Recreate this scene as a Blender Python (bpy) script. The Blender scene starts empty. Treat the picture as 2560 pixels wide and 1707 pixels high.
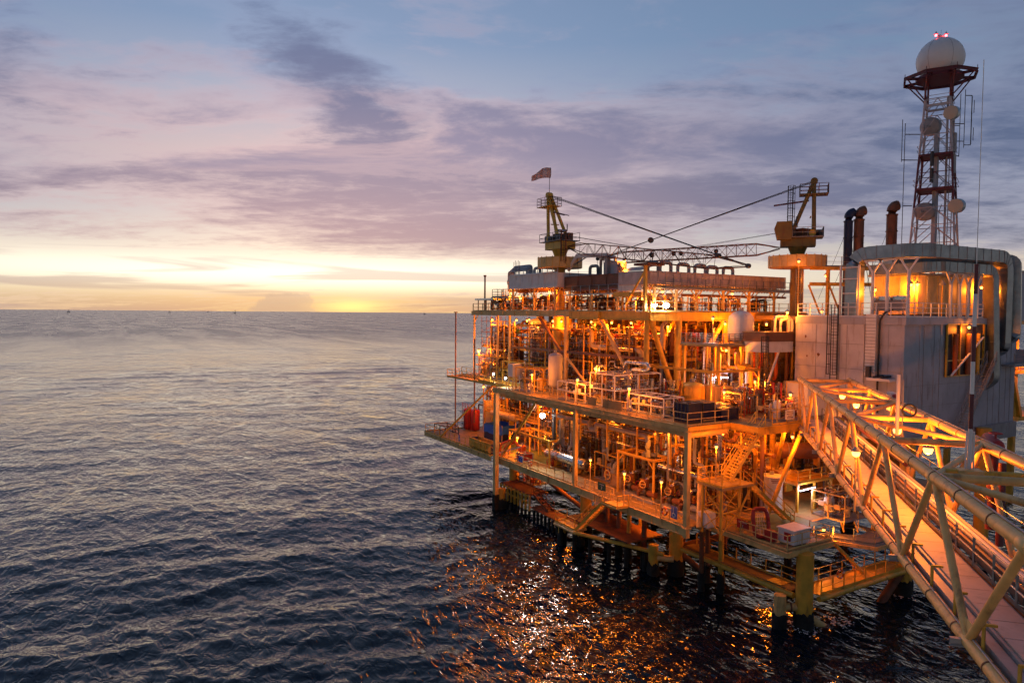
import bpy, math, random
import numpy as np
from mathutils import Vector, Matrix

# ------------------------------------------------------------------ camera
# world axes: X runs along the short side of the platform, Y along its long front, Z up, the sea at 0
scene = bpy.context.scene
R = math.radians
HEAD = R(59.2)
AX_F = Vector((math.cos(HEAD), math.sin(HEAD), 0))
AX_R = Vector((math.sin(HEAD), -math.cos(HEAD), 0))
PITCH = math.atan(70.5 / 1706.7)
ROLL = R(0.47)
fw = AX_F * math.cos(PITCH) - Vector((0, 0, 1)) * math.sin(PITCH)
up = AX_F * math.sin(PITCH) + Vector((0, 0, 1)) * math.cos(PITCH)
cr = AX_R * math.cos(ROLL) + up * math.sin(ROLL)
cu = up * math.cos(ROLL) - AX_R * math.sin(ROLL)
cam = bpy.data.objects.new('camera', bpy.data.cameras.new('camera'))
scene.collection.objects.link(cam)
cam.matrix_world = Matrix(((cr.x, cu.x, -fw.x, 0), (cr.y, cu.y, -fw.y, 0), (cr.z, cu.z, -fw.z, 25), (0, 0, 0, 1)))
cam.data.lens = 24; cam.data.sensor_width = 36; cam.data.clip_start = 0.5; cam.data.clip_end = 120000
scene.camera = cam

# ------------------------------------------------------------------ colour helpers
def lin(r, g, b):
    f = lambda c: (c / 255 / 12.92) if c <= 10 else ((c / 255 + 0.055) / 1.055) ** 2.4
    return (f(r), f(g), f(b), 1)

class NT:
    """small helper to wire shader nodes"""
    def __init__(s, tree): s.t = tree; s.n = tree.nodes; s.l = tree.links
    def node(s, kind, **kw):
        n = s.n.new(kind)
        for k, v in kw.items(): setattr(n, k, v)
        return n
    def put(s, sock, v):
        if hasattr(v, 'links') or isinstance(v, bpy.types.NodeSocket): s.l.new(v, sock)
        else:
            if hasattr(sock.default_value, '__len__') and not hasattr(v, '__len__'): v = [v] * len(sock.default_value)
            if hasattr(v, '__len__') and len(v) == 4 and len(sock.default_value) == 3: v = v[:3]
            sock.default_value = v
    def m(s, op, a, b=0.0, c=None, clamp=False):
        n = s.node('ShaderNodeMath', operation=op, use_clamp=clamp)
        s.put(n.inputs[0], a); s.put(n.inputs[1], b)
        if c is not None: s.put(n.inputs[2], c)
        return n.outputs[0]
    def dot(s, a, b):
        n = s.node('ShaderNodeVectorMath', operation='DOT_PRODUCT'); s.put(n.inputs[0], a); s.put(n.inputs[1], b); return n.outputs['Value']
    def comb(s, x, y, z=0.0):
        n = s.node('ShaderNodeCombineXYZ')
        for i, v in enumerate((x, y, z)): s.put(n.inputs[i], v)
        return n.outputs[0]
    def noise(s, vec, scale, detail=4, rough=0.5, dist=0.0, lac=2.0, dim='3D'):
        n = s.node('ShaderNodeTexNoise', noise_dimensions=dim); s.put(n.inputs['Vector'], vec)
        n.inputs['Scale'].default_value = scale; n.inputs['Detail'].default_value = detail
        n.inputs['Roughness'].default_value = rough; n.inputs['Distortion'].default_value = dist; n.inputs['Lacunarity'].default_value = lac
        return n.outputs['Fac']
    def ramp(s, fac, stops, interp='LINEAR'):
        n = s.node('ShaderNodeValToRGB'); n.color_ramp.interpolation = interp; e = n.color_ramp.elements
        while len(e) < len(stops): e.new(0.5)
        for el, (p, c) in zip(e, stops):
            el.position = p; el.color = c if hasattr(c, '__len__') else (c, c, c, 1)
        s.put(n.inputs[0], fac); return n.outputs[0]
    def step(s, x, a, b):
        n = s.node('ShaderNodeMapRange', interpolation_type='SMOOTHSTEP', clamp=True)
        for i, v in enumerate((x, a, b, 0.0, 1.0)): s.put(n.inputs[i], v)
        return n.outputs[0]
    def mix(s, f, a, b, blend='MIX'):
        n = s.node('ShaderNodeMix', data_type='RGBA', blend_type=blend, clamp_factor=True)
        s.put(n.inputs[0], f); s.put(n.inputs[6], a); s.put(n.inputs[7], b); return n.outputs[2]

# ------------------------------------------------------------------ world: low sun, layered evening cloud
SUN_AZ = R(-14.0)         # left of the view axis
SUN_EL = R(1.6)
sun_h = AX_F * math.cos(SUN_AZ) + AX_R * math.sin(SUN_AZ)
world = bpy.data.worlds.new('World'); scene.world = world; world.use_nodes = True
w = NT(world.node_tree); w.n.clear()
tc = w.node('ShaderNodeTexCoord').outputs['Generated']
sep = w.node('ShaderNodeSeparateXYZ'); w.put(sep.inputs[0], tc)
dz = sep.outputs[2]
el = w.m('MAXIMUM', dz, 0.0)
rr = w.dot(tc, tuple(AX_R)); ff = w.dot(tc, tuple(AX_F))
az = w.m('ARCTAN2', rr, ff)                                   # radians, right of the view axis
daz = w.m('SUBTRACT', az, SUN_AZ)
sunness = w.m('EXPONENT', w.m('MULTIPLY', w.m('POWER', w.m('ABSOLUTE', daz), 2.0), -3.6))
den = w.m('ADD', el, 0.10)
cu_ = w.m('DIVIDE', rr, den); cw_ = w.m('DIVIDE', ff, den)
pos = w.comb(cu_, cw_)
# base sky, sun side and far side
near = w.ramp(el, [(0.0, lin(232, 186, 146)), (0.018, lin(244, 206, 150)), (0.032, lin(255, 232, 186)), (0.05, lin(255, 246, 222)), (0.08, lin(255, 242, 226)), (0.13, lin(232, 218, 216)), (0.20, lin(230, 204, 204)), (0.28, lin(186, 190, 210)), (0.36, lin(140, 164, 200)), (0.55, lin(112, 138, 178)), (1, lin(84, 108, 150))])
far = w.ramp(el, [(0.0, lin(196, 178, 170)), (0.03, lin(236, 216, 186)), (0.07, lin(222, 208, 196)), (0.12, lin(160, 170, 190)), (0.22, lin(132, 154, 184)), (0.36, lin(112, 140, 176)), (0.55, lin(98, 124, 164)), (1, lin(76, 100, 142))])
base = w.mix(sunness, far, near)
sky = w.node('ShaderNodeTexSky', sky_type='NISHITA', sun_disc=False)
sky.sun_elevation = SUN_EL
sky.sun_rotation = math.atan2(sun_h.x, sun_h.y)
sky.altitude = 20; sky.air_density = 1.0; sky.dust_density = 2.0
skyc = w.node('ShaderNodeVectorMath', operation='SCALE'); w.put(skyc.inputs[0], sky.outputs[0]); skyc.inputs['Scale'].default_value = 0.10
base = w.mix(0.12, base, skyc.outputs[0])
# cloud layers
def map2(vec, sx, sy, ox=0.0, oy=0.0, rot=0.0):
    n = w.node('ShaderNodeMapping', vector_type='POINT'); w.put(n.inputs[0], vec)
    n.inputs['Location'].default_value = (ox, oy, 0); n.inputs['Scale'].default_value = (sx, sy, 0); n.inputs['Rotation'].default_value = (0, 0, rot)
    return n.outputs[0]
n_big = w.noise(map2(pos, 0.62, 1.0, 3.1, 9.2), 0.62, 6, 0.58, 0.55, dim='2D')
n_str = w.noise(map2(pos, 0.42, 1.25, 7.7, 1.1), 1.5, 5, 0.6, 0.2, dim='2D')
n_fine = w.noise(map2(pos, 1.0, 1.5, 1.3, 4.0), 4.6, 5, 0.66, 0.15, dim='2D')
ae = w.comb(az, el)
def blob(a0, e0, sa, se, tilt=0.0):
    """a soft mass of cloud around a bearing and an elevation"""
    n = w.node('ShaderNodeMapping', vector_type='TEXTURE'); w.put(n.inputs[0], ae)
    n.inputs['Location'].default_value = (a0, e0, 0); n.inputs['Rotation'].default_value = (0, 0, tilt); n.inputs['Scale'].default_value = (sa, se, 1)
    return w.m('EXPONENT', w.m('MULTIPLY', w.dot(n.outputs[0], n.outputs[0]), -1.0))
def addm(*a):
    r = a[0]
    for q in a[1:]: r = w.m('ADD', r, q)
    return r
mass = addm(w.m('MULTIPLY', blob(-0.28, 0.335, 0.21, 0.070, -0.72), 0.34), w.m('MULTIPLY', blob(-0.24, 0.150, 0.27, 0.070, -0.06), 0.27),
            w.m('MULTIPLY', blob(0.02, 0.110, 0.26, 0.035, 0.0), 0.16), w.m('MULTIPLY', blob(0.55, 0.20, 0.32, 0.08, 0.0), 0.20),
            w.m('MULTIPLY', blob(0.22, 0.165, 0.26, 0.035, 0.0), 0.17), w.m('MULTIPLY', blob(-0.60, 0.155, 0.20, 0.022, 0.1), 0.15), w.m('MULTIPLY', blob(-0.66, 0.27, 0.10, 0.05, 0.4), 0.12),
            w.m('MULTIPLY', blob(-0.45, 0.060, 0.35, 0.024, 0.0), -0.20), w.m('MULTIPLY', blob(0.05, 0.050, 0.9, 0.018, 0.0), -0.18),
            w.m('MULTIPLY', blob(0.05, 0.33, 0.20, 0.06, 0.0), -0.10), w.m('MULTIPLY', blob(-0.43, 0.235, 0.13, 0.045, 0.2), -0.20))
dens = addm(w.m('MULTIPLY', n_big, 0.58), w.m('MULTIPLY', n_str, 0.44), -0.01, mass, w.m('MULTIPLY', w.m('SUBTRACT', n_fine, 0.5), 0.36))
a1 = w.step(dens, 0.47, 0.74)
# pink light catches the thin edges, the thick middles stay grey and violet
thin = w.mix(sunness, w.ramp(el, [(0, lin(226, 204, 184)), (0.1, lin(164, 166, 184)), (0.2, lin(134, 146, 174)), (0.35, lin(108, 130, 166)), (1, lin(110, 126, 160))]),
             w.ramp(el, [(0, lin(255, 206, 140)), (0.06, lin(250, 220, 196)), (0.14, lin(234, 204, 198)), (0.24, lin(222, 196, 198)), (0.32, lin(158, 170, 198)), (0.45, lin(130, 152, 188)), (1, lin(110, 126, 160))]))
thick = w.mix(sunness, w.ramp(el, [(0, lin(150, 140, 140)), (0.06, lin(126, 128, 142)), (0.15, lin(90, 106, 138)), (0.35, lin(84, 104, 140)), (1, lin(76, 92, 126))]),
              w.ramp(el, [(0, lin(214, 160, 122)), (0.05, lin(212, 176, 166)), (0.12, lin(194, 162, 166)), (0.20, lin(164, 148, 166)), (0.30, lin(124, 126, 156)), (0.42, lin(100, 120, 156)), (1, lin(80, 94, 128))]))
col = w.mix(w.step(dens, 0.44, 0.60), base, thin)
col = w.mix(w.m('MULTIPLY', w.step(dens, 0.53, 0.80), 0.95), col, thick)
# broken puffs higher up, lit pink underneath towards the sun
n_puff = w.noise(map2(pos, 0.85, 1.2, 11.3, 2.2), 1.15, 7, 0.62, 0.25, dim='2D')
pd = w.m('ADD', n_puff, w.m('MULTIPLY', w.m('SUBTRACT', n_big, 0.5), 0.55))
hi = w.step(el, 0.12, 0.24)
pa = w.m('MULTIPLY', w.step(pd, 0.46, 0.60), w.m('MULTIPLY', hi, 0.62))
col = w.mix(pa, col, w.mix(sunness, lin(128, 142, 172), w.ramp(el, [(0, lin(232, 200, 194)), (0.24, lin(230, 196, 196)), (0.34, lin(184, 176, 196)), (0.5, lin(148, 160, 190))])))
col = w.mix(w.m('MULTIPLY', w.step(pd, 0.52, 0.76), w.m('MULTIPLY', hi, 0.85)), col, w.mix(sunness, lin(92, 108, 142), w.ramp(el, [(0, lin(176, 152, 164)), (0.24, lin(150, 142, 168)), (0.38, lin(116, 124, 156))])))
# low bars of cloud in front of the glow, and a far cumulus on the horizon
n_bar = w.noise(map2(ae, 2.2, 46.0, 5.0, 0.0), 1.0, 4, 0.55, 0.5, dim='2D')
bar = w.m('MULTIPLY', w.step(n_bar, 0.50, 0.66), w.m('MULTIPLY', w.step(el, 0.10, 0.05), 0.75))
col = w.mix(bar, col, w.mix(sunness, lin(160, 152, 160), w.ramp(el, [(0, lin(226, 178, 140)), (0.03, lin(228, 190, 156)), (0.06, lin(196, 168, 162)), (0.09, lin(180, 156, 164))])))
n_cu = w.noise(map2(ae, 26.0, 26.0, 2.0, 0.0), 1.0, 4, 0.6, 0.3, dim='2D')
cum = w.m('ADD', w.m('MULTIPLY', blob(-0.325, 0.0, 0.052, 0.030), 1.0), w.m('MULTIPLY', w.m('SUBTRACT', n_cu, 0.5), 0.9))
col = w.mix(w.m('MULTIPLY', w.step(cum, 0.40, 0.56), w.m('MULTIPLY', w.step(el, 0.05, 0.03), 0.8)), col, lin(224, 184, 148))
glow = w.m('MULTIPLY', blob(SUN_AZ + 0.015, 0.008, 0.045, 0.010), 1.0)
col = w.mix(w.m('MULTIPLY', glow, 0.9), col, (1.6, 1.05, 0.34, 1))
glow2 = w.m('MULTIPLY', blob(-0.28, 0.053, 0.50, 0.021), w.m('SUBTRACT', 1.0, w.m('MULTIPLY', bar, 0.8)))
col = w.mix(w.m('MULTIPLY', glow2, 0.85), col, (1.5, 1.36, 1.08, 1))
world.cycles.sampling_method = 'MANUAL'; world.cycles.sample_map_resolution = 512
# the sky away from the set sun is already in dusk
cosd = w.m('COSINE', daz)
dusk = w.m('ADD', 0.50, w.m('MULTIPLY', w.step(cosd, -0.35, 0.86), 0.50))
dk = w.node('ShaderNodeVectorMath', operation='SCALE'); w.put(dk.inputs[0], col); w.put(dk.inputs['Scale'], dusk); col = dk.outputs[0]
bg = w.node('ShaderNodeBackground'); w.put(bg.inputs[0], col); bg.inputs[1].default_value = 1.0
wo = w.node('ShaderNodeOutputWorld'); w.l.new(bg.outputs[0], wo.inputs[0])

# ------------------------------------------------------------------ sun: veiled by cloud on the horizon
sun = bpy.data.objects.new('sun', bpy.data.lights.new('sun', 'SUN')); scene.collection.objects.link(sun)
sun.data.energy = 0.05; sun.data.angle = R(60); sun.data.color = (1.0, 0.62, 0.42)
sd = sun_h * math.cos(R(4.0)) + Vector((0, 0, math.sin(R(4.0))))
sun.rotation_euler = sd.to_track_quat('Z', 'Y').to_euler()

scene.view_settings.view_transform = 'Standard'; scene.view_settings.look = 'None'
scene.view_settings.exposure = 0.0; scene.view_settings.gamma = 1.0; scene.view_settings.use_curve_mapping = False
scene.render.engine = 'CYCLES'
scene.cycles.use_denoising = True
scene.cycles.use_adaptive_sampling = True; scene.cycles.adaptive_threshold = 0.03; scene.cycles.adaptive_min_samples = 12
scene.cycles.max_bounces = 6; scene.cycles.diffuse_bounces = 3; scene.cycles.glossy_bounces = 3; scene.cycles.transparent_max_bounces = 6
scene.cycles.sample_clamp_indirect = 6.0; scene.cycles.caustics_reflective = False; scene.cycles.caustics_refractive = False

# ------------------------------------------------------------------ materials
MATS = {}
def material(name, color, rough=0.5, metal=0.0, vary=0.25, scale=1.2, dirt=None, dirt_amt=0.0, bump=0.0, dirt_scale=0.8):
    m = bpy.data.materials.new(name); m.use_nodes = True
    t = NT(m.node_tree); b = t.n['Principled BSDF']
    co = t.node('ShaderNodeTexCoord').outputs['Object']
    geo = t.node('ShaderNodeNewGeometry').outputs['Position']
    n1 = t.noise(geo, scale, 5, 0.6)
    dark = tuple(c * (1 - vary) for c in color[:3]) + (1,)
    lite = tuple(min(1, c * (1 + vary * 0.6)) for c in color[:3]) + (1,)
    c = t.ramp(n1, [(0.3, dark), (0.7, lite)])
    if dirt_amt > 0:
        mp = t.node('ShaderNodeMapping'); t.put(mp.inputs[0], geo); mp.inputs['Scale'].default_value = (1, 1, 0.22)
        n2 = t.noise(mp.outputs[0], dirt_scale * 2.2, 7, 0.68)
        c = t.mix(t.m('MULTIPLY', t.step(n2, 0.53, 0.68), dirt_amt), c, dirt)
    t.put(b.inputs['Base Color'], c)
    b.inputs['Metallic'].default_value = metal
    t.put(b.inputs['Roughness'], t.m('ADD', rough - 0.08, t.m('MULTIPLY', n1, 0.16)))
    if bump > 0:
        bp = t.node('ShaderNodeBump'); bp.inputs['Strength'].default_value = bump; bp.inputs['Distance'].default_value = 0.02
        t.put(bp.inputs['Height'], t.noise(geo, 14, 4)); t.l.new(bp.outputs[0], b.inputs['Normal'])
    MATS[name] = m
    return m
RUST = (0.14, 0.05, 0.02, 1)
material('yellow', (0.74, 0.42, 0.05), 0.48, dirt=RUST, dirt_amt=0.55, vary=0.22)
material('bridge_tan', (0.80, 0.47, 0.16), 0.48, dirt=RUST, dirt_amt=0.5, vary=0.2)
material('stair_yellow', (0.86, 0.56, 0.09), 0.45, vary=0.12)
material('cream', (0.72, 0.50, 0.19), 0.5, dirt=RUST, dirt_amt=0.5, vary=0.2)
material('white', (0.74, 0.73, 0.72), 0.5, dirt=(0.30, 0.17, 0.09, 1), dirt_amt=0.35, vary=0.10)
material('wall_light', (0.58, 0.58, 0.60), 0.55, dirt=(0.26, 0.19, 0.15, 1), dirt_amt=0.55, vary=0.16, scale=0.5)
material('shaded_yellow', (0.20, 0.13, 0.025), 0.5, dirt=RUST, dirt_amt=0.5)  # crane yellow darkened, its backlit shade is in the colour
material('wall_grey', (0.40, 0.42, 0.48), 0.55, dirt=(0.20, 0.17, 0.16, 1), dirt_amt=0.55, vary=0.18, scale=0.5)
material('grey', (0.30, 0.31, 0.33), 0.5, dirt=RUST, dirt_amt=0.3)
material('cooler_grey', (0.54, 0.48, 0.47), 0.55, dirt=RUST, dirt_amt=0.4)
material('steel', (0.55, 0.56, 0.58), 0.28, 1.0, vary=0.25, scale=2.5, dirt=(0.2, 0.12, 0.07, 1), dirt_amt=0.2)
material('galv', (0.30, 0.34, 0.36), 0.33, 0.9, vary=0.3, scale=1.0, dirt=(0.25, 0.2, 0.16, 1), dirt_amt=0.3)
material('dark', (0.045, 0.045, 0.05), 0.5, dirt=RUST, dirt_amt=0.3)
material('black', (0.012, 0.012, 0.014), 0.45)
material('red', (0.42, 0.028, 0.02), 0.42, dirt=(0.1, 0.03, 0.02, 1), dirt_amt=0.3)
material('tower_white', (0.48, 0.44, 0.46), 0.5, vary=0.15)
material('tower_red', (0.11, 0.018, 0.028), 0.5, vary=0.2)
material('brown', (0.20, 0.085, 0.045), 0.6, dirt=(0.07, 0.03, 0.02, 1), dirt_amt=0.5)
material('navy', (0.018, 0.024, 0.075), 0.45, dirt=RUST, dirt_amt=0.2)
material('blue', (0.03, 0.14, 0.60), 0.5)
material('sign_blue', (0.16, 0.19, 0.46), 0.5)
material('green', (0.015, 0.09, 0.06), 0.5)
material('deck_green', (0.14, 0.19, 0.06), 0.6, dirt=(0.12, 0.07, 0.03, 1), dirt_amt=0.6, scale=0.7)
material('deck_plate', (0.34, 0.23, 0.09), 0.62, dirt=(0.09, 0.05, 0.025, 1), dirt_amt=0.6, vary=0.35, scale=0.6)
material('under', (0.26, 0.17, 0.07), 0.7, dirt=RUST, dirt_amt=0.6, vary=0.35)
material('rust', (0.19, 0.07, 0.03), 0.75, dirt=(0.06, 0.03, 0.02, 1), dirt_amt=0.6, vary=0.4)
material('growth', (0.016, 0.017, 0.014), 0.85, vary=0.5, scale=4, bump=0.6)
material('plank', (0.58, 0.44, 0.38), 0.6, dirt=(0.25, 0.18, 0.14, 1), dirt_amt=0.35, vary=0.15)
material('orange', (0.62, 0.11, 0.015), 0.5)
material('sock', (1.0, 0.56, 0.46), 0.7)
material('sock_white', (1.0, 0.74, 0.70), 0.7)
for k_ in ('sock', 'sock_white'):
    t_ = NT(MATS[k_].node_tree); p_ = t_.n['Principled BSDF']; tr_ = t_.node('ShaderNodeBsdfTranslucent'); t_.l.new(p_.inputs['Base Color'].links[0].from_socket, tr_.inputs[0])
    mx_ = t_.node('ShaderNodeMixShader'); mx_.inputs[0].default_value = 0.8; t_.l.new(p_.outputs[0], mx_.inputs[1]); t_.l.new(tr_.outputs[0], mx_.inputs[2]); t_.l.new(mx_.outputs[0], t_.n['Material Output'].inputs[0])
material('cable', (0.02, 0.02, 0.022), 0.6)
material('radome', (0.70, 0.70, 0.71), 0.45, vary=0.05)
material('dish', (0.46, 0.42, 0.34), 0.5, vary=0.08)
material('hull', (0.17, 0.20, 0.28), 0.6)
material('wood', (0.36, 0.25, 0.14), 0.7)
def emitter(name, color, strength):
    m = bpy.data.materials.new(name); m.use_nodes = True
    b = m.node_tree.nodes['Principled BSDF']; b.inputs['Base Color'].default_value = (*color, 1)
    b.inputs['Emission Color'].default_value = (*color, 1); b.inputs['Emission Strength'].default_value = strength
    MATS[name] = m
emitter('glow_sodium', (1.0, 0.40, 0.07), 7); emitter('glow_white', (1.0, 0.96, 0.86), 60); emitter('glow_tube', (0.95, 0.88, 1.0), 14); emitter('glow_red', (1.0, 0.05, 0.06), 22)
gm = bpy.data.materials.new('cab_glass'); gm.use_nodes = True
gb = gm.node_tree.nodes['Principled BSDF']; gb.inputs['Base Color'].default_value = (0.05, 0.07, 0.08, 1); gb.inputs['Roughness'].default_value = 0.05; gb.inputs['Alpha'].default_value = 0.75
MATS['cab_glass'] = gm

# ------------------------------------------------------------------ mesh building
COL = scene.collection
V = Vector
def frame(d, ref=None):
    d = V(d).normalized()
    ref = V(ref) if ref is not None else (V((0, 0, 1)) if abs(d.z) < 0.95 else V((0, 1, 0)))
    a = d.cross(ref).normalized(); b = a.cross(d).normalized()
    return d, a, b
class MB:
    """collects shapes in world coordinates; build() links them as one mesh object"""
    def __init__(s): s.v = []; s.f = []
    def add(s, vs, fs):
        o = len(s.v); s.v += [tuple(q) for q in vs]; s.f += [tuple(i + o for i in f) for f in fs]; return s
    def box(s, x0, x1, y0, y1, z0, z1):
        return s.add([(x, y, z) for z in (z0, z1) for y in (y0, y1) for x in (x0, x1)],
                     [(0, 2, 3, 1), (4, 5, 7, 6), (0, 1, 5, 4), (2, 6, 7, 3), (0, 4, 6, 2), (1, 3, 7, 5)])
    def bar(s, p, q, w, h=None, ref=None):
        """a rectangular bar from p to q, w wide and h high"""
        h = w if h is None else h
        p = V(p); q = V(q); d, a, b = frame(q - p, ref); a = a * w / 2; b = b * h / 2
        vs = [e + sa * a + sb * b for e in (p, q) for sa, sb in ((-1, -1), (1, -1), (1, 1), (-1, 1))]
        return s.add(vs, [(0, 1, 2, 3), (7, 6, 5, 4), (0, 4, 5, 1), (1, 5, 6, 2), (2, 6, 7, 3), (3, 7, 4, 0)])
    def ibeam(s, p, q, w, h, t=0.05, ref=None):
        p = V(p); q = V(q); d, a, b = frame(q - p, ref)
        s.bar(p + b * (h / 2 - t / 2), q + b * (h / 2 - t / 2), w, t, ref); s.bar(p - b * (h / 2 - t / 2), q - b * (h / 2 - t / 2), w, t, ref)
        return s.bar(p, q, t, h - 2 * t, ref)
    def tube(s, p, q, r, n=10, r2=None, cap=True):
        p = V(p); q = V(q); r2 = r if r2 is None else r2; d, a, b = frame(q - p)
        vs = []
        for e, rad in ((p, r), (q, r2)):
            vs += [e + rad * (math.cos(2 * math.pi * i / n) * a + math.sin(2 * math.pi * i / n) * b) for i in range(n)]
        fs = [(i, (i + 1) % n, n + (i + 1) % n, n + i) for i in range(n)]
        if cap: fs += [tuple(range(n - 1, -1, -1)), tuple(range(n, 2 * n))]
        return s.add(vs, fs)
    def pipe(s, pts, r, n=8, bend=None, seg=3, cap=True):
        """a round pipe through the points with rounded elbows"""
        pts = [V(p) for p in pts]; bend = 2.2 * r if bend is None else bend
        path = [pts[0]]
        for i in range(1, len(pts) - 1):
            a, b, c = pts[i - 1], pts[i], pts[i + 1]
            u = (a - b); v = (c - b); k = min(bend, u.length * 0.48, v.length * 0.48)
            u = u.normalized() * k; v = v.normalized() * k
            for j in range(seg + 1):
                t = j / seg; path.append(b + u * (1 - t) ** 2 + v * t ** 2)
        path.append(pts[-1])
        rings = []; prev = None
        for i, p in enumerate(path):
            d = (path[min(i + 1, len(path) - 1)] - path[max(i - 1, 0)])
            if d.length < 1e-6: d = prev_d
            prev_d = d; d = d.normalized()
            if prev is None: _, a, b = frame(d)
            else:
                a = prev - d * prev.dot(d)
                a = a.normalized() if a.length > 1e-5 else frame(d)[1]
                b = d.cross(a)
            prev = a
            rings.append([p + r * (math.cos(2 * math.pi * k / n) * a + math.sin(2 * math.pi * k / n) * b) for k in range(n)])
        vs = [q for rg in rings for q in rg]
        fs = [(i * n + k, i * n + (k + 1) % n, (i + 1) * n + (k + 1) % n, (i + 1) * n + k) for i in range(len(rings) - 1) for k in range(n)]
        if cap: fs += [tuple(range(n - 1, -1, -1)), tuple(range((len(rings) - 1) * n, len(rings) * n))]
        return s.add(vs, fs)
    def lathe(s, p, axis, prof, n=16):
        """revolve (distance along the axis, radius) pairs"""
        p = V(p); d, a, b = frame(axis); o = []; 
        for h, r in prof:
            o += [p + d * h + max(r, 1e-4) * (math.cos(2 * math.pi * i / n) * a + math.sin(2 * math.pi * i / n) * b) for i in range(n)]
        k = len(prof)
        fs = [(j * n + i, j * n + (i + 1) % n, (j + 1) * n + (i + 1) % n, (j + 1) * n + i) for j in range(k - 1) for i in range(n)]
        fs += [tuple(range(n - 1, -1, -1)), tuple(range((k - 1) * n, k * n))]
        return s.add(o, fs)
    def capsule(s, p, q, r, n=16, dome=0.5):
        p = V(p); q = V(q); L = (q - p).length; e = r * dome
        prof = [(e * (1 - math.cos(t)), r * math.sin(t)) for t in [0.02] + [math.pi / 2 * i / 4 for i in range(1, 5)]]
        prof += [(L - h, rr) for h, rr in reversed(prof)]
        return s.lathe(p, q - p, prof, n)
    def torus(s, c, axis, Rr, r, n=20, k=6):
        c = V(c); d, a, b = frame(axis); vs = []
        for i in range(n):
            t = 2 * math.pi * i / n; e = math.cos(t) * a + math.sin(t) * b
            vs += [c + e * (Rr + r * math.cos(2 * math.pi * j / k)) + d * r * math.sin(2 * math.pi * j / k) for j in range(k)]
        return s.add(vs, [(i * k + j, ((i + 1) % n) * k + j, ((i + 1) % n) * k + (j + 1) % k, i * k + (j + 1) % k) for i in range(n) for j in range(k)])
    def prism(s, poly, z0, z1):
        n = len(poly)
        return s.add([(x, y, z0) for x, y in poly] + [(x, y, z1) for x, y in poly],
                     [tuple(range(n - 1, -1, -1)), tuple(range(n, 2 * n))] + [(i, (i + 1) % n, n + (i + 1) % n, n + i) for i in range(n)])
    def build(s, name, mat, parent=None, smooth=None, label=None):
        o = V(parent_loc(parent))
        me = bpy.data.meshes.new(name)
        me.from_pydata([(x - o.x, y - o.y, z - o.z) for x, y, z in s.v], [], s.f)
        me.materials.append(MATS[mat] if isinstance(mat, str) else mat)
        if smooth: 
            me.polygons.foreach_set('use_smooth', [True] * len(me.polygons)); me.set_sharp_from_angle(angle=R(40))
        me.update()
        ob = bpy.data.objects.new(name, me); COL.objects.link(ob)
        if parent: ob.parent = parent
        if label: ob['label'] = label
        return ob
def parent_loc(p):
    r = V((0, 0, 0))
    while p is not None: r += p.location; p = p.parent
    return r
def thing(name, label, cat, loc=(0, 0, 0), group=None):
    o = bpy.data.objects.new(name, None); COL.objects.link(o); o.location = loc; o.empty_display_size = 0.2
    return tag(o, label, cat, group)
def tag(o, label, cat, group=None):
    o['label'] = label; o['category'] = cat; o['kind'] = 'thing'
    if group: o['group'] = group
    return o
def inst(src, parent, loc, rotz=0.0, name=None):
    """a further piece sharing src's mesh; loc in world coordinates"""
    c = src.copy(); COL.objects.link(c); c.parent = parent; c.location = V(loc) - parent_loc(parent); c.rotation_euler = (0, 0, rotz)
    if name: c.name = name
    return c
def copy_tree(src, loc, label, rotz=None, group=None):
    c = src.copy(); COL.objects.link(c); c.location = loc
    if rotz is not None: c.rotation_euler = (0, 0, rotz)
    c['label'] = label
    if group: c['group'] = group
    for ch in src.children:
        d = ch.copy(); COL.objects.link(d); d.parent = c
        for g in ch.children:
            e = g.copy(); COL.objects.link(e); e.parent = d
    return c

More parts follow.
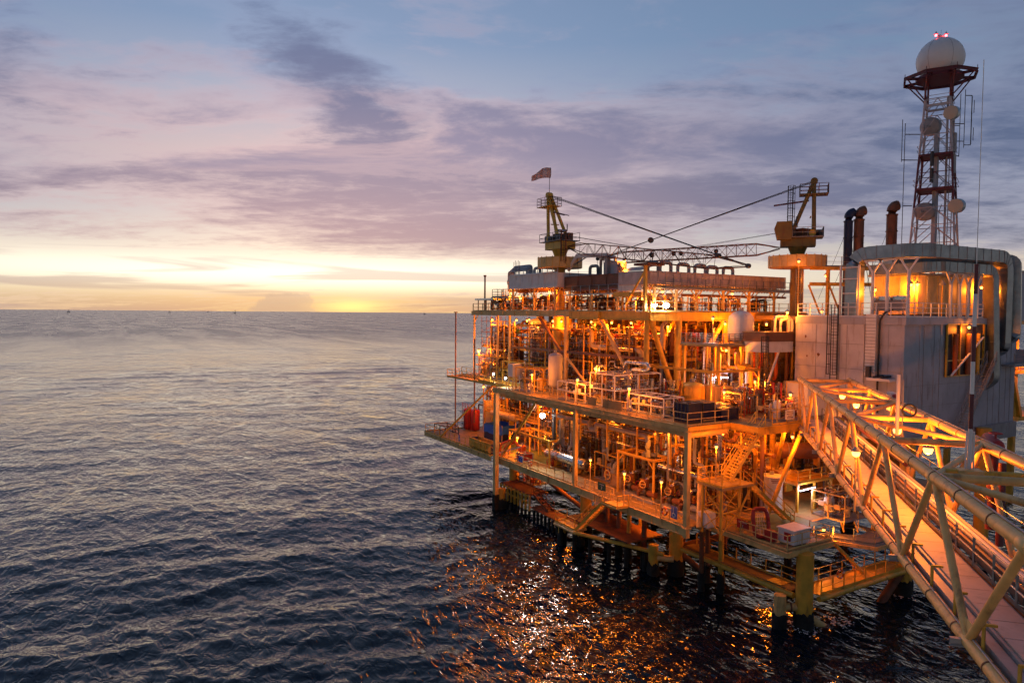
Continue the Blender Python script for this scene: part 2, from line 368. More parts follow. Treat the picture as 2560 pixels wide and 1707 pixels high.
# ------------------------------------------------------------------ the sea
def make_sea():
    rng = np.random.default_rng(5)
    th = np.concatenate([np.linspace(-78, -47, 40, endpoint=False), np.linspace(-47, 47, 640), np.linspace(47, 78, 40)[1:]]) * math.pi / 180
    rad = [14.0]
    while rad[-1] < 60000: rad.append(rad[-1] * (1.0042 if rad[-1] < 130 else 1.0075 if rad[-1] < 500 else 1.02 if rad[-1] < 4000 else 1.09) + 0.0)
    rad = np.array(rad)
    Tt, Rd = np.meshgrid(th, rad)
    X = Rd * (np.cos(Tt) * AX_F.x + np.sin(Tt) * AX_R.x); Y = Rd * (np.cos(Tt) * AX_F.y + np.sin(Tt) * AX_R.y)
    Zs = np.zeros_like(X); dX = np.zeros_like(X); dY = np.zeros_like(X)
    dr = np.gradient(rad)[:, None] * np.ones_like(X); da = Rd * 0.0026
    cell = np.maximum(dr, da)
    wind = math.atan2(AX_F.y, AX_F.x) + math.pi + 0.30
    patch = 0.85 + 0.45 * np.sin(X * .037 + 2 * np.sin(Y * .017 + .5)) * np.sin(Y * .031 - X * .012 + 1.3)
    for i in range(130):
        L = 0.9 * (20 / 0.9) ** rng.random(); k = 2 * math.pi / L
        a = wind + rng.normal(0, 0.30 if L > 6 else 0.55)
        amp = 0.0125 * L ** 0.86 * (0.6 + 0.8 * rng.random()) * (0.15 if L > 9 else 0.27)
        ph = rng.random() * 6.283
        kx, ky = k * math.cos(a), k * math.sin(a)
        fade = np.clip(L / (3.2 * cell) - 0.6, 0, 1)
        if L < 9: fade = fade * patch
        p = kx * X + ky * Y + ph
        Zs += fade * amp * np.cos(p); q = fade * amp * 0.9 * np.sin(p)
        dX -= q * math.cos(a); dY -= q * math.sin(a)
    # groups of higher and lower sea
    env = 0.75 + 0.35 * np.sin(X * 0.021 + 1.0 + 0.8 * np.sin(Y * 0.013)) * np.sin(Y * 0.027 + X * 0.006)
    Zs *= env; X = X + dX * env; Y = Y + dY * env
    # the surface drops with the curve of the earth only slightly; keep it flat
    nr, na = X.shape
    vs = np.stack([X, Y, Zs], -1).reshape(-1, 3)
    i = np.arange(nr - 1)[:, None] * na + np.arange(na - 1)[None, :]
    fs = np.stack([i, i + 1, i + na + 1, i + na], -1).reshape(-1, 4)
    me = bpy.data.meshes.new('sea'); me.vertices.add(len(vs)); me.vertices.foreach_set('co', vs.ravel().astype(np.float32))
    me.loops.add(fs.size); me.loops.foreach_set('vertex_index', fs.ravel().astype(np.int32))
    me.polygons.add(len(fs)); me.polygons.foreach_set('loop_start', (np.arange(len(fs)) * 4).astype(np.int32))
    me.update(calc_edges=True); me.polygons.foreach_set('use_smooth', np.ones(len(fs), bool))
    m = bpy.data.materials.new('sea_water'); m.use_nodes = True; t = NT(m.node_tree); b = t.n['Principled BSDF']
    geo = t.node('ShaderNodeNewGeometry').outputs['Position']
    mp = t.node('ShaderNodeMapping'); t.put(mp.inputs[0], geo); mp.inputs['Rotation'].default_value = (0, 0, -wind); mp.inputs['Scale'].default_value = (1.0, 0.55, 1)
    b.inputs['Base Color'].default_value = (0.002, 0.009, 0.019, 1)
    mg = t.node('ShaderNodeMapping'); t.put(mg.inputs[0], geo); mg.inputs['Rotation'].default_value = (0, 0, -wind); mg.inputs['Scale'].default_value = (1.0, 0.16, 1)
    gust = t.step(t.noise(mg.outputs[0], 0.03, 4, 0.65, 0.3, dim='2D'), 0.36, 0.64)
    ln = t.node('ShaderNodeVectorMath', operation='LENGTH'); t.put(ln.inputs[0], geo)
    t.put(b.inputs['Roughness'], t.m('ADD', 0.035, t.m('MULTIPLY', t.step(ln.outputs['Value'], 60.0, 900.0), t.m('ADD', 0.20, t.m('MULTIPLY', gust, 0.06))))); b.inputs['IOR'].default_value = 1.333
    n1 = t.noise(mp.outputs[0], 1.25, 2.4, 0.6, 0.5, dim='2D'); n2 = t.noise(mp.outputs[0], 0.19, 3, 0.55, 0.4, dim='2D')
    n3 = t.noise(mp.outputs[0], 0.028, 4, 0.6, 0.3, dim='2D')
    h = t.m('ADD', t.m('ADD', t.m('MULTIPLY', n1, 0.21), t.m('MULTIPLY', n2, 0.65)), t.m('MULTIPLY', n3, 2.0))
    bp = t.node('ShaderNodeBump'); bp.inputs['Strength'].default_value = 0.85; bp.inputs['Distance'].default_value = 1.0
    t.put(bp.inputs['Height'], h); t.l.new(bp.outputs[0], b.inputs['Normal'])
    me.materials.append(m)
    o = bpy.data.objects.new('sea', me); COL.objects.link(o); o['kind'] = 'structure'
    return o
make_sea()

# ------------------------------------------------------------------ building blocks
Z1, Z2, Z3 = 6.5, 15.3, 25.3
XF = 43.2
_share = {}
def shared(key, make):
    if key not in _share: _share[key] = make()
    return _share[key]
def mesh_of(mb, name, mat, smooth=False):
    me = bpy.data.meshes.new(name); me.from_pydata(mb.v, [], mb.f); me.materials.append(MATS[mat])
    if smooth: me.polygons.foreach_set('use_smooth', [True] * len(me.polygons)); me.set_sharp_from_angle(angle=R(40))
    return me
def piece(name, me, parent, loc, rot=(0, 0, 0), scale=None):
    o = bpy.data.objects.new(name, me); COL.objects.link(o); o.parent = parent
    o.location = V(loc) - parent_loc(parent); o.rotation_euler = rot
    if scale: o.scale = scale
    return o
def railing(pts, label, mat='cream', h=1.15, step=1.7, r=0.035, group='deck railings', toe=True, mid=2):
    """guard rail along a polyline of 3-D points: posts, rails and a toe board"""
    pts = [V(p) for p in pts]
    t = thing('railing', label, 'railing', pts[0], group)
    for k in range(mid):
        hh = h * (1 - k / mid)
        MB().pipe([p + V((0, 0, hh)) for p in pts], r, 6, 0.05, 1).build('top_rail' if k == 0 else 'middle_rail', mat, t)
    if toe:
        b = MB()
        for p, q in zip(pts, pts[1:]): b.bar(p + V((0, 0, .08)), q + V((0, 0, .08)), 0.02, 0.14)
        b.build('toe_board', mat, t)
    pm = shared(('post', h, r, mat), lambda: mesh_of(MB().bar((0, 0, 0), (0, 0, h), r * 1.9), 'post', mat))
    done = set()
    for p, q in zip(pts, pts[1:]):
        n = max(1, round((q - p).length / step))
        for i in range(n + 1):
            c = p.lerp(q, i / n); key = (round(c.x, 2), round(c.y, 2), round(c.z, 1))
            if key in done: continue
            done.add(key); piece('post', pm, t, c)
    return t
def stair(p, q, width, side, label, mat='yellow', rails=True, tread_mat=None, rise=0.24):
    """a straight flight from p (foot) to q (head); side is the horizontal unit vector across it"""
    p = V(p); q = V(q); side = V(side).normalized(); t = thing('stair', label, 'stair', p)
    for s in (-1, 1):
        MB().bar(p + side * s * width / 2, q + side * s * width / 2, 0.06, 0.28).build('stringer', mat, t)
    n = max(3, round((q.z - p.z) / rise)); d = q - p; run = V((d.x, d.y, 0)) / n
    tm = mesh_of(MB().bar(-side * (width / 2 - .04), side * (width / 2 - .04), max(0.2, run.length * 0.8), 0.05), 'tread', tread_mat or mat)
    for i in range(1, n): piece('tread', tm, t, p.lerp(q, i / n))
    if rails:
        for s in (-1, 1):
            o = side * s * (width / 2 + .03)
            for k, hh in enumerate((1.05, 0.55)):
                MB().tube(p + o + V((0, 0, hh)), q + o + V((0, 0, hh)), 0.032, 6).build('handrail' if k == 0 else 'middle_rail', mat, t)
            pm = shared(('spost', mat), lambda: mesh_of(MB().bar((0, 0, 0), (0, 0, 1.05), 0.06), 'rail_post', mat))
            m = max(2, round(d.length / 1.6))
            for i in range(m + 1): piece('rail_post', pm, t, p.lerp(q, i / m) + o)
    return t
def ladder(p, h, side, out, label, mat='black', cage=True, width=0.55, start=2.2):
    """a vertical ladder with a hooped cage; out points away from the wall"""
    p = V(p); side = V(side).normalized(); out = V(out).normalized(); t = thing('caged_ladder' if cage else 'ladder', label, 'ladder', p)
    for s in (-1, 1): MB().bar(p + side * s * width / 2, p + side * s * width / 2 + V((0, 0, h)), 0.07).build('stile', mat, t)
    rm = mesh_of(MB().bar(-side * width / 2, side * width / 2, 0.035), 'rung', mat)
    for i in range(int(h / 0.3)): piece('rung', rm, t, p + V((0, 0, 0.2 + 0.3 * i)))
    if cage:
        hoop = [side * (width / 2) * 1.25 * c + out * (0.8 * s_) for c, s_ in ((1, 0), (1.1, .45), (.75, .85), (0, 1), (-.75, .85), (-1.1, .45), (-1, 0))]
        hb = MB()
        for a, b in zip(hoop, hoop[1:]): hb.bar(a, b, 0.07, 0.03)
        hm = mesh_of(hb, 'hoop', mat)
        n = max(2, round((h - start) / 0.95))
        for i in range(n + 1): piece('hoop', hm, t, p + V((0, 0, start + (h - start) * i / n)))
        for a in hoop[1:-1]: MB().bar(p + a + V((0, 0, start)), p + a + V((0, 0, h)), 0.045, 0.03).build('cage_bar', mat, t)
    return t

LAMP_N = [0]
def lamp(pos, label, kind='sodium', pole=None, watt=None, name=None, size=0.13, mat='cream', aim=None, aim_watt=5000):
    """a lit lamp; pole is the height of the pole under it. Its light sits in its glass"""
    pos = V(pos); t = thing(name or ('lamp_post' if pole else 'deck_lamp'), label, 'lamp', pos - V((0, 0, pole or 0)), 'lit lamps of the platform')
    if pole:
        piece('pole', shared(('pole', round(pole, 1), mat), lambda: mesh_of(MB().tube((0, 0, 0), (0, 0, round(pole, 1)), 0.05, 8), 'pole', mat)), t, pos - V((0, 0, pole)))
    else:
        piece('bracket', shared('brk', lambda: mesh_of(MB().tube((0, 0, 0.1), (0, 0, 0.45), 0.03, 6), 'bracket', 'grey')), t, pos)
    piece('hood', shared('hood', lambda: mesh_of(MB().lathe((0, 0, 0.10), (0, 0, 1), [(0, 0.25), (0.05, 0.22), (0.14, 0.12), (0.22, 0.07)], 12), 'hood', 'grey', True)), t, pos)
    glow = {'sodium': 'glow_sodium', 'white': 'glow_white', 'red': 'glow_red'}[kind]
    piece('glass', shared(('bulb', kind, size), lambda: mesh_of(MB().lathe((0, 0, -size), (0, 0, 1), [(0, 0.02), (size * .3, size * .75), (size, size), (size * 1.6, size * .8), (size * 1.75, 0.02)], 12), 'glass', glow, True)), t, pos)
    col = {'sodium': (1.0, 0.225, 0.012), 'white': (1.0, 0.93, 0.82), 'red': (1, .05, .06)}[kind]
    L = bpy.data.lights.new('lamp_light', 'POINT'); L.energy = (watt or {'sodium': 420, 'white': 700, 'red': 40}[kind]) * LAMP_GAIN; L.color = col; L.shadow_soft_size = 0.2
    if aim is not None:
        # a floodlight's beam; on sodium posts an added spot for glints on the sea
        S = bpy.data.lights.new('aimed_spot', 'SPOT'); S.energy = aim_watt * LAMP_GAIN; S.color = col; S.spot_size = R(120); S.spot_blend = 0.6; S.shadow_soft_size = 0.28
        so = bpy.data.objects.new('aimed_spot', S); COL.objects.link(so); so.parent = t
        so.rotation_euler = (-V(aim)).to_track_quat('Z', 'Y').to_euler(); so.location = V(aim).normalized() * .45 + V((0, 0, (pole or 0) - .1))
    lo = bpy.data.objects.new('lamp_light', L); COL.objects.link(lo); lo.parent = t; lo.location = (0, 0, (pole or 0) - 0.28)
    return t
LAMP_GAIN = 1.4
def tube_lamp(p, q, label, watt=120):
    p = V(p); q = V(q); t = thing('fluorescent_lamp', label, 'lamp', p, 'lit lamps of the platform')
    MB().bar(p + V((0, 0, .09)), q + V((0, 0, .09)), 0.16, 0.08).build('housing', 'grey', t)
    MB().tube(p, q, 0.05, 8).build('tube', 'glow_tube', t)
    L = bpy.data.lights.new('lamp_light', 'POINT'); L.energy = watt * LAMP_GAIN; L.color = (0.95, 0.85, 1.0); L.shadow_soft_size = 0.25
    lo = bpy.data.objects.new('lamp_light', L); COL.objects.link(lo); lo.parent = t; lo.location = (q - p) / 2 - V((0, 0, 0.15))
    return t

def growth(x, y, r, ztop, parent, n=20):
    """ragged crust of mussels and weed round a leg"""
    g = random.Random(int(x * 97 + y * 31)); zs = [-4, -1.0, -.3, .2, .6, .9]; b = MB(); vs = []
    zs = [z for z in zs if z < ztop - .25] + [ztop - .15, ztop]
    for j, z in enumerate(zs):
        for i in range(n):
            a = 2 * math.pi * i / n; rr_ = r + (.03 if j == len(zs) - 1 else g.uniform(.05, .17)); zz = z + (g.uniform(-.28, .22) if j >= len(zs) - 2 else g.uniform(-.05, .05))
            vs.append((x + rr_ * math.cos(a), y + rr_ * math.sin(a), zz))
    m = len(zs); b.add(vs, [(j * n + i, j * n + (i + 1) % n, (j + 1) * n + (i + 1) % n, (j + 1) * n + i) for j in range(m - 1) for i in range(n)])
    return b.build('marine_growth', 'growth', parent, True)

# ------------------------------------------------------------------ jacket: legs in the sea with their braces
LEGS = [(47.6, 34.0), (47.0, 47.6), (47.0, 62.0), (47.0, 78.0), (61.2, 33.7), (61.2, 62.0), (75.0, 33.9), (75.0, 48.0), (75.0, 64.0)]
jacket = thing('platform_jacket', 'yellow tubular jacket with dark fouled legs standing in the sea under the decks', 'platform legs', (47.6, 34, 0))
for i, (x, y) in enumerate(LEGS):
    r = 0.66 if i != 4 else 0.62
    leg = MB().tube((x, y, .8), (x, y, (Z1 - .35) if y > 40 or i == 0 else 14.0), r, 24).build('leg', 'yellow', jacket, True)
    growth(x, y, r, 1.45, leg)
MB().tube((46.1, 35.1, -4), (46.1, 35.1, 2.7), 0.47, 18).build('bumper_pile', 'cream', jacket, True)
growth(46.1, 35.1, .47, 1.2, jacket)
MB().tube((46.1, 35.1, 1.75), (47.6, 34.0, 1.75), 0.30, 14).build('bumper_arm', 'cream', jacket, True)
MB().torus((46.75, 34.62, 1.75), (1.5, -1.1, 0), 0.33, 0.07).build('bumper_ring', 'rust', jacket, True)
for (a, b, z, r) in [((46.3, 47.2), (45.0, 48.6), 1.7, .3), ]:
    MB().tube((*b, -4), (*b, 2.9), 0.47, 18).build('bumper_pile', 'yellow', jacket, True)
    growth(*b, .47, 1.2, jacket)
    MB().tube((*a, z), (*b, z), r, 14).build('bumper_arm', 'cream', jacket, True)
for (bx, by) in ((43.6, 58.6), (43.4, 75.0), (42.6, 60.4)):
    MB().tube((bx, by, -4), (bx, by, 2.6), 0.45, 16).build('bumper_pile', 'yellow', jacket, True)
    growth(bx, by, .45, 1.3, jacket)
MB().tube((43.6, 58.6, 2.0), (47, 62, 2.0), 0.3, 12).build('bumper_arm', 'rust', jacket, True)
for a, b, r, m in [((47.6, 34, 1.2), (52.2, 33.4, -1.8), .33, 'cream'), ((47.0, 47.6, 2.4), (50.5, 44.2, -1.5), .3, 'rust'), ((61.2, 33.7, 2.6), (54.5, 33.9, -2.5), .36, 'rust'),
                   ((47, 47.6, 2.6), (75, 48, 2.6), .34, 'rust'), ((47, 62, 2.6), (75, 64, 2.6), .3, 'rust'), ((61.2, 33.7, 3), (75, 33.9, 3), .34, 'rust'), ((47, 47.6, 6), (47, 62, 2.5), .26, 'rust'), ((47, 78, 6), (47, 62, 2.5), .26, 'rust'), ((75, 33.9, 13), (61.2, 33.7, 4), .3, 'cream')]:
    MB().tube(a, b, r, 14).build('brace', m, jacket, True)
# riser pipes between the legs
rs = random.Random(3)
for i, (x, y, r) in enumerate([(46.2, 43.6, .22), (47.4, 42.4, .24), (48.0, 44.6, .22), (45.4, 50.4, .25), (45.0, 52.2, .22), (45.2, 54.0, .25), (45.3, 56.0, .22), (49.5, 55.5, .26), (50.5, 50.2, .25), (53, 47, .25), (56, 52, .26), (57.5, 43, .26), (62.5, 45, .28), (63.6, 36, .36), (55.5, 60, .25), (52, 57.5, .24)]):
    ri = MB().tube((x, y, 1.6), (x, y, Z1 - .1), r, 12).build('riser', ['rust', 'yellow', 'brown'][i % 3], jacket, True)
    growth(x, y, r, 1.7, ri, 12)
# height marks on the corner leg under the grey building
for k in range(1, 5):
    for z, hgt in ((0.80 + 0.93 * k - .42, .05),):
        MB().lathe((61.2, 33.7, z), (0, 0, 1), [(0, .645), (hgt, .645)], 24).build('mark_ring', 'black', jacket)
def text(body, size, mat, parent, loc, right, upv, name='lettering', align='CENTER', extrude=0.004):
    c = bpy.data.curves.new(name, 'FONT'); c.body = body; c.size = size; c.align_x = align; c.align_y = 'CENTER'; c.extrude = extrude
    c.materials.append(MATS[mat])
    o = bpy.data.objects.new(name, c); COL.objects.link(o)
    r = V(right).normalized(); u = V(upv).normalized(); n = r.cross(u)
    dg = bpy.context.evaluated_depsgraph_get()
    me = bpy.data.meshes.new_from_object(o.evaluated_get(dg)); bpy.data.objects.remove(o); bpy.data.curves.remove(c)
    o = bpy.data.objects.new(name, me); COL.objects.link(o)
    M = Matrix(((r.x, u.x, n.x, loc[0]), (r.y, u.y, n.y, loc[1]), (r.z, u.z, n.z, loc[2]), (0, 0, 0, 1)))
    o.parent = parent; o.rotation_euler = M.to_3x3().to_euler()
    o.location = V(loc) - parent_loc(parent)
    return o
tocam = V((-61.2, -33.7, 0)).normalized()
for k in range(1, 5):
    text(str(k), 0.42, 'black', jacket, V((61.2, 33.7, 0.80 + 0.93 * k)) + tocam * 0.635, (-tocam.y, tocam.x, 0), (0, 0, 1), 'height_number')

# ------------------------------------------------------------------ decks
def ribs(b, p, q, h, step, w=0.16, t=0.025, off=(0, 0, 0)):
    p = V(p); q = V(q); n = int((q - p).length / step)
    for i in range(1, n):
        c = p.lerp(q, i / n) + V(off); b.bar(c - V((0, 0, h / 2)), c + V((0, 0, h / 2)), w, t)
lower = thing('lower_deck', 'lowest cream steel deck carried on columns just above the sea', 'platform deck', (XF, 42.6, Z1))
MB().prism([(XF + .15, 42.6), (45.8, 42.6), (45.8, 34.3), (51.4, 34.3), (52.0, 38.5), (80, 38.5), (80, 98), (XF - .4, 98), (XF - .4, 77), (XF + .15, 77)], Z1 - .10, Z1).build('deck_plate', 'deck_plate', lower)
MB().prism([(46.2, 69), (54, 69), (54, 82), (46.2, 82)], Z1 + .004, Z1 + .012).build('green_floor', 'deck_green', lower)
MB().prism([(48.5, 37.4), (54.5, 37.4), (54.5, 41.5), (48.5, 41.5)], Z1 + .004, Z1 + .012).build('floor_patch', 'deck_green', lower)
MB().prism([(XF + .4, 42.8), (XF + 1.9, 42.8), (XF + 1.9, 76), (XF + .4, 76)], Z1 + .004, Z1 + .010).build('walkway_strip', 'deck_plate', lower)
b = MB().ibeam((XF, 42.6, Z1 - .38), (XF, 77, Z1 - .38), 0.3, 0.78, .05); ribs(b, (XF - .05, 42.6, Z1 - .38), (XF - .05, 77, Z1 - .38), .7, 4.2); b.build('edge_girder', 'cream', lower)
b = MB().ibeam((XF - .55, 76.6, Z1 - .3), (XF - .55, 98, Z1 - .3), 0.3, 0.6, .05); ribs(b, (XF - .6, 77, Z1 - .3), (XF - .6, 98, Z1 - .3), .55, 3.0); b.build('edge_girder', 'cream', lower)
b = MB().ibeam((XF - .55, 98, Z1 - .3), (62, 98, Z1 - .3), .3, .6, .05); b.build('end_girder', 'cream', lower)
MB().ibeam((45.7, 42.6, Z1 - .3), (45.7, 34.2, Z1 - .3), .2, .4, .04).build('edge_girder', 'cream', lower)
MB().ibeam((45.7, 34.2, Z1 - .3), (51.5, 34.2, Z1 - .3), .2, .4, .04).build('edge_girder', 'cream', lower)
MB().ibeam((51.5, 34.2, Z1 - .3), (52.1, 38.4, Z1 - .3), .2, .4, .04).build('edge_girder', 'yellow', lower)
for (x, y, zb, r) in [(XF, 42.6, Z1 - .9, .21), (XF + .15, 59.2, Z1, .2), (XF - .6, 75.2, -3, .27)]:
    c = MB().bar((x, y, zb), (x, y, Z2 - .45), r * 2).build('column', 'cream', lower)
    if zb < 0: MB().bar((x, y, -3), (x, y, 1.9), .66).build('marine_growth', 'growth', c)
    else: MB().bar((x, y, Z1 - .12), (x, y, Z1 + .0), .62).build('collar', 'cream', c)
for x in (50.5, 61.2, 75):
    for y in (48, 62, 76, 90):
        MB().tube((x, y, Z1), (x, y, Z2 - .3), .32, 14).build('column', 'yellow', lower, True)
for a, q, r, m in [((42.6, 92.1, Z1), (47.6, 84.5, 15.0), .16, 'yellow'), ((43.6, 75.6, Z1), (43.4, 67.0, Z2 - .6), .17, 'yellow'), ((50.5, 48, Z1 + .2), (50.5, 55, Z2 - .4), .2, 'yellow'), ((50.5, 62, Z2 - .4), (50.5, 55, Z1), .2, 'yellow'),
                   ((44.0, 41.9, Z1), (50.5, 48, Z2 - .5), .22, 'cream'), ((50.4, 40.2, Z1), (56.8, 41.0, Z2 - .6), .2, 'yellow'), ((50.5, 62, Z1), (50.5, 69, Z2 - .5), .2, 'yellow'), ((50.5, 76, Z2 - .5), (50.5, 69, Z1), .2, 'yellow'), ((61.2, 48, Z1), (54, 41, Z2 - .6), .2, 'yellow')]:
    MB().tube(a, q, r, 12).build('brace', m, lower, True)

middle = thing('middle_deck', 'middle cream deck crowded with skids under the cranes, one storey above the lowest', 'platform deck', (XF, 42.6, Z2))
MB().prism([(XF + .1, 42.7), (48.6, 42.7), (48.6, 39.6), (60.5, 39.6), (60.5, 46.2), (80, 46.2), (80, 97), (48.3, 97), (48.3, 77.3), (XF + .1, 77.3)], Z2 - .10, Z2).build('deck_plate', 'deck_plate', middle)
b = MB().ibeam((XF, 42.6, Z2 - .28), (XF, 77.3, Z2 - .28), .26, .56, .05); b.bar((XF - .12, 42.6, Z2 - .42), (XF - .12, 77.3, Z2 - .42), .1, .08); ribs(b, (XF - .05, 42.6, Z2 - .28), (XF - .05, 77.3, Z2 - .28), .5, 5); b.build('edge_girder', 'cream', middle)
MB().ibeam((XF + .25, 42.9, Z2 - .76), (XF + .25, 77.3, Z2 - .76), .2, .4, .04).build('lower_girder', 'cream', middle)
MB().ibeam((XF, 42.6, Z2 - .28), (48.5, 42.6, Z2 - .28), .26, .56, .05).build('edge_girder', 'yellow', middle)
MB().ibeam((XF + .2, 42.95, Z2 - .80), (48.5, 42.95, Z2 - .80), .2, .48, .04).build('lower_girder', 'cream', middle)
MB().ibeam((48.5, 42.6, Z2 - .28), (48.5, 39.5, Z2 - .28), .2, .56, .05).build('edge_girder', 'yellow', middle)
MB().ibeam((48.5, 39.5, Z2 - .35), (60.6, 39.5, Z2 - .35), .24, .7, .05).build('edge_girder', 'yellow', middle)
MB().ibeam((48.2, 77.3, Z2 - .35), (48.2, 97.1, Z2 - .35), .24, .7, .05).build('edge_girder', 'yellow', middle)
MB().ibeam((43.2, 77.4, Z2 - .28), (48.2, 77.4, Z2 - .28), .24, .56, .05).build('edge_girder', 'cream', middle)
MB().ibeam((48.2, 97.1, Z2 - .35), (80, 97.1, Z2 - .35), .24, .7, .05).build('end_girder', 'cream', middle)
MB().ibeam((46.0, 77.4, Z2 - .05), (46.0, 86.5, Z2 - .05), .3, .5, .05).build('outrigger', 'yellow', middle)
MB().bar((46.0, 86.5, Z2 - .05), (48.2, 86.5, Z2 - .05), .3, .5).build('outrigger', 'yellow', middle)
MB().prism([(45.9, 79.5), (48.2, 79.5), (48.2, 97), (45.9, 97)], Z2 - .35, Z2 - .25).build('side_platform', 'deck_plate', middle)
for x, y, r, m in [(50, 55.6, .30, 'yellow'), (50, 70.5, .30, 'cream'), (50, 84.6, .18, 'cream'), (50, 88.0, .18, 'cream'), (50, 95.5, .16, 'cream'), (54.2, 55.2, .40, 'yellow'), (61.6, 55.2, .36, 'yellow'), (61.6, 70, .36, 'yellow'), (61.6, 86, .36, 'yellow'), (73, 55.2, .36, 'yellow'), (73, 70, .36, 'yellow'), (73, 86, .36, 'yellow')]:
    MB().tube((x, y, Z2), (x, y, Z3 - .6), r, 16).build('column', m, middle, True)
for a, q, r, m in [((50, 63.6, Z3 - .8), (50, 56.0, Z2 + .3), .24, 'cream'), ((50, 77, Z3 - .6), (50, 71, 19.6), .2, 'brown'), ((50.2, 55.3, Z3 - .9), (54.0, 55.2, Z2 + .4), .28, 'yellow'), ((61.4, 55.2, Z3 - .9), (54.4, 55.2, Z2 + .3), .28, 'yellow'),
                   ((61.6, 63, Z3 - .6), (61.6, 70, Z2), .25, 'yellow'), ((61.6, 78, Z3 - .6), (61.6, 70, Z2), .25, 'yellow'), ((61.6, 78, Z3 - .6), (61.6, 86, Z2), .25, 'yellow'), ((50, 70.5, 19.6), (50, 65.5, 16.0), .16, 'cream'),
                   ((50.2, 94.6, Z3 - .6), (50.1, 95.4, Z3 - 1.5), .08, 'cream'), ((50.2, 88.8, 18.6), (50.1, 88.1, 17.7), .08, 'cream'), ((50.2, 85.3, 18.6), (50.1, 84.7, 17.7), .08, 'cream')]:
    MB().tube(a, q, r, 14).build('brace', m, middle, True)
MB().bar((50, 55.6, 20.2), (50, 84, 20.2), .22, .3).build('inner_beam', 'brown', middle)
MB().bar((54, 55.3, 20.0), (73, 55.3, 20.0), .25, .35).build('inner_beam', 'yellow', middle)
MB().bar((61.6, 55, 20.2), (61.6, 96, 20.2), .25, .35).build('inner_beam', 'yellow', middle)

top = thing('top_deck', 'highest yellow deck carrying the air coolers and both cranes', 'platform deck', (49.8, 55, Z3))
MB().prism([(49.9, 55.1), (76, 55.1), (76, 96), (49.9, 96)], Z3 - .1, Z3).build('deck_plate', 'under', top)
b = MB().ibeam((49.8, 69.6, Z3 - .32), (49.8, 96.1, Z3 - .32), .26, .64, .05); ribs(b, (49.75, 69.6, Z3 - .32), (49.75, 96, Z3 - .32), .55, 3.3); b.build('edge_girder', 'cream', top)
b = MB().ibeam((49.74, 55.0, Z3 - .47), (49.74, 69.6, Z3 - .47), .3, .94, .06); b.bar((49.62, 63.3, Z3 - .9), (49.62, 63.3, Z3), .5, .04, (0, 1, 0)); b.build('edge_girder', 'yellow', top)
MB().ibeam((49.8, 54.9, Z3 - .5), (76, 54.9, Z3 - .5), .3, .98, .06).build('edge_girder', 'yellow', top)
MB().ibeam((49.8, 96.1, Z3 - .32), (76, 96.1, Z3 - .32), .26, .64, .05).build('end_girder', 'cream', top)
for y in (60, 65, 75, 80, 85, 90): MB().ibeam((50.2, y, Z3 - .4), (76, y, Z3 - .4), .2, .55, .04).build('joist', 'under', top)

# ------------------------------------------------------------------ railings
railing([(51.3, 38.2, Z1), (51.3, 34.4, Z1), (45.9, 34.4, Z1), (45.9, 39.0, Z1)], 'cream railing round the lifeboat corner of the lowest deck')
railing([(XF + .1, 43.0, Z1), (XF + .1, 50.0, Z1)], 'cream railing by the pumps, between the stair tower and the sea stair')
railing([(XF + .1, 52.6, Z1), (XF + .1, 58.9, Z1)], 'cream railing with a green sign along the lowest deck edge')
railing([(XF + .1, 59.6, Z1), (XF + .1, 75.0, Z1)], 'long cream railing past the dark exchanger on the lowest deck edge')
railing([(XF - .45, 75.6, Z1), (XF - .45, 97.9, Z1), (52, 97.9, Z1)], 'cream railing round the seaward tip of the lowest deck', mat='yellow')
railing([(46.4, 41.0, Z1), (49.6, 41.0, Z1), (49.6, 43.6, Z1)], 'yellow inner railing behind the red lifeboat sign', mat='yellow')
railing([(XF + .1, 77.2, Z2), (XF + .1, 61, Z2), (XF + .1, 42.8, Z2), (48.4, 42.8, Z2), ], 'long cream railing along the front edge of the middle deck')
railing([(50.5, 39.7, Z2), (54.4, 39.7, Z2)], 'yellow railing beside the bridge landing of the middle deck', mat='yellow')
railing([(46.0, 79.6, Z2 - .25), (46.0, 96.9, Z2 - .25), (48.1, 96.9, Z2 - .25)], 'yellow railing of the narrow side platform over the sea end', mat='yellow')
railing([(48.5, 96.9, Z2), (48.5, 79, Z2)], 'yellow railing at the seaward end of the middle deck', mat='yellow')
railing([(49.95, 95.9, Z3), (49.95, 57.4, Z3)], 'cream railing along the front edge of the highest deck')
railing([(50.1, 55.1, Z3), (76, 55.1, Z3)], 'cream railing along the girder under the long grey cooler')
railing([(50, 95.9, Z3), (60, 95.9, Z3)], 'cream railing across the seaward end of the highest deck')

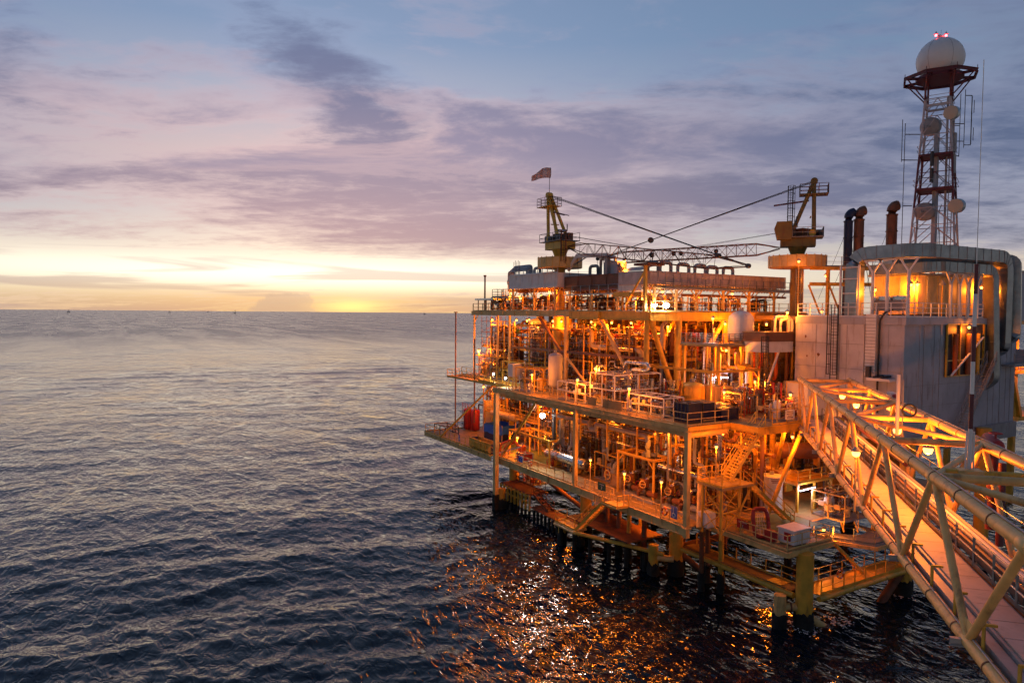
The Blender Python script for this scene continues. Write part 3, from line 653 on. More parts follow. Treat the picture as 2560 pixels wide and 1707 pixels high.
# ------------------------------------------------------------------ truss bridge
BD = V((math.cos(R(42.9)), math.sin(R(42.9)), 0)); BR = V((BD.y, -BD.x, 0))      # along it towards the platform, and across to its right
B0 = V((54.6, 40.0, 0))
def bp(t, s, z): return B0 - BD * t + BR * s + V((0, 0, z))
BL, BW, BZ0, BZ1 = 54.7, 4.1, 14.9, 19.2
bridge = thing('truss_bridge', 'yellow tubular truss bridge with a pink plank walkway running to the platform', 'bridge', bp(0, 0, BZ0))
NPAN = 7; PAN = 7.7; T0 = .8
for s, side in ((0, 'seaward'), (BW, 'inner')):
    MB().tube(bp(-.3, s, BZ1), bp(BL, s, BZ1), .225, 16).build('top_chord', 'bridge_tan', bridge, True)
    MB().tube(bp(-.3, s, BZ0), bp(BL, s, BZ0), .20, 16).build('bottom_chord', 'bridge_tan', bridge, True)
    for i in range(NPAN):
        a = bp(T0 + i * PAN, s, BZ1); m = bp(T0 + (i + .5) * PAN, s, BZ0); c = bp(T0 + (i + 1) * PAN, s, BZ1)
        MB().tube(a, m, .13, 12).build('diagonal', 'bridge_tan', bridge, True)
        MB().tube(c, m, .13, 12).build('diagonal', 'bridge_tan', bridge, True)
        for q in (a,):
            MB().lathe(q - V((0, 0, .02)) - BD * .25, BD, [(0, .226), (.02, .24), (.5, .24), (.52, .226)], 16).build('joint_collar', 'cream', bridge, True)
    MB().tube(bp(-.1, s, BZ0), bp(-.1, s, BZ1), .13, 12).build('end_post', 'bridge_tan', bridge, True)
for i in range(NPAN + 1):
    MB().tube(bp(T0 + i * PAN, 0, BZ1), bp(T0 + i * PAN, BW, BZ1), .16, 12).build('cross_strut', 'bridge_tan', bridge, True)
    if i < NPAN:
        x0, x1 = (0, BW) if i % 2 else (BW, 0)
        MB().tube(bp(T0 + i * PAN, x0, BZ1), bp(T0 + (i + 1) * PAN, x1, BZ1), .13, 12).build('plan_diagonal', 'bridge_tan', bridge, True)
    MB().ibeam(bp(T0 + (i + .5) * PAN, -.5, BZ0 - .05), bp(T0 + (i + .5) * PAN, BW, BZ0 - .05), .16, .25, .03).build('floor_beam', 'grey', bridge)
for s, z in ((0, BZ1), (BW, BZ1), (0, BZ0)):
    rr0 = .225 if z == BZ1 else .20
    MB().tube(bp(-.2, s, z + rr0 + .03), bp(BL, s, z + rr0 + .03), .028, 6).build('conduit', 'grey', bridge)
    cm = mesh_of(MB().lathe((0, 0, 0), BD, [(0, rr0 + .004), (.005, rr0 + .018), (.06, rr0 + .018), (.065, rr0 + .004)], 16), 'clamp', 'rust')
    for i in range(20): piece('clamp', cm, bridge, bp(1.7 + 2.7 * i, s, z))
gm_ = mesh_of(MB().bar((0, 0, -.34), (0, 0, .34), .03, .62, BD), 'gusset', 'cream')
for s in (0, BW):
    for i in range(NPAN): piece('gusset', gm_, bridge, bp(T0 + (i + .5) * PAN, s, BZ0 + .32))
# walkway: single planks on two runners
pl = mesh_of(MB().bar((0, 0, 0), BR * 1.12, 1.30, .06), 'plank', 'plank')
for i in range(int(BL / 1.33)): piece('plank', pl, bridge, bp(i * 1.33 - .9, .78, BZ0 + .42))
for s in (.72, 1.96): MB().bar(bp(-1.5, s, BZ0 + .25), bp(BL, s, BZ0 + .25), .12, .26).build('runner', 'grey', bridge)
MB().bar(bp(-1.0, .45, BZ0 + .12), bp(BL, .45, BZ0 + .12), .35, .30).build('cable_tray', 'grey', bridge)
hk = MB().bar((0, 0, -.3), (0, 0, .75), .08).bar((0, 0, .72), BR * .35 + V((0, 0, .72)), .08)
hm = mesh_of(hk, 'hanger', 'yellow')
for i in range(20): piece('hanger', hm, bridge, bp(1.5 + i * 2.5, .12, BZ0 + .2))
for s, z, r, m in [(2.45, .55, .16, 'galv'), (2.85, .50, .12, 'brown'), (3.25, .55, .17, 'white'), (3.65, .5, .10, 'grey'), (2.3, .1, .14, 'rust')]:
    MB().tube(bp(-2.5, s, BZ0 + z), bp(BL, s, BZ0 + z), r, 10).build('pipe', m, bridge, True)
MB().tube(bp(-1, 3.85, BZ0 + .95), bp(20, 3.85, BZ0 + .95), .15, 10).build('pipe', 'tower_red', bridge, True)
MB().bar(bp(-1, 2.2, BZ0 + .85), bp(BL, 2.2, BZ0 + .85), .04, .5).build('side_panel', 'dark', bridge)
railing([bp(-1, 2.05, BZ0 + .45), bp(BL * .5, 2.05, BZ0 + .45), bp(BL, 2.05, BZ0 + .45)], 'grey handrail along the plank walkway inside the bridge', mat='galv', group='bridge handrails', step=2.0)
railing([bp(2, BW - .1, BZ0 + .9), bp(BL, BW - .1, BZ0 + .9)], 'grey handrail outside the pipes of the bridge', mat='galv', group='bridge handrails', step=2.0, toe=False)
for i, (t, lab) in enumerate([(8.6, 'bright orange floodlight inside the bridge, nearest the platform'), (14.0, 'bright orange floodlight inside the bridge, second from the platform'), (25.2, 'bright orange floodlight inside the bridge, third from the platform'), (30.8, 'bright orange floodlight inside the bridge by the red and white mast')]):
    lamp(bp(t, 2.1, BZ1 - .5), lab, 'sodium', watt=1150, name='bridge_floodlight', size=.22)
lamp(bp(29.0, -.66, 18.0), 'round white globe lamp on a thin pole outside the bridge', 'sodium', pole=3.0, watt=60, size=.2, name='globe_lamp')
# masts that stand on the bridge
def banded_mast(base, h, r, label, bands, name='banded_mast'):
    base = V(base); t = thing(name, label, 'mast', base)
    z = 0
    for i, (hh, m) in enumerate(bands):
        MB().tube(base + V((0, 0, z)), base + V((0, 0, z + hh)), r * (1 - .5 * z / h), 10).build('band', m, t, True); z += hh
    return t
mk = bp(38.2, 1.45, BZ1 + .15)
tm = banded_mast(mk, 30, .075, 'tall red and white banded mast standing on the bridge', [(1.5, 'white'), (1.3, 'tower_red'), (1.2, 'white'), (1.3, 'tower_red'), (1.2, 'white'), (1.1, 'tower_red')])
MB().bar(mk - BR * .4 - V((0, 0, .08)), mk + BR * .4 - V((0, 0, .08)), .6, .12).build('base_plate', 'cream', tm)
MB().tube(mk + V((0, 0, 7.5)), mk + V((0, 0, 15.0)), .013, 6).build('whip', 'white', tm)
for s in (-1, 1): MB().tube(mk + BR * .13 * s, mk + BR * .11 * s + V((0, 0, 1.4)), .035, 8).build('sleeve', 'white', tm)
MB().tube(bp(38.2, 0, BZ1), bp(38.2, BW, BZ1), .12, 12).build('mast_strut', 'yellow', bridge, True)
ms = thing('white_mast', 'short white mast standing on the bridge beside its third floodlight', 'mast', bp(27.4, 1.56, BZ1))
MB().tube(bp(27.4, 1.56, BZ1 - .4), bp(27.4, 1.56, BZ1 + 2.75), .09, 10).build('pole', 'white', ms, True)
MB().tube(bp(27.4, 1.8, BZ1 - .4), bp(27.4, 1.8, BZ1 + 2.5), .03, 8).build('cable', 'grey', ms)
MB().torus(bp(27.4, 2.1, BZ1 + .9), BD, .32, .05).build('coil', 'cable', ms)
hy = thing('fire_monitor', 'dark red fire monitor on a stand at the far side of the bridge', 'fire monitor', bp(31, 4.6, 15.2))
MB().tube(bp(31, 4.7, 15.2), bp(31, 4.7, 19.0), .22, 12).build('stand', 'tower_red', hy, True)
MB().tube(bp(31.5, 4.9, 14.6), bp(31.5, 4.9, 18.4), .16, 12).build('pipe', 'tower_red', hy, True)
MB().capsule(bp(31.6, 4.7, 19.1), bp(30.2, 4.7, 19.35), .3, 14).build('nozzle', 'red', hy, True)
MB().torus(bp(31.2, 4.7, 19.7), (0, 0, 1), .26, .03).build('wheel', 'red', hy)
MB().tube(bp(31.2, 4.7, 19.2), bp(31.2, 4.7, 19.7), .05, 8).build('stem', 'red', hy)
sb = thing('switch_cabinet', 'small pink cabinet beside the inner chord of the bridge', 'cabinet', bp(12.6, 4.6, 18.0))
MB().bar(bp(12.0, 4.65, 18.9), bp(13.2, 4.65, 18.9), .4, 1.3).build('body', 'white', sb)
MB().tube(bp(12.6, 4.65, 15), bp(12.6, 4.65, 18.3), .07, 8).build('stand', 'yellow', sb)
ex = thing('fire_extinguisher', 'red fire extinguisher hung beside the bridge cabinet', 'extinguisher', bp(14.2, 4.6, 18))
MB().capsule(bp(14.2, 4.55, 18.1), bp(14.2, 4.55, 19.6), .24, 12).build('cylinder', 'red', ex, True)
MB().tube(bp(14.2, 4.55, 15), bp(14.2, 4.55, 18.2), .05, 8).build('stand', 'yellow', ex)

# ------------------------------------------------------------------ grey building on the right
bld = thing('grey_building', 'windowless grey steel building with a duct covered roof beside the bridge', 'building', (62, 34.7, 13))
MB().box(62.1, 83, 34.8, 46, 13.4, 24.75).build('wall', 'wall_grey', bld)
pan = [(46.0, 41.15), (41.0, 38.55), (37.5, 34.75)]
for i, (ya, yb) in enumerate(pan):
    MB().box(61.92 - .05 * (i == 0), 62.1, yb, ya, 13.4, 24.2).build('wall_panel', ['wall_light', 'wall_light', 'wall_grey'][i], bld)
MB().box(61.84, 62.3, 34.6, 46.05, 24.22, 24.9).build('parapet', 'wall_grey', bld)
MB().box(62.3, 83.1, 34.58, 34.8, 24.25, 24.9).build('parapet', 'wall_grey', bld)
MB().box(62.2, 83, 34.8, 46, 24.76, 24.86).build('roof', 'deck_plate', bld)
MB().box(62.0, 83.1, 34.5, 34.78, 12.4, 14.0).build('skirt', 'grey', bld)
rp = mesh_of(MB().bar((0, 0, 0), (0, 0, 10.2), .05, .03), 'wall_rib', 'wall_grey')
for x in (64.5, 67.0, 78.5, 81): piece('wall_rib', rp, bld, (x, 34.77, 14))
sv = mesh_of(MB().box(-.03, 0, -.02, .02, 0, 10.6), 'weld_seam', 'grey'); sh_ = mesh_of(MB().box(-.03, 0, 0, 1, -.02, .02), 'weld_seam', 'grey')
for y in (36.2, 40.3, 43.6): piece('weld_seam', sv, bld, (61.93 - .05 * (y > 41.1), y, 13.5))
for z in (16.6, 19.9, 22.3):
    for ya, yb in ((34.8, 37.1), (38.6, 40.9), (41.2, 45.9)): piece('weld_seam', sh_, bld, (61.92 - .05 * (ya > 41), ya, z), scale=(1, yb - ya, 1))
for x in (65.2, 68.0, 77.4, 79.8, 82): MB().box(x - .02, x + .02, 34.76, 34.79, 14, 24.2).build('weld_seam', 'grey', bld)
for z in (16.6, 18.6): MB().box(62.2, 83, 34.765, 34.795, z - .02, z + .02).build('weld_seam', 'grey', bld)
# the lit opening on the side wall
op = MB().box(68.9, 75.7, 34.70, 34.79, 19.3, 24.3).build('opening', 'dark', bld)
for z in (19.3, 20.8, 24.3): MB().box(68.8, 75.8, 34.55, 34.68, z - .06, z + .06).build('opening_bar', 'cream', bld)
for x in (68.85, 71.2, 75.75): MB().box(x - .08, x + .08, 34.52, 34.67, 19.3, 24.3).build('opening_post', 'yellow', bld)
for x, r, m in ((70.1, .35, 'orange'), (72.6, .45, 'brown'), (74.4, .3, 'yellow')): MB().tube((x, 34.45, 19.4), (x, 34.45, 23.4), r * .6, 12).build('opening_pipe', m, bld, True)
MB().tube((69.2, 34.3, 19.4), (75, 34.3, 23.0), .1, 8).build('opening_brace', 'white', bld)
# louvred panel and cable on the front
lv = thing('louvred_duct', 'narrow white ribbed riser on the front wall of the grey building', 'duct', (61.7, 37.7, 19))
MB().box(61.55, 61.9, 37.2, 38.2, 19.4, 25.2).build('casing', 'white', lv)
rm = mesh_of(MB().box(0, .06, 0, 1.0, 0, .04), 'rib', 'grey')
for i in range(18): piece('rib', rm, lv, (61.5, 37.2, 19.7 + i * .3))
MB().pipe([(62.5, 36.2, 25.6), (61.8, 36.6, 25.3), (61.7, 36.95, 24.6), (61.7, 37.0, 17.5), (61.7, 36.9, 16)], .09, 8).build('cable', 'cable', lv, True)
sh = thing('wall_shelf', 'white shelf with dark cable coils on the front of the grey building', 'shelf', (61.4, 36.5, 19))
MB().box(60.9, 61.9, 35.4, 37.6, 19.05, 19.3).build('tray', 'white', sh)
for y in (36.0, 36.7): MB().torus((61.3, y, 19.45), (0, .2, 1), .4, .09).build('coil', 'cable', sh, True)
MB().box(61.2, 61.6, 37.5, 37.9, 19.3, 20.3).build('box', 'dark', sh)
gs = random.Random(9)
for y, z, rx in ((44.8, 22.9, .15), (44.6, 20.9, .12), (43.3, 21.1, .2)):
    pts = [(61.865, y + rx * gs.uniform(.4, 1.2) * math.cos(a), z + rx * gs.uniform(.6, 1.7) * math.sin(a)) for a in [2 * math.pi * i / 11 for i in range(11)]]
    MB().add(pts, [tuple(range(10, -1, -1))]).build('rust_scar', 'rust', bld)
ladder((61.5, 41.35, 18.7), 7.4, (0, 1, 0), (-1, 0, 0), 'tall black caged ladder on the front of the grey building', 'black', start=.6, width=.75)
railing([(62.0, 45.9, 24.9), (62.0, 34.7, 24.9), (75.6, 34.7, 24.9)], 'white railing round the roof of the grey building', mat='white', h=1.35, step=1.35, r=.04, mid=3)
gt = thing('pipe_bridge', 'white panelled walkway between the domed vessel and the grey building', 'walkway', (55, 46, 19.6))
MB().box(57.6, 62.0, 46.4, 49.0, 21.2, 22.3).build('side', 'white', gt)
MB().box(57.5, 62.0, 46.3, 49.1, 22.32, 23.2).build('upper_band', 'brown', gt)
MB().box(57.4, 62.0, 46.2, 49.2, 23.22, 23.3).build('top_plate', 'deck_plate', gt)
MB().tube((60, 46.6, 21.2), (58.0, 46.6, 17.2), .12, 8).build('strut', 'white', gt)
lad = ladder((56.9, 45.9, 17.5), 5.4, (.8, -.5, 0), (-.6, -.7, 0), 'black caged ladder rising to the panelled walkway', 'black', start=1.2)
# ladder flight on the side wall
stair((70.3, 33.9, 13.9), (76.0, 33.9, 20.6), .8, (0, 1, 0), 'steep dim stair on the side wall of the grey building', mat='grey')

# ducts
def duct(pts, w_, h_, label, mat='galv', parent_name='duct', bands=0.0, seg=5, bend=1.2):
    """a rectangular duct along a path with swept elbows and seam bands"""
    pts = [V(p) for p in pts]; t = thing(parent_name, label, 'duct', pts[-1])
    path = [pts[0]]
    for i in range(1, len(pts) - 1):
        a, b_, c = pts[i - 1], pts[i], pts[i + 1]; u = (a - b_); v = (c - b_); k = min(bend if abs(u.z) + abs(v.z) > 3 else .3, u.length * .48, v.length * .48)
        u = u.normalized() * k; v = v.normalized() * k
        for j in range(seg + 1):
            f = j / seg; path.append(b_ + u * (1 - f) ** 2 + v * f ** 2)
    path.append(pts[-1]); 
    # one casing per leg of the run, so each length of duct is its own sheet-metal piece
    rings = []; a_prev = None
    for i, p in enumerate(path):
        d = (path[min(i + 1, len(path) - 1)] - path[max(i - 1, 0)]).normalized()
        if abs(d.z) > .9: a = a_prev if a_prev is not None else V((0, 1, 0)); a = (a - d * a.dot(d)).normalized()
        else: a = V((-d.y, d.x, 0)).normalized() if a_prev is None or True else a_prev
        if a_prev is not None and a.dot(a_prev) < 0: a = -a
        a_prev = a; bb = d.cross(a).normalized()
        rings.append((p, d, a, bb))
    n = len(rings); cut = 0
    while cut < n - 1:
        e = min(cut + seg, n - 1); b_ = MB(); vs = []
        for p, d, a, bb in rings[cut:e + 1]: vs += [p + a * sx * w_ / 2 + bb * sy * h_ / 2 for sx, sy in ((-1, -1), (1, -1), (1, 1), (-1, 1))]
        m = e - cut
        fs = [(i * 4 + k, i * 4 + (k + 1) % 4, i * 4 + 4 + (k + 1) % 4, i * 4 + 4 + k) for i in range(m) for k in range(4)] + [(0, 1, 2, 3), (m * 4 + 3, m * 4 + 2, m * 4 + 1, m * 4)]
        b_.add(vs, fs).build('casing', mat, t); cut = e
    if bands:
        for i in range(n - 1):
            p, d, a, bb = rings[i]; q = rings[i + 1][0]; L = (q - p).length; k = int(L / bands)
            for j in range(k + 1):
                c = p + (q - p) * (j + .5) / (k + 1)
                x = MB()
                for sx, sy, s2x, s2y in ((-1, -1, 1, -1), (1, -1, 1, 1), (1, 1, -1, 1), (-1, 1, -1, -1)):
                    x.bar(c + a * sx * (w_ / 2 + .012) + bb * sy * (h_ / 2 + .012), c + a * s2x * (w_ / 2 + .012) + bb * s2y * (h_ / 2 + .012), .035, .035)
                x.build('seam_band', 'grey', t)
    return t
duct([(62.9, 40.3, 24.9), (62.9, 40.3, 31.0), (62.9, 35.2, 31.0), (64.6, 34.4, 31.0), (78.9, 34.4, 31.1), (78.9, 34.4, 21.6), (78.9, 36, 21.4)], 1.25, 1.2, 'large grey sheet-metal duct looping over the front of the roof', bands=1.6, bend=1.7)
duct([(66.0, 38.9, 30.6), (80.9, 35.6, 30.9), (81.3, 34.5, 30.9), (81.3, 34.3, 22.9), (81.3, 36, 22.6)], 1.1, 1.2, 'second grey duct dropping down the far end of the side wall', bands=1.6, bend=1.7)
duct([(64.2, 39.6, 29.45), (66.0, 35.3, 29.6), (67.5, 34.9, 29.7), (76.7, 34.6, 29.7), (76.7, 34.2, 18.6), (76.7, 35.2, 17.9)], 1.05, .95, 'smaller grey duct under the loop, dropping down the side wall', bands=1.5, bend=1.2)
for i, (x, y) in enumerate([(62.5, 38.2), (62.5, 36.8), (62.6, 34.9), (69.2, 34.6), (70.8, 34.6), (72.4, 34.6), (74.2, 34.6)]):
    s = thing('duct_support', ['first', 'second', 'third', 'fourth', 'fifth', 'sixth', 'last'][i] + ' white forked post under the roof ducts, counting from the ladder', 'post', (x, y, 24.9), 'forked duct posts')
    zt = 29.2 if i < 3 else 28.2
    MB().tube((x, y, 24.9), (x, y, zt), .15, 10).build('post', 'white', s, True)
    d = V((0, 1, 0)) if i < 3 else V((1, 0, 0))
    for k in (-1, 1): MB().bar(V((x, y, zt - .15)), V((x, y, zt + (1.0 if i < 3 else .9))) + d * k * .75, .14).build('fork', 'white', s)
    MB().bar(V((x, y, zt + (1.05 if i < 3 else .95))) - d * .9, V((x, y, zt + (1.05 if i < 3 else .95))) + d * .9, .12).build('cradle', 'white', s)
sc_ = thing('duct_scaffold', 'white post frame clasping the front leg of the large duct', 'frame', (62, 41, 24.9))
for y in (41.25, 39.35): MB().bar((62.1, y, 24.9), (62.1, y, 29.9), .16).build('post', 'white', sc_)
for z in (25.9, 27.2, 28.6, 29.7): MB().bar((62.1, 41.2, z), (62.1, 39.4, z), .09).build('rung', 'white', sc_)
enc = thing('engine_enclosure', 'orange lit engine enclosure under the roof ducts', 'enclosure', (66, 36, 24.9))
MB().box(66.0, 76.2, 35.9, 40.5, 25.2, 28.9).build('body', 'cream', enc)
for y in (36.2, 37.6, 39.0): MB().box(65.9, 65.98, y - .05, y + .05, 25.3, 28.8).build('seam', 'grey', enc)
for x in (67.5, 69.5, 71.5, 73.5, 75.5): MB().box(x - .05, x + .05, 35.8, 35.88, 25.3, 28.8).build('seam', 'grey', enc)
MB().box(65.7, 76.4, 35.7, 40.7, 28.92, 29.1).build('roof', 'grey', enc)
MB().box(65.2, 76.6, 35.3, 40.9, 24.9, 25.18).build('skid_base', 'navy', enc)
bx = thing('control_cabinet', 'low grey control cabinet by the roof railing', 'cabinet', (63, 37, 24.9))
MB().box(63.0, 63.8, 35.6, 38.4, 25.5, 26.5).build('body', 'grey', bx); MB().box(62.9, 63.9, 35.5, 38.5, 26.52, 26.9).build('lid', 'steel', bx)
for y in (35.8, 38.2): MB().bar((63.4, y, 24.9), (63.4, y, 25.5), .1).build('leg', 'grey', bx)
# exhaust stacks behind
def stack(x, y, zt, r, mat, label, tip):
    t = thing('exhaust_stack', label, 'exhaust stack', (x, y, 25)); tip = V(tip)
    MB().tube((x, y, 25), (x, y, zt - 1.4), r, 16).build('shaft', mat, t, True)
    MB().pipe([(x, y, zt - 1.42), (x, y, zt - .75), V((x, y, zt - .4)) + tip * .3, V((x, y, zt - .32)) + tip * .62], r + .012, 16, .6, 4).build('cowl', mat, t, True)
    for z in (zt - 1.5, zt - 3.4): MB().lathe((x, y, z), (0, 0, 1), [(0, r + .01), (.02, r + .06), (.14, r + .06), (.16, r + .01)], 16).build('flange', mat, t)
    for k in (0, 2.1, 4.2):
        MB().tube((x, y, zt - 2), (x + 3 * math.cos(k), y + 3 * math.sin(k), 27), .02, 5).build('guy_wire', 'cable', t)
stack(74.5, 48.7, 37.4, .48, 'navy', 'dark blue exhaust stack with a hooked top behind the ducts', AX_R)
stack(75.6, 48.1, 37.6, .55, 'brown', 'rusty exhaust stack right beside the blue one', AX_R)
stack(78.8, 46.1, 38.2, .58, 'brown', 'rusty exhaust stack standing alone beside the lattice tower', AX_R)
sup = thing('stack_gantry', 'orange lit steel gantry between the crane column and the stacks', 'gantry', (71, 49, 25))
for x, y in ((70.8, 48.6), (73.6, 47.0), (70.8, 52)): MB().bar((x, y, 25), (x, y, 30.3), .3).build('post', 'yellow', sup)
for z in (28.6, 30.4): MB().bar((69.0, 49.6, z), (76.5, 45.4, z), .3, .4).build('beam', 'yellow', sup)
for k in ((68.9, 49.7), (70.9, 48.5), (72.6, 47.6)): MB().bar((k[0], k[1], 28.5), (k[0] + 1.2, k[1] - .7, 25.2), .16).build('brace', 'yellow', sup)
railing([(67.5, 50.5, 30.6), (76.8, 45.2, 30.6)], 'thin railing on the gantry beside the crane column', mat='grey')
side_deck = thing('stack_platform', 'dim platform carrying the exhaust stacks behind the grey building', 'platform', (66, 46.3, 24.6))
MB().box(66, 82, 46.3, 54.6, 24.5, 24.95).build('plate', 'under', side_deck)
for x, y in ((66.5, 46.6), (81.5, 46.6), (81.5, 54), (74, 50)): MB().bar((x, y, Z2), (x, y, 24.5), .35).build('column', 'yellow', side_deck)

# ------------------------------------------------------------------ radome tower
tw = thing('radome_tower', 'red and white lattice mast with a white radome on an open red ring', 'tower', (79.0, 41.4, 24.9))
TX, TY = 79.0, 41.4
def tp(k, z):
    half = 2.0 + (48.8 - z) * .0 + (1.16 if z >= 48.8 else 1.16 + (48.8 - z) * .0568) - 2.0
    a = R(22) + k * math.pi / 2 + R(45)
    rr_ = half * math.sqrt(2); return V((TX + rr_ * math.cos(a), TY + rr_ * math.sin(a), z))
LV = [24.9, 27, 29, 31, 33, 35, 36.9, 38.8, 40.7, 42.7, 44.8, 46.8, 48.7]
for j in range(12):
    z0, z1 = LV[j], LV[j + 1]; m = 'tower_red' if 36.8 < z0 < 42.6 else 'tower_white'
    for k in range(4):
        MB().tube(tp(k, z0), tp(k, z1), .11, 8).build('leg', m, tw, True)
        a, b_, c, d = tp(k, z0), tp((k + 1) % 4, z1), tp((k + 1) % 4, z0), tp(k, z1)
        top_m = (b_ + d) / 2
        MB().tube(a, top_m, .045, 6).build('lattice_brace', m, tw); MB().tube(c, top_m, .045, 6).build('lattice_brace', m, tw)
        MB().tube(d, b_, .045, 6).build('lattice_strut', m, tw)
for i in range(5):
    MB().pipe([V((TX + .3, TY - .4 + .16 * i, 24.9)), V((TX + .3, TY - .4 + .16 * i, 34 + 2.6 * i)), V((TX - .8 + .3 * i, TY - .9, 34.6 + 2.6 * i))], .035, 6).build('feeder_cable', 'cable', tw)
for k in range(4): MB().tube(tp(k, 48.7), tp(k, 51.0), .11, 8).build('leg', 'tower_red', tw, True)
oct_ = [V((TX + 3.6 * math.cos(R(8 + 45 * i)), TY + 3.6 * math.sin(R(8 + 45 * i)), 51.1)) for i in range(8)]
for i in range(8):
    MB().ibeam(oct_[i], oct_[(i + 1) % 8], .2, .34, .04).build('ring_beam', 'tower_red', tw)
    MB().ibeam(oct_[i], V((TX, TY, 51.1)), .16, .28, .03).build('ring_spoke', 'tower_red', tw)
    inner = V((TX, TY, 51.1)).lerp(oct_[i], .62); inner2 = V((TX, TY, 51.1)).lerp(oct_[(i + 1) % 8], .62)
    MB().bar(inner, inner2, .12, .2).build('ring_strut', 'tower_red', tw)
    k = min(range(4), key=lambda q: (tp(q, 48.7) - (oct_[i] - V((0, 0, 2.4)))).length)
    MB().tube(tp(k, 48.6), V((TX, TY, 51.0)).lerp(oct_[i], .93), .07, 8).build('ring_brace', 'tower_red', tw)
    MB().bar(oct_[i] + V((0, 0, .15)), oct_[i] + V((0, 0, .5)), .05).build('stub_post', 'tower_red', tw)
MB().lathe((TX, TY, 50.9), (0, 0, 1), [(0, 2.3), (.35, 2.3)], 24).build('radome_seat', 'tower_red', tw)
rd = thing('radome', 'white radome ball on top of the lattice tower', 'radome', (TX, TY, 51.2))
prof = [(max(0, 2.3 * (1 - math.cos(t)) - .48), 2.3 * math.sin(t)) for t in [math.pi * (0.21 + .79 * i / 22) for i in range(23)]]
MB().lathe((TX, TY, 51.27), (0, 0, 1), prof, 48).build('dome', 'radome', rd, True)
for k in range(6):
    a = R(-122 + 60 * k); pts = [V((TX + (r_ + .004) * math.cos(a), TY + (r_ + .004) * math.sin(a), 51.27 + h_)) for h_, r_ in prof]
    MB().pipe(pts, .018, 4, .01, 1).build('seam', 'grey', rd)
zt = 51.27 + prof[-1][0]
MB().box(TX - .5, TX + .5, TY - .12, TY + .12, zt - .06, zt + .28).build('lamp_beam', 'grey', rd)
MB().tube((TX, TY, zt), (TX, TY, zt + .95), .02, 5).build('lightning_rod', 'grey', rd)
for s, lb in ((-1, 'red warning light on top of the radome, the one towards the cranes'), (1, 'red warning light on top of the radome, the one away from the cranes')):
    lamp(V((TX, TY, zt + .33)) + AX_R * s * .55, lb, 'red', watt=16, name='warning_light', size=.13)
col_ = MB().box(TX - .35, TX + .05, TY - .2, TY + .2, 24.9, 46.5).build('cable_tray', 'wall_grey', tw)
MB().tube((TX + .6, TY - .8, 24.9), (TX + .5, TY - .7, 49), .12, 8).build('conduit', 'tower_white', tw)
for z, m in ((38.9, 'tower_red'), (42.6, 'tower_red'), (48.0, 'tower_white')):
    b_ = MB()
    for k in range(4): b_.bar(tp(k, z), tp((k + 1) % 4, z), .16, .22)
    b_.build('platform_frame', m, tw)
    if z < 45: MB().prism([(tp(k, z).x, tp(k, z).y) for k in range(4)], z - .05, z + .02).build('platform_grating', m, tw)
    b_ = MB()
    for k in range(4):
        for hh in (.5, 1.0): b_.bar(tp(k, z) * 1.0 + (tp(k, z) - V((TX, TY, z))) * .15 + V((0, 0, hh)), tp((k + 1) % 4, z) + (tp((k + 1) % 4, z) - V((TX, TY, z))) * .15 + V((0, 0, hh)), .04)
    b_.build('platform_rail', 'grey', tw)
ladder((TX + 1.0, TY - 1.0, 25), 22, (.8, -.5, 0), (.5, .8, 0), 'slim ladder inside the lattice tower', 'tower_white', cage=False, width=.4)
def dish(c, d, rad, label, back=False):
    c = V(c); d = V(d).normalized(); t = thing('dish_antenna', label, 'dish antenna', c)
    MB().lathe(c - d * .35, d, [(0, .3), (.05, rad * .92), (.12, rad), (.78, rad), (.80, rad * .97)], 24).build('drum', 'grey' if back else 'galv', t, True)
    MB().lathe(c + d * .45, d, [(0, rad * .97), (.03, rad * .6), (.04, .02)], 24).build('cover', 'grey' if back else 'dish', t, True)
    MB().tube(c - d * .35, c - d * 1.1, .12, 8).build('mount', 'grey', t)
vc = V((-TX, -TY, -15)).normalized()
dl = (vc - AX_R * .55).normalized(); dr_ = (-vc + AX_R * .3)
dish((78.7 - 1.2, 40.6 - 1.4, 46.6), dl, .72, 'pale round dish antenna high on the tower under the red ring')
dish((79.1 - 1.0, 40.3 - 1.6, 36.8), dl, .76, 'pale round dish antenna low on the tower near the stacks')
dish((79.0 - .6, 41.9, 45.9), -dl, 1.0, 'dark back of a large dish high inside the tower', True)
dish((79.0 - .8, 42.1, 36.6), -dl, 1.0, 'dark back of a large dish low inside the tower', True)
for i, (s, z0, z1, lb) in enumerate([(1.15, 40.6, 44.9, 'grey panel antenna pair on the bridge side of the tower'), (-1.25, 39.6, 42.9, 'dark panel antennas on the crane side of the tower')]):
    t = thing('panel_antenna', lb, 'antenna', V((TX, TY, z0)) + AX_R * s)
    c = V((TX, TY, 0)) + AX_R * s - AX_F * 1.2
    for z, e in ((z0, (z0 + z1) / 2 - .15), ((z0 + z1) / 2 + .1, z1)): MB().bar(c + V((0, 0, z)), c + V((0, 0, e)), .42, .2).build('panel', 'grey' if s > 0 else 'dark', t)
    MB().bar(c + V((0, 0, z0)) + AX_F * .25, c + V((0, 0, z1)) + AX_F * .25, .1).build('pole', 'grey', t)
def whip(p, h, arm, label, folded=False):
    p = V(p); t = thing('whip_antenna', label, 'antenna', p)
    MB().tube(p, p + V((0, 0, h)), .035, 6).build('rod', 'dark', t)
    for z, a in arm: MB().bar(p + V((0, 0, z)), p + V((0, 0, z)) + V(a), .08).build('arm', 'dark', t)
    if folded:
        q = p + AX_R * .75
        MB().pipe([p + V((0, 0, .3)), q + V((0, 0, .3)), q + V((0, 0, h * .9)), p + V((0, 0, h * .9))], .05, 6, .1, 2).build('loop', 'dark', t)
        for z in (.8, h * .6): MB().bar(q + V((0, 0, z)) + AX_R * .25, q + V((0, 0, z + 1.4)) + AX_R * .25, .05).build('dipole', 'dark', t)
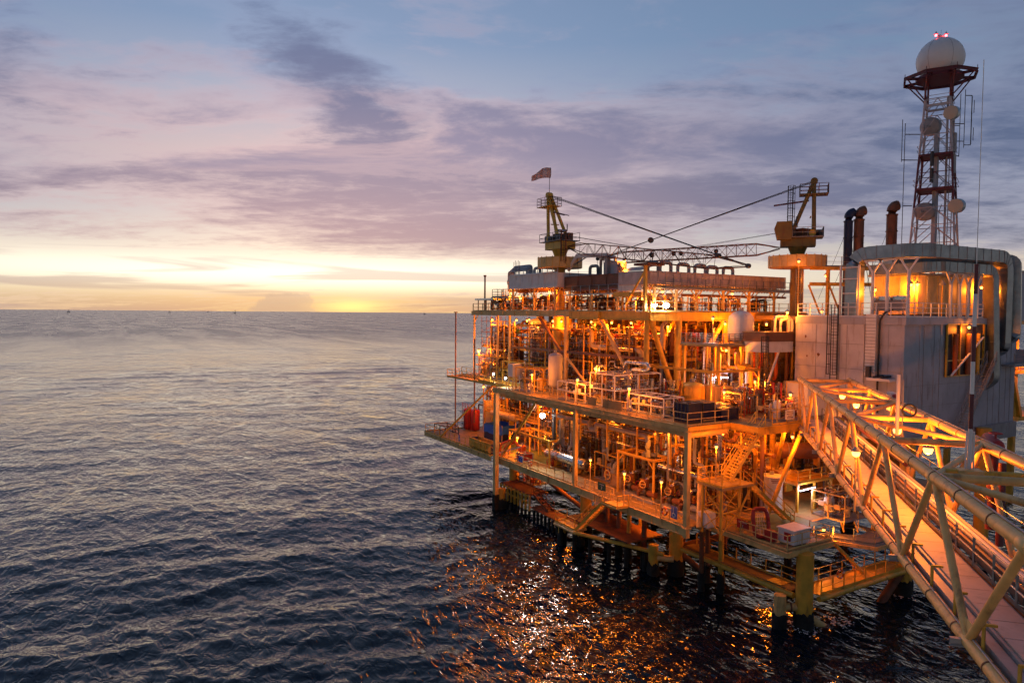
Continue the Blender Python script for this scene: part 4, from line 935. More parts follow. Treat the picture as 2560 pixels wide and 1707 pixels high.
whip(V((TX, TY, 43.6)) + AX_R * 2.9, 6.3, [(.7, -AX_R * 1.3), (2.6, -AX_R * 1.2)], 'dark folded dipole antenna sticking out under the red ring', True)
whip(V((TX, TY, 33.0)) - AX_R * 3.6, 13.2, [(4.2, AX_R * 1.0), (9.2, AX_R * 1.6), (12.0, AX_R * 1.9)], 'tall dark whip antenna along the crane side of the tower')
whip(V((TX, TY, 42.0)) - AX_R * 3.9, 4.6, [(.2, AX_R * 1.6)], 'thin short whip antenna at the outer crane side of the tower')
whip(V((TX, TY, 42.6)) + AX_R * 2.4, 6.8, [(.1, -AX_R * 1.0), (3.4, -AX_R * 1.1)], 'thin whip antenna on a bracket at the bridge side of the tower')
wa = V((83.0, 38.9, 24.9))

# ------------------------------------------------------------------ cranes
def crane(name_lab, hm_, base, zring, mast_lean, boom_to, ring_d, cab, boom_z, tip_z, sock):
    """a pedestal crane at rest; boom_to is the plan position of its boom tip"""
    bx_, by_ = base; t = thing('pedestal_crane', name_lab, 'crane', (bx_, by_, Z3))
    P_ = lambda d, s, z: V((bx_, by_, z)) + bd * d + bs * s
    bd = V((boom_to[0] - bx_, boom_to[1] - by_, 0)).normalized(); bs = V((-bd.y, bd.x, 0))
    # pedestal, ring platform and neck
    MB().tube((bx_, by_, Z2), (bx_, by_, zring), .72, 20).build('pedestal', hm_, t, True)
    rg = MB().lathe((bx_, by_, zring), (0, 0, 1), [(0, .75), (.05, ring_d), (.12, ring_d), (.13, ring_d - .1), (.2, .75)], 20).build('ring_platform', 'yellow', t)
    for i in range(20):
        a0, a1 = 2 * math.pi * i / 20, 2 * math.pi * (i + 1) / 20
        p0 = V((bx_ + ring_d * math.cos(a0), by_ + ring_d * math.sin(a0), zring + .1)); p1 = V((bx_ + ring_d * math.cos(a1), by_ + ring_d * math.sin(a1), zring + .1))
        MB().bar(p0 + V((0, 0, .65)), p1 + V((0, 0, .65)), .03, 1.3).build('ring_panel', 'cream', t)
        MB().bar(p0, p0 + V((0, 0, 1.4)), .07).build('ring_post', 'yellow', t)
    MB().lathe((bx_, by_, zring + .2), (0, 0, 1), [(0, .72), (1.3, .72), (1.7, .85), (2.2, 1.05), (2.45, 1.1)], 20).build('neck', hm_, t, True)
    zs = zring + 2.5
    # house
    hs = MB(); 
    vs = [P_(d, s, z) for z in (zs, zs + .95) for d, s in ((-1.9, -1.15), (1.9, -1.15), (1.9, 1.15), (-1.9, 1.15))]
    hs.add(vs, [(3, 2, 1, 0), (4, 5, 6, 7), (0, 1, 5, 4), (1, 2, 6, 5), (2, 3, 7, 6), (3, 0, 4, 7)]); hs.build('slew_house', hm_, t)
    zp = zs + 1.0
    pf = MB(); vs = [P_(d, s, z) for z in (zp, zp + .08) for d, s in ((-2.7, -1.6), (2.3, -1.6), (2.3, 1.6), (-2.7, 1.6))]
    pf.add(vs, [(3, 2, 1, 0), (4, 5, 6, 7), (0, 1, 5, 4), (1, 2, 6, 5), (2, 3, 7, 6), (3, 0, 4, 7)]); pf.build('machinery_platform', 'grey', t)
    rl = MB()
    cs = [P_(2.25, -1.55, zp), P_(-2.65, -1.55, zp), P_(-2.65, 1.55, zp), P_(2.25, 1.55, zp)]
    for a, b_ in zip(cs, cs[1:]):
        for hh in (.55, 1.1): rl.bar(a + V((0, 0, hh)), b_ + V((0, 0, hh)), .05)
        for k in range(4): rl.bar(a.lerp(b_, k / 3), a.lerp(b_, k / 3) + V((0, 0, 1.1)), .05)
    rl.build('platform_rail', 'grey', t)
    # engine and winches
    MB().box(*sorted((P_(-.3, 0, 0).x - .55, P_(-.3, 0, 0).x + .55)), P_(-.3, 0, 0).y - .7, P_(-.3, 0, 0).y + .7, zp + .1, zp + 1.1).build('engine', 'brown', t)
    MB().tube(P_(.6, -1.0, zp + .55), P_(.6, 1.0, zp + .55), .42, 14).build('winch_drum', 'dark', t, True)
    MB().tube(P_(-1.5, -1.0, zp + .5), P_(-1.5, 1.0, zp + .5), .38, 14).build('winch_drum', 'yellow', t, True)
    MB().tube(P_(.2, -.5, zp + 1.45), P_(.2, .6, zp + 1.45), .2, 10).build('muffler', 'steel', t, True)
    MB().pipe([P_(.2, .6, zp + 1.45), P_(.2, .95, zp + 1.45), P_(.2, .95, zp + 2.4)], .07, 8).build('exhaust', 'dark', t)
    for d_, s_, e in ((-.9, .5, .9), (1.5, -.6, .7), (-2.2, -.4, .8), (1.3, .5, 1.0), (-.6, -.9, .6)):
        c_ = P_(d_, s_, zp + .1); MB().box(c_.x - .4, c_.x + .4, c_.y - .4, c_.y + .4, c_.z, c_.z + e).build('machinery', 'dark' if e < .85 else 'brown', t)
    # gantry mast
    ztop = zp + 6.5
    apex = P_(mast_lean, 0, ztop)
    for s in (-.75, .75):
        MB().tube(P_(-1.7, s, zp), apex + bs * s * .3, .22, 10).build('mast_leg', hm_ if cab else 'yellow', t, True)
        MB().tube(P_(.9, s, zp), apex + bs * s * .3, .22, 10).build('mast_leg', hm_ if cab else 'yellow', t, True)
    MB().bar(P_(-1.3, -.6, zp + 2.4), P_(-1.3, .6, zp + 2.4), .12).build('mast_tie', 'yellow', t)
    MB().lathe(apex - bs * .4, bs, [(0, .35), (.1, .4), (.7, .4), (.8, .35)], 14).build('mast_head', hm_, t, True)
    zq = ztop - 1.6
    pf = MB(); vs = [P_(mast_lean + d, s, z) for z in (zq, zq + .08) for d, s in ((-1.5, -1.0), (1.5, -1.0), (1.5, 1.0), (-1.5, 1.0))]
    pf.add(vs, [(3, 2, 1, 0), (4, 5, 6, 7), (0, 1, 5, 4), (1, 2, 6, 5), (2, 3, 7, 6), (3, 0, 4, 7)]); pf.build('crown_platform', hm_, t)
    rl = MB(); cs = [P_(mast_lean + d, s, zq) for d, s in ((-1.5, -1), (1.5, -1), (1.5, 1), (-1.5, 1), (-1.5, -1))]
    for a, b_ in zip(cs, cs[1:]):
        for hh in (.4, .8, 1.2): rl.bar(a + V((0, 0, hh)), b_ + V((0, 0, hh)), .045)
        for k in range(4): rl.bar(a.lerp(b_, k / 3), a.lerp(b_, k / 3) + V((0, 0, 1.2)), .045)
    rl.build('crown_rail', 'rust', t)
    for s in (-.35, .35): MB().tube(P_(mast_lean + .5, s, zq - .6), P_(mast_lean + 4.3, s, zq - 1.6 if sock else zq - 1.0), .05, 8).build('back_stop', 'tower_red', t)
    if cab:
        q = [P_(.7, 1.0, zp - .3), P_(2.3, 1.0, zp - .3), P_(2.6, 1.0, zp + .9), P_(2.3, 1.0, zp + 1.75), P_(.7, 1.0, zp + 1.75)]
        q2 = [p + bs * 1.25 for p in q]
        MB().add(q + q2, [(0, 1, 2, 3, 4), (9, 8, 7, 6, 5), (3, 8, 9, 4), (0, 5, 6, 1), (0, 4, 9, 5)]).build('cab', hm_, t)
        MB().add([q[1], q[2], q2[2], q2[1], q[3], q2[3]], [(0, 1, 2, 3), (1, 4, 5, 2)]).build('cab_glass', 'cab_glass', t)
        o = -bs * .02
        MB().add([p + o for p in (q[0].lerp(q[1], .35) + V((0, 0, .4)), q[1] + V((0, 0, .4)) - bd * .1, q[2] - bd * .2, q[3] - bd * .15 - V((0, 0, .15)), q[4].lerp(q[3], .35) - V((0, 0, .15)))], [(0, 1, 2, 3, 4)]).build('cab_glass', 'cab_glass', t)
    # boom
    root = P_(1.9, 0, boom_z); tip = V((boom_to[0], boom_to[1], tip_z)); L = (tip - root).length; d, a_, b_ = frame(tip - root); w_, h_ = 1.25, 1.35
    def q_(f, s, u): 
        k = min(1, f / .12, (1 - f) / .16); k = max(.12, k)
        return root.lerp(tip, f) + a_ * s * w_ / 2 * k + b_ * u * h_ / 2 * k
    fs = [0, .12] + [.12 + .72 * i / 14 for i in range(1, 15)] + [1.0]
    for s in (-1, 1):
        for u in (-1, 1):
            o = MB()
            for f0, f1 in zip(fs, fs[1:]): o.tube(q_(f0, s, u), q_(f1, s, u), .055, 6)
            o.build('boom_chord', 'brown' if not sock else 'rust', t)
    for side in range(4):
        o = MB(); e = [(-1, -1), (1, -1), (1, 1), (-1, 1)]; (s0, u0), (s1, u1) = e[side], e[(side + 1) % 4]
        for i, (f0, f1) in enumerate(zip(fs, fs[1:])):
            x, y = ((s0, u0), (s1, u1)) if i % 2 else ((s1, u1), (s0, u0))
            o.tube(q_(f0, *x), q_(f1, *y), .028, 5)
            o.tube(q_(f1, *x), q_(f1, *y), .024, 5)
        o.build('boom_lacing', 'brown' if not sock else 'rust', t)
    MB().lathe(tip - a_ * .15, a_, [(0, .22), (.3, .22)], 12).build('tip_sheave', 'dark', t)
    for f in ((.33, .52, .56) if cab else (.55,)):
        c = root.lerp(tip, f) + V((0, 0, .25)); MB().lathe(c, (0, 0, 1), [(-.45, .1), (-.3, .25), (0, .28), (.1, .1)], 10).build('boom_lamp', 'dark', t)
    # luffing ropes and the floating sheave
    bl = root.lerp(tip, .93) + V((0, 0, .4)); fl = apex.lerp(bl, .95 if sock else .78)
    fr_ = .2 if sock else .36
    MB().lathe(fl - bs * .25, bs, [(0, fr_ * .9), (.06, fr_), (.44, fr_), (.5, fr_ * .9)], 14).build('floating_sheave', 'dark', t, True)
    for k in (-.3, -.1, .1, .3): MB().tube(apex + bs * k + V((0, 0, .2 * k)), fl + bs * k * .6, .024, 5).build('luffing_rope', 'cable', t)
    for k in (-.35, .35): MB().tube(fl + bs * k * .3, bl + bs * k, .03, 5).build('pendant', 'cable', t)
    MB().tube(P_(.6, .2, zp + .9), root.lerp(tip, .5) + b_ * .7, .02, 4).build('hoist_rope', 'cable', t); MB().tube(P_(.6, -.2, zp + .9), root.lerp(tip, .45) + b_ * .7, .02, 4).build('hoist_rope', 'cable', t)
    return t, apex, P_, zp, zq
cr1, apex1, PP1, zp1, zq1 = crane('yellow pedestal crane with a windsock on its mast, over the front of the deck', 'yellow', (51.6, 74.4), 30.9, -2.8, (50.6, 42.8), 2.9, False, 33.6, 29.5, True)
cr2, apex2, PP2, zp2, zq2 = crane('yellow pedestal crane, backlit shade put into its colour, with an operator cab beside the stacks', 'shaded_yellow', (69.6, 51.8), 30.5, -1.6, (54.8, 70.5), 3.15, True, 32.9, 32.1, False)
ladder(PP2(-.2, -1.9, 28.0), 6.6, (.86, -.5, 0), (-.5, -.86, 0), 'pale caged ladder hanging under the cab crane', 'galv', start=.4, width=.7)
ladder(PP2(.9, -.3, zq2 - 6.0), 7.2, (.86, -.5, 0), (-.5, -.86, 0), 'thin caged ladder up the mast of the cab crane', 'dark', start=1.0)
ladder(PP1(2.6, -1.2, 31.4), 4.2, (.86, -.5, 0), (-.5, -.86, 0), 'rust coloured caged ladder beside the windsock crane', 'rust', start=.3)
ladder((68.7, 50.9, 25.3), 5.0, (.86, -.5, 0), (-.5, -.86, 0), 'pale caged ladder at the foot of the cab crane column', 'galv', start=.5)
# windsock
ws = thing('windsock', 'orange and white windsock blown seaward on top of the crane mast', 'windsock', apex1)
MB().tube(apex1, apex1 + V((0, 0, 3.3)), .04, 6).build('pole', 'dark', ws)
c = apex1 + V((0, 0, 3.0)); wd = -AX_R * .95 - AX_F * .1
st_ = [(0, .56, 0), (.45, .58, .02), (.9, .55, -.05), (1.25, .44, -.22), (1.65, .36, -.45), (2.1, .30, -.62)]
rings = []
for f, r_, dz_ in [(a * 1.25, b * 1.2, c_ * 1.35) for a, b, c_ in st_]:
    cc = c + wd * (f - .1) + V((0, 0, dz_)); d, a_, b_ = frame(wd); rings.append([cc + r_ * (math.cos(2 * math.pi * k / 16) * a_ + math.sin(2 * math.pi * k / 16) * b_) for k in range(16)])
for i in range(5):
    n = 16; o = MB().add(rings[i] + rings[i + 1], [(k, (k + 1) % n, n + (k + 1) % n, n + k) for k in range(n)]).build('sock_band', 'sock' if i % 2 == 0 else 'sock_white', ws, True)
MB().torus(c - wd * .1, wd, .68, .03).build('hoop', 'grey', ws)
# boom rest
br = thing('boom_rest', 'yellow boom rest post at the deck corner under the crossing booms', 'boom rest', (49.6, 55.4, Z3))
MB().bar((49.6, 55.5, Z3), (49.6, 55.5, 30.2), .32).build('post', 'yellow', br)
MB().tube((49.6, 58.6, 26.2), (49.6, 55.6, 29.6), .13, 8).build('brace', 'yellow', br)
MB().box(48.9, 51.3, 54.4, 56.6, 30.2, 30.45).build('saddle', 'brown', br)

# ------------------------------------------------------------------ process equipment
def valve(b, wheel, c, d, r, k):
    """valve body on a pipe with a handwheel on its stem"""
    c = V(c); d = V(d).normalized(); u = V(k).normalized()
    b.lathe(c - d * r * 2, d, [(0, r * 1.7), (.3 * r, r * 1.7), (.35 * r, r * 1.1), (1.3 * r, r * 1.35), (2.7 * r, r * 1.35), (3.65 * r, r * 1.1), (3.7 * r, r * 1.7), (4 * r, r * 1.7)], 10)
    b.tube(c, c + u * r * 3.6, r * .45, 6)
    wheel.torus(c + u * r * 3.6, u, r * 1.7, r * .22, 12, 4); d2, a, b2 = frame(u); wheel.bar(c + u * r * 3.6 - a * r * 1.7, c + u * r * 3.6 + a * r * 1.7, r * .2)
def flange(b, c, d, r): b.lathe(V(c) - V(d).normalized() * .05, d, [(0, r * 1.6), (.1, r * 1.6)], 10)
def vessel_h(p, q, r, label, mat='steel', name='pressure_vessel', cat='vessel', saddle='yellow'):
    p = V(p); q = V(q); t = thing(name, label, cat, p - V((0, 0, r + .6)))
    MB().capsule(p, q, r, 20, .5).build('shell', mat, t, True)
    d = (q - p).normalized()
    for f in (.22, .78):
        c = p.lerp(q, f); MB().lathe(c - d * .04, d, [(0, r + .02), (.08, r + .02)], 20).build('band', 'grey', t, True)
        side = V((-d.y, d.x, 0)); MB().bar(c - V((0, 0, r + .65)), c - V((0, 0, r * .6)), r * 1.5, .22, d).build('saddle', saddle, t)
    for f in (.35, .62):
        c = p.lerp(q, f); MB().tube(c, c + V((0, 0, r + .35)), r * .22, 8).build('nozzle', mat, t); o = MB(); flange(o, c + V((0, 0, r + .35)), (0, 0, 1), r * .22); o.build('flange', 'grey', t)
    return t
def vessel_v(x, y, z, r, h, label, mat='white', name='tank', cat='tank', legs=0.5, dome=.45, top=True):
    t = thing(name, label, cat, (x, y, z))
    MB().capsule((x, y, z + legs), (x, y, z + h), r, 20, dome).build('shell', mat, t, True)
    if legs > .05:
        for k in range(4):
            a = k * math.pi / 2 + .6; MB().bar((x + .75 * r * math.cos(a), y + .75 * r * math.sin(a), z), (x + .75 * r * math.cos(a), y + .75 * r * math.sin(a), z + legs + r * dome), .12).build('leg', 'grey', t)
    for f in (.3, .7): MB().lathe((x, y, z + legs + (h - legs) * f), (0, 0, 1), [(0, r + .015), (.07, r + .015)], 20).build('band', mat, t)
    if top:
        MB().tube((x, y, z + h - .1), (x, y, z + h + .3), r * .2, 8).build('nozzle', 'grey', t)
    return t
def box_tank(x0, x1, y0, y1, z0, z1, label, mat, name='tote_tank', cat='tank', frame_mat='grey', ribs_=0):
    t = thing(name, label, cat, (x0, y0, z0)); m = .05
    MB().box(x0 + m, x1 - m, y0 + m, y1 - m, z0 + .12, z1 - m).build('body', mat, t)
    for x in (x0, x1):
        for y in (y0, y1): MB().bar((x, y, z0), (x, y, z1), .09).build('frame_post', frame_mat, t)
    for z in (z0 + .08, z1):
        o = MB().bar((x0, y0, z), (x1, y0, z), .08).bar((x0, y1, z), (x1, y1, z), .08).bar((x0, y0, z), (x0, y1, z), .08).bar((x1, y0, z), (x1, y1, z), .08); o.build('frame_ring', frame_mat, t)
    for i in range(ribs_):
        yy = y0 + (y1 - y0) * (i + 1) / (ribs_ + 1); MB().bar((x0, yy, z0 + .1), (x0, yy, z1), .06).build('rib', frame_mat, t)
    MB().lathe(((x0 + x1) / 2, (y0 + y1) / 2, z1 - .03), (0, 0, 1), [(0, .22), (.1, .22)], 12).build('lid', frame_mat, t)
    return t
def tubing(t, g, x0, x1, y0, y1, z0, z1, n):
    """a tangle of thin instrument tubing, too fine to count"""
    for m, k in (('steel', n // 3), ('rust', n // 3), ('dark', n // 3)):
        o = MB()
        for i in range(k):
            p = V((g.uniform(x0, x1), g.uniform(y0, y1), g.uniform(z0, z1))); q = [p]
            for j in range(3):
                ax = g.choice((0, 1, 2)); e = p.copy(); e[ax] = g.uniform((x0, y0, z0)[ax], (x1, y1, z1)[ax]); e = p.lerp(e, .8)
                if (e - p).length > .25: q.append(e); p = e
            if len(q) > 1: o.pipe(q, g.choice((.018, .025, .035)), 5, .08, 1)
        if o.v: o.build('tubing', m, t)['kind'] = 'stuff'
PM = ['grey', 'steel', 'brown', 'cream', 'dark', 'rust', 'rust', 'galv']
def skid(x0, x1, y0, y1, z, h, label, seed, fm='white', n=10, mats=PM, name='equipment_skid', roof=True, rails=False):
    """a framed skid packed with piping, valves and small vessels"""
    g = random.Random(seed); t = thing(name, label, 'equipment skid', (x0, y0, z))
    MB().box(x0, x1, y0, y1, z, z + .15).build('base', 'grey', t)
    nx = 1 if x1 - x0 < 2.2 else 2; ny = max(1, round((y1 - y0) / 2.0))
    for i in range(nx + 1):
        for j in range(ny + 1):
            if 0 < i < nx and 0 < j < ny: continue
            MB().bar((x0 + (x1 - x0) * i / nx, y0 + (y1 - y0) * j / ny, z + .1), (x0 + (x1 - x0) * i / nx, y0 + (y1 - y0) * j / ny, z + h), .1).build('frame_post', fm, t)
    for zz in ((z + h, z + h * .55) if roof else (z + h * .55,)):
        o = MB().bar((x0, y0, zz), (x1, y0, zz), .1).bar((x0, y1, zz), (x1, y1, zz), .1).bar((x0, y0, zz), (x0, y1, zz), .1).bar((x1, y0, zz), (x1, y1, zz), .1)
        if zz > z + h * .9:
            for j in range(1, ny): o.bar((x0, y0 + (y1 - y0) * j / ny, zz), (x1, y0 + (y1 - y0) * j / ny, zz), .08)
        o.build('frame_beam', fm, t)
    for i in range(max(2, n // 4)):
        x = g.uniform(x0 + .4, x1 - .4); y = y0 + (y1 - y0) * (i + .5) / max(2, n // 4); r = g.uniform(.18, .36); hh = g.uniform(.4, .8) * h
        MB().capsule((x, y, z + .2), (x, y, z + .2 + hh), r, 12, .6).build('vessel', g.choice(mats), t, True)
    for i in range(n):
        r = g.choice((.04, .05, .06, .08, .1)); x, y = g.uniform(x0 + .15, x1 - .15), g.uniform(y0 + .15, y1 - .15)
        pts = [V((x, y, z + .15))]; zz = z + g.uniform(.4, .95) * h; pts.append(V((x, y, zz)))
        if g.random() < .6: y2 = g.uniform(y0 + .1, y1 - .1); pts.append(V((x, y2, zz)))
        else: pts.append(V((g.uniform(x0 + .1, x1 - .1), y, zz)))
        zz2 = z + g.uniform(.15, .9) * h; pts.append(V((pts[-1].x, pts[-1].y, zz2)))
        p = MB().pipe(pts, r, 7).build('pipe', g.choice(mats), t, True)
        if r > .045 and g.random() < .7:
            o = MB(); wl = MB(); valve(o, wl, (x, y, z + .5 * (zz - z)), (0, 0, 1), r * 1.15, (-1, g.uniform(-.5, .5), 0)); o.build('valve', g.choice(('grey', 'red', 'rust', 'green', 'steel')), t, True); wl.build('handwheel', g.choice(('red', 'dark', 'yellow')), t)
    tubing(t, g, x0, x1, y0, y1, z + .15, z + h, n * 5)
    for i in range(max(1, n // 6)):
        y = g.uniform(y0 + .3, y1 - .5); zz = z + g.uniform(.6, .8) * h; MB().box(x0 - .08, x0 + .12, y, y + g.uniform(.3, .6), zz - .4, zz).build('instrument_box', g.choice(('white', 'grey', 'cream')), t)
    return t
def pipe_bank(x, y0, y1, z0, z1, label, seed, n=8, drop=.5, rr_=(.08, .26), depth=1.6, mats=PM, zlow=None, name='pipe_bank', axis='y'):
    """a bank of pipes running level, some dropping to the deck below, on cross beams"""
    g = random.Random(seed); t = thing(name, label, 'pipework', (x, y0, z0) if axis == 'y' else (y0, x, z0)); zl = z0 if zlow is None else zlow
    sw = (lambda a, b_, c: V((a, b_, c))) if axis == 'y' else (lambda a, b_, c: V((b_, a, c)))
    for i in range(n):
        r = g.uniform(*rr_) ** 1.0; xx = x + g.uniform(0, depth); zz = g.uniform(z0, z1); a, c = y0 + g.uniform(0, .25) * (y1 - y0), y1 - g.uniform(0, .25) * (y1 - y0)
        pts = [sw(xx, a, zz), sw(xx, c, zz)]
        if g.random() < drop: pts = [sw(xx, a, zl)] + pts
        if g.random() < drop: pts = pts + [sw(xx, c, zl + (g.uniform(0, .5) * (z0 - zl)))]
        if g.random() < .35:
            m = (a + c) / 2; dz_ = g.choice((-1, 1)) * g.uniform(.5, 1.0); k = 1 if len(pts) > 2 and pts[0].z != pts[1].z else 0
            j = [i_ for i_ in range(len(pts) - 1) if abs(pts[i_].z - pts[i_ + 1].z) < .01][0]
            pts = pts[:j + 1] + [sw(xx, m, zz), sw(xx, m, zz + dz_), sw(xx, m + .9 + r, zz + dz_), sw(xx, m + .9 + r, zz)] + pts[j + 1:]
        mt = g.choice(mats); pp = MB().pipe(pts, r, 9).build('pipe', mt, t, True)
        if g.random() < .6:
            f = g.uniform(.2, .8); c_ = sw(xx, a + (c - a) * f, zz); o = MB(); d = sw(0, 1, 0); flange(o, c_, d, r); flange(o, c_ + d * .12, d, r); o.build('flange', mt, pp)
        if g.random() < .4:
            f = g.uniform(.2, .8); o = MB(); wl = MB(); valve(o, wl, sw(xx, a + (c - a) * f, zz), sw(0, 1, 0), r * 1.1, (-.6, -.4, .7)); o.build('valve', g.choice(('rust', 'grey', 'red', 'green')), t, True); wl.build('handwheel', 'dark', t)
    if axis == 'y': tubing(t, g, x, x + depth, y0, y1, zl, z1, n * 6)
    else: tubing(t, g, y0, y1, x, x + depth, zl, z1, n * 6)
    k = max(2, round((y1 - y0) / 4.5))
    for i in range(k):
        yy = y0 + (y1 - y0) * (i + .5) / k
        MB().bar(sw(x - .1, yy, z0 - .3), sw(x + depth + .1, yy, z0 - .3), .14, .2).build('cross_beam', 'yellow', t)
        for xx in (x - .1, x + depth + .1): MB().bar(sw(xx, yy, zl), sw(xx, yy, z1 + .2), .14).build('rack_post', 'yellow', t)
    return t
def risers(x0, x1, y0, y1, z0, z1, label, seed, n=10, rr_=(.07, .2), mats=PM, name='riser_cluster'):
    """a cluster of upright pipes with offsets, elbows and valves"""
    g = random.Random(seed); t = thing(name, label, 'pipework', (x0, y0, z0))
    for i in range(n):
        r = g.uniform(*rr_); x, y = g.uniform(x0, x1), y0 + (y1 - y0) * (i + g.random() * .8) / n
        za = z0 + g.uniform(.25, .75) * (z1 - z0); pts = [V((x, y, z0)), V((x, y, za))]
        x2, y2 = (x, min(y1, max(y0, y + g.choice((-1, 1)) * g.uniform(.6, 2.2)))) if g.random() < .6 else (g.uniform(x0, x1), y)
        pts += [V((x2, y2, za)), V((x2, y2, z1))]
        if (pts[1] - pts[2]).length < .3: pts = [pts[0], V((x, y, z1))]
        mt = g.choice(mats); MB().pipe(pts, r, 9).build('pipe', mt, t, True)
        if g.random() < .65:
            o = MB(); wl = MB(); valve(o, wl, (x, y, z0 + g.uniform(.5, 1.4)), (0, 0, 1), r * 1.15, (-1, g.uniform(-.6, .3), 0)); o.build('valve', g.choice(('rust', 'grey', 'red', 'yellow')), t, True); wl.build('handwheel', g.choice(('red', 'dark', 'cream')), t)
        o = MB(); flange(o, (x, y, z0 + .25), (0, 0, 1), r); flange(o, (x2, y2, z1 - .4), (0, 0, 1), r); o.build('flange', mt, t)
    tubing(t, g, x0, x1, y0, y1, z0, z1, n * 6)
    return t
def pump(x, y, z, label, seed, rot=0):
    g = random.Random(seed); t = thing('pump', label, 'pump', (x, y, z), 'pumps on the lowest deck')
    MB().box(x - .5, x + .5, y - 1.1, y + 1.1, z, z + .35).build('plinth', 'grey', t)
    MB().tube((x, y - 1.0, z + .85), (x, y, z + .85), .3, 14).build('motor', g.choice(('rust', 'grey')), t, True)
    MB().lathe((x, y + .1, z + .85), (0, 1, 0), [(0, .2), (.05, .4), (.4, .4), (.5, .25)], 14).build('volute', 'dark', t, True)
    MB().pipe([(x, y + .35, z + 1.3), (x, y + .35, z + 2.3), (x + 1.4, y + .35, z + 2.3)], .17, 10).build('discharge', 'steel', t, True)
    MB().pipe([(x, y + .6, z + .85), (x, y + 1.5, z + .85), (x, y + 1.5, z)], .17, 10).build('suction', 'brown', t, True)
    o = MB(); wl = MB(); valve(o, wl, (x, y + .35, z + 1.8), (0, 0, 1), .2, (-1, -.3, 0)); o.build('valve', 'rust', t, True); wl.build('handwheel', 'cream', t)
    return t
def portal(x0, x1, y0, y1, z, h, label, mat='yellow'):
    t = thing('portal_frame', label, 'frame', (x0, y0, z))
    for x in (x0, x1):
        for y in (y0, y1):
            MB().bar((x, y, z), (x, y, z + h), .18).build('post', mat, t)
            MB().bar((x, y, z + h - .8), (x, y + (.8 if y == y0 else -.8), z + h - .05), .1).build('knee_brace', mat, t)
        MB().ibeam((x, y0 - .2, z + h + .12), (x, y1 + .2, z + h + .12), .2, .26, .03).build('beam', mat, t)
    for y in (y0, y1): MB().ibeam((x0, y, z + h + .12), (x1, y, z + h + .12), .18, .24, .03).build('cross_beam', mat, t)
    return t
def sign(c, right, w_, h_, mat, lines, tmat, label, legs=None):
    """a flat board with lettering; right is the reading direction"""
    c = V(c); r = V(right).normalized(); n = r.cross(V((0, 0, 1))); t = thing('sign', label, 'sign', c - V((0, 0, legs or h_ / 2)))
    MB().bar(c - r * w_ / 2, c + r * w_ / 2, .03, h_).build('board', mat, t)
    for dz_, size, s in lines:
        if s == '#bar': MB().bar(c + n * .02 + V((0, 0, dz_)) - r * size / 2, c + n * .02 + V((0, 0, dz_)) + r * size / 2, .012, .07).build('text_line', tmat, t)
        elif s == '#ring': MB().torus(c + n * .02 + V((0, 0, dz_)), n, size, size * .3, 18, 6).build('ring_symbol', tmat, t)
        elif s == '#figure': MB().bar(c + n * .02 + V((0, 0, dz_ - size)), c + n * .02 + V((0, 0, dz_ + size)), .16, .02, r).build('figure_symbol', tmat, t)
        else: text(s, size, tmat, t, c + n * .022 + V((0, 0, dz_)), r, (0, 0, 1), 'lettering')
    if legs: MB().bar(c - V((0, 0, legs)) - n * .04, c - n * .04 + V((0, 0, h_ * .4)), .06).build('stake', 'cream', t)
    return t
def lifebuoy(c, axis, label):
    c = V(c); d, a, b_ = frame(axis); t = thing('lifebuoy', label, 'lifebuoy', c)
    MB().torus(c, axis, .32, .075, 24, 8).build('ring', 'orange', t, True)
    for k in range(4):
        e = math.cos(k * math.pi / 2 + .4) * a + math.sin(k * math.pi / 2 + .4) * b_
        MB().lathe(c + e * .32 - (d.cross(e)) * .06, d.cross(e), [(0, .08), (.12, .08)], 8).build('band', 'white', t)
    return t

# ---- lowest deck, from the seaward tip towards the bridge
bk = thing('cargo_basket', 'dark open cargo basket of bars at the seaward tip', 'basket', (43.6, 92.6, Z1))
for y in (92.8, 94.8, 96.8): 
    for x in (43.8, 46.0): MB().bar((x, y, Z1), (x, y, Z1 + 1.25), .12).build('post', 'dark', bk)
for z in (.15, .7, 1.25):
    for x in (43.8, 46.0): MB().bar((x, 92.8, Z1 + z), (x, 96.8, Z1 + z), .09).build('rail', 'dark', bk)
for y in (92.8, 94.1, 95.5, 96.8): MB().bar((43.8, y, Z1 + 1.25), (46, y, Z1 + 1.25), .14).build('cross_bar', 'brown', bk)
for k, (y, lb) in enumerate(((96.4, 'red upright cylinder nearest the seaward tip'), (94.6, 'red upright cylinder beside the pale wall panel'))):
    t = vessel_v(49.4 + .4 * k, y, Z1, .72, 3.4, lb, 'red', name='red_cylinder', legs=.0)
    for i in range(3): MB().tube((48.7, y - .6 + .6 * i, Z1 + .2), (48.7, y - .6 + .6 * i, Z1 + 4.3), .05, 6).build('pipe', 'red', t)
wp = thing('plate_wall', 'tall pale plate wall lit orange behind the blue tarpaulin', 'wall', (50.6, 92, Z1))
MB().box(50.4, 52.6, 92.9, 93.1, Z1, Z1 + 4.9).build('plate', 'white', wp); MB().box(52.65, 55.0, 92.2, 93.0, Z1, Z1 + 4.9).build('plate', 'cream', wp)
for x in (50.5, 52.6, 55.0): MB().bar((x, 92.8, Z1), (x, 92.8, Z1 + 5), .18).build('post', 'yellow', wp)
tp_ = thing('tarpaulin_container', 'open container hung with a bright blue tarpaulin', 'container', (47.8, 84.6, Z1))
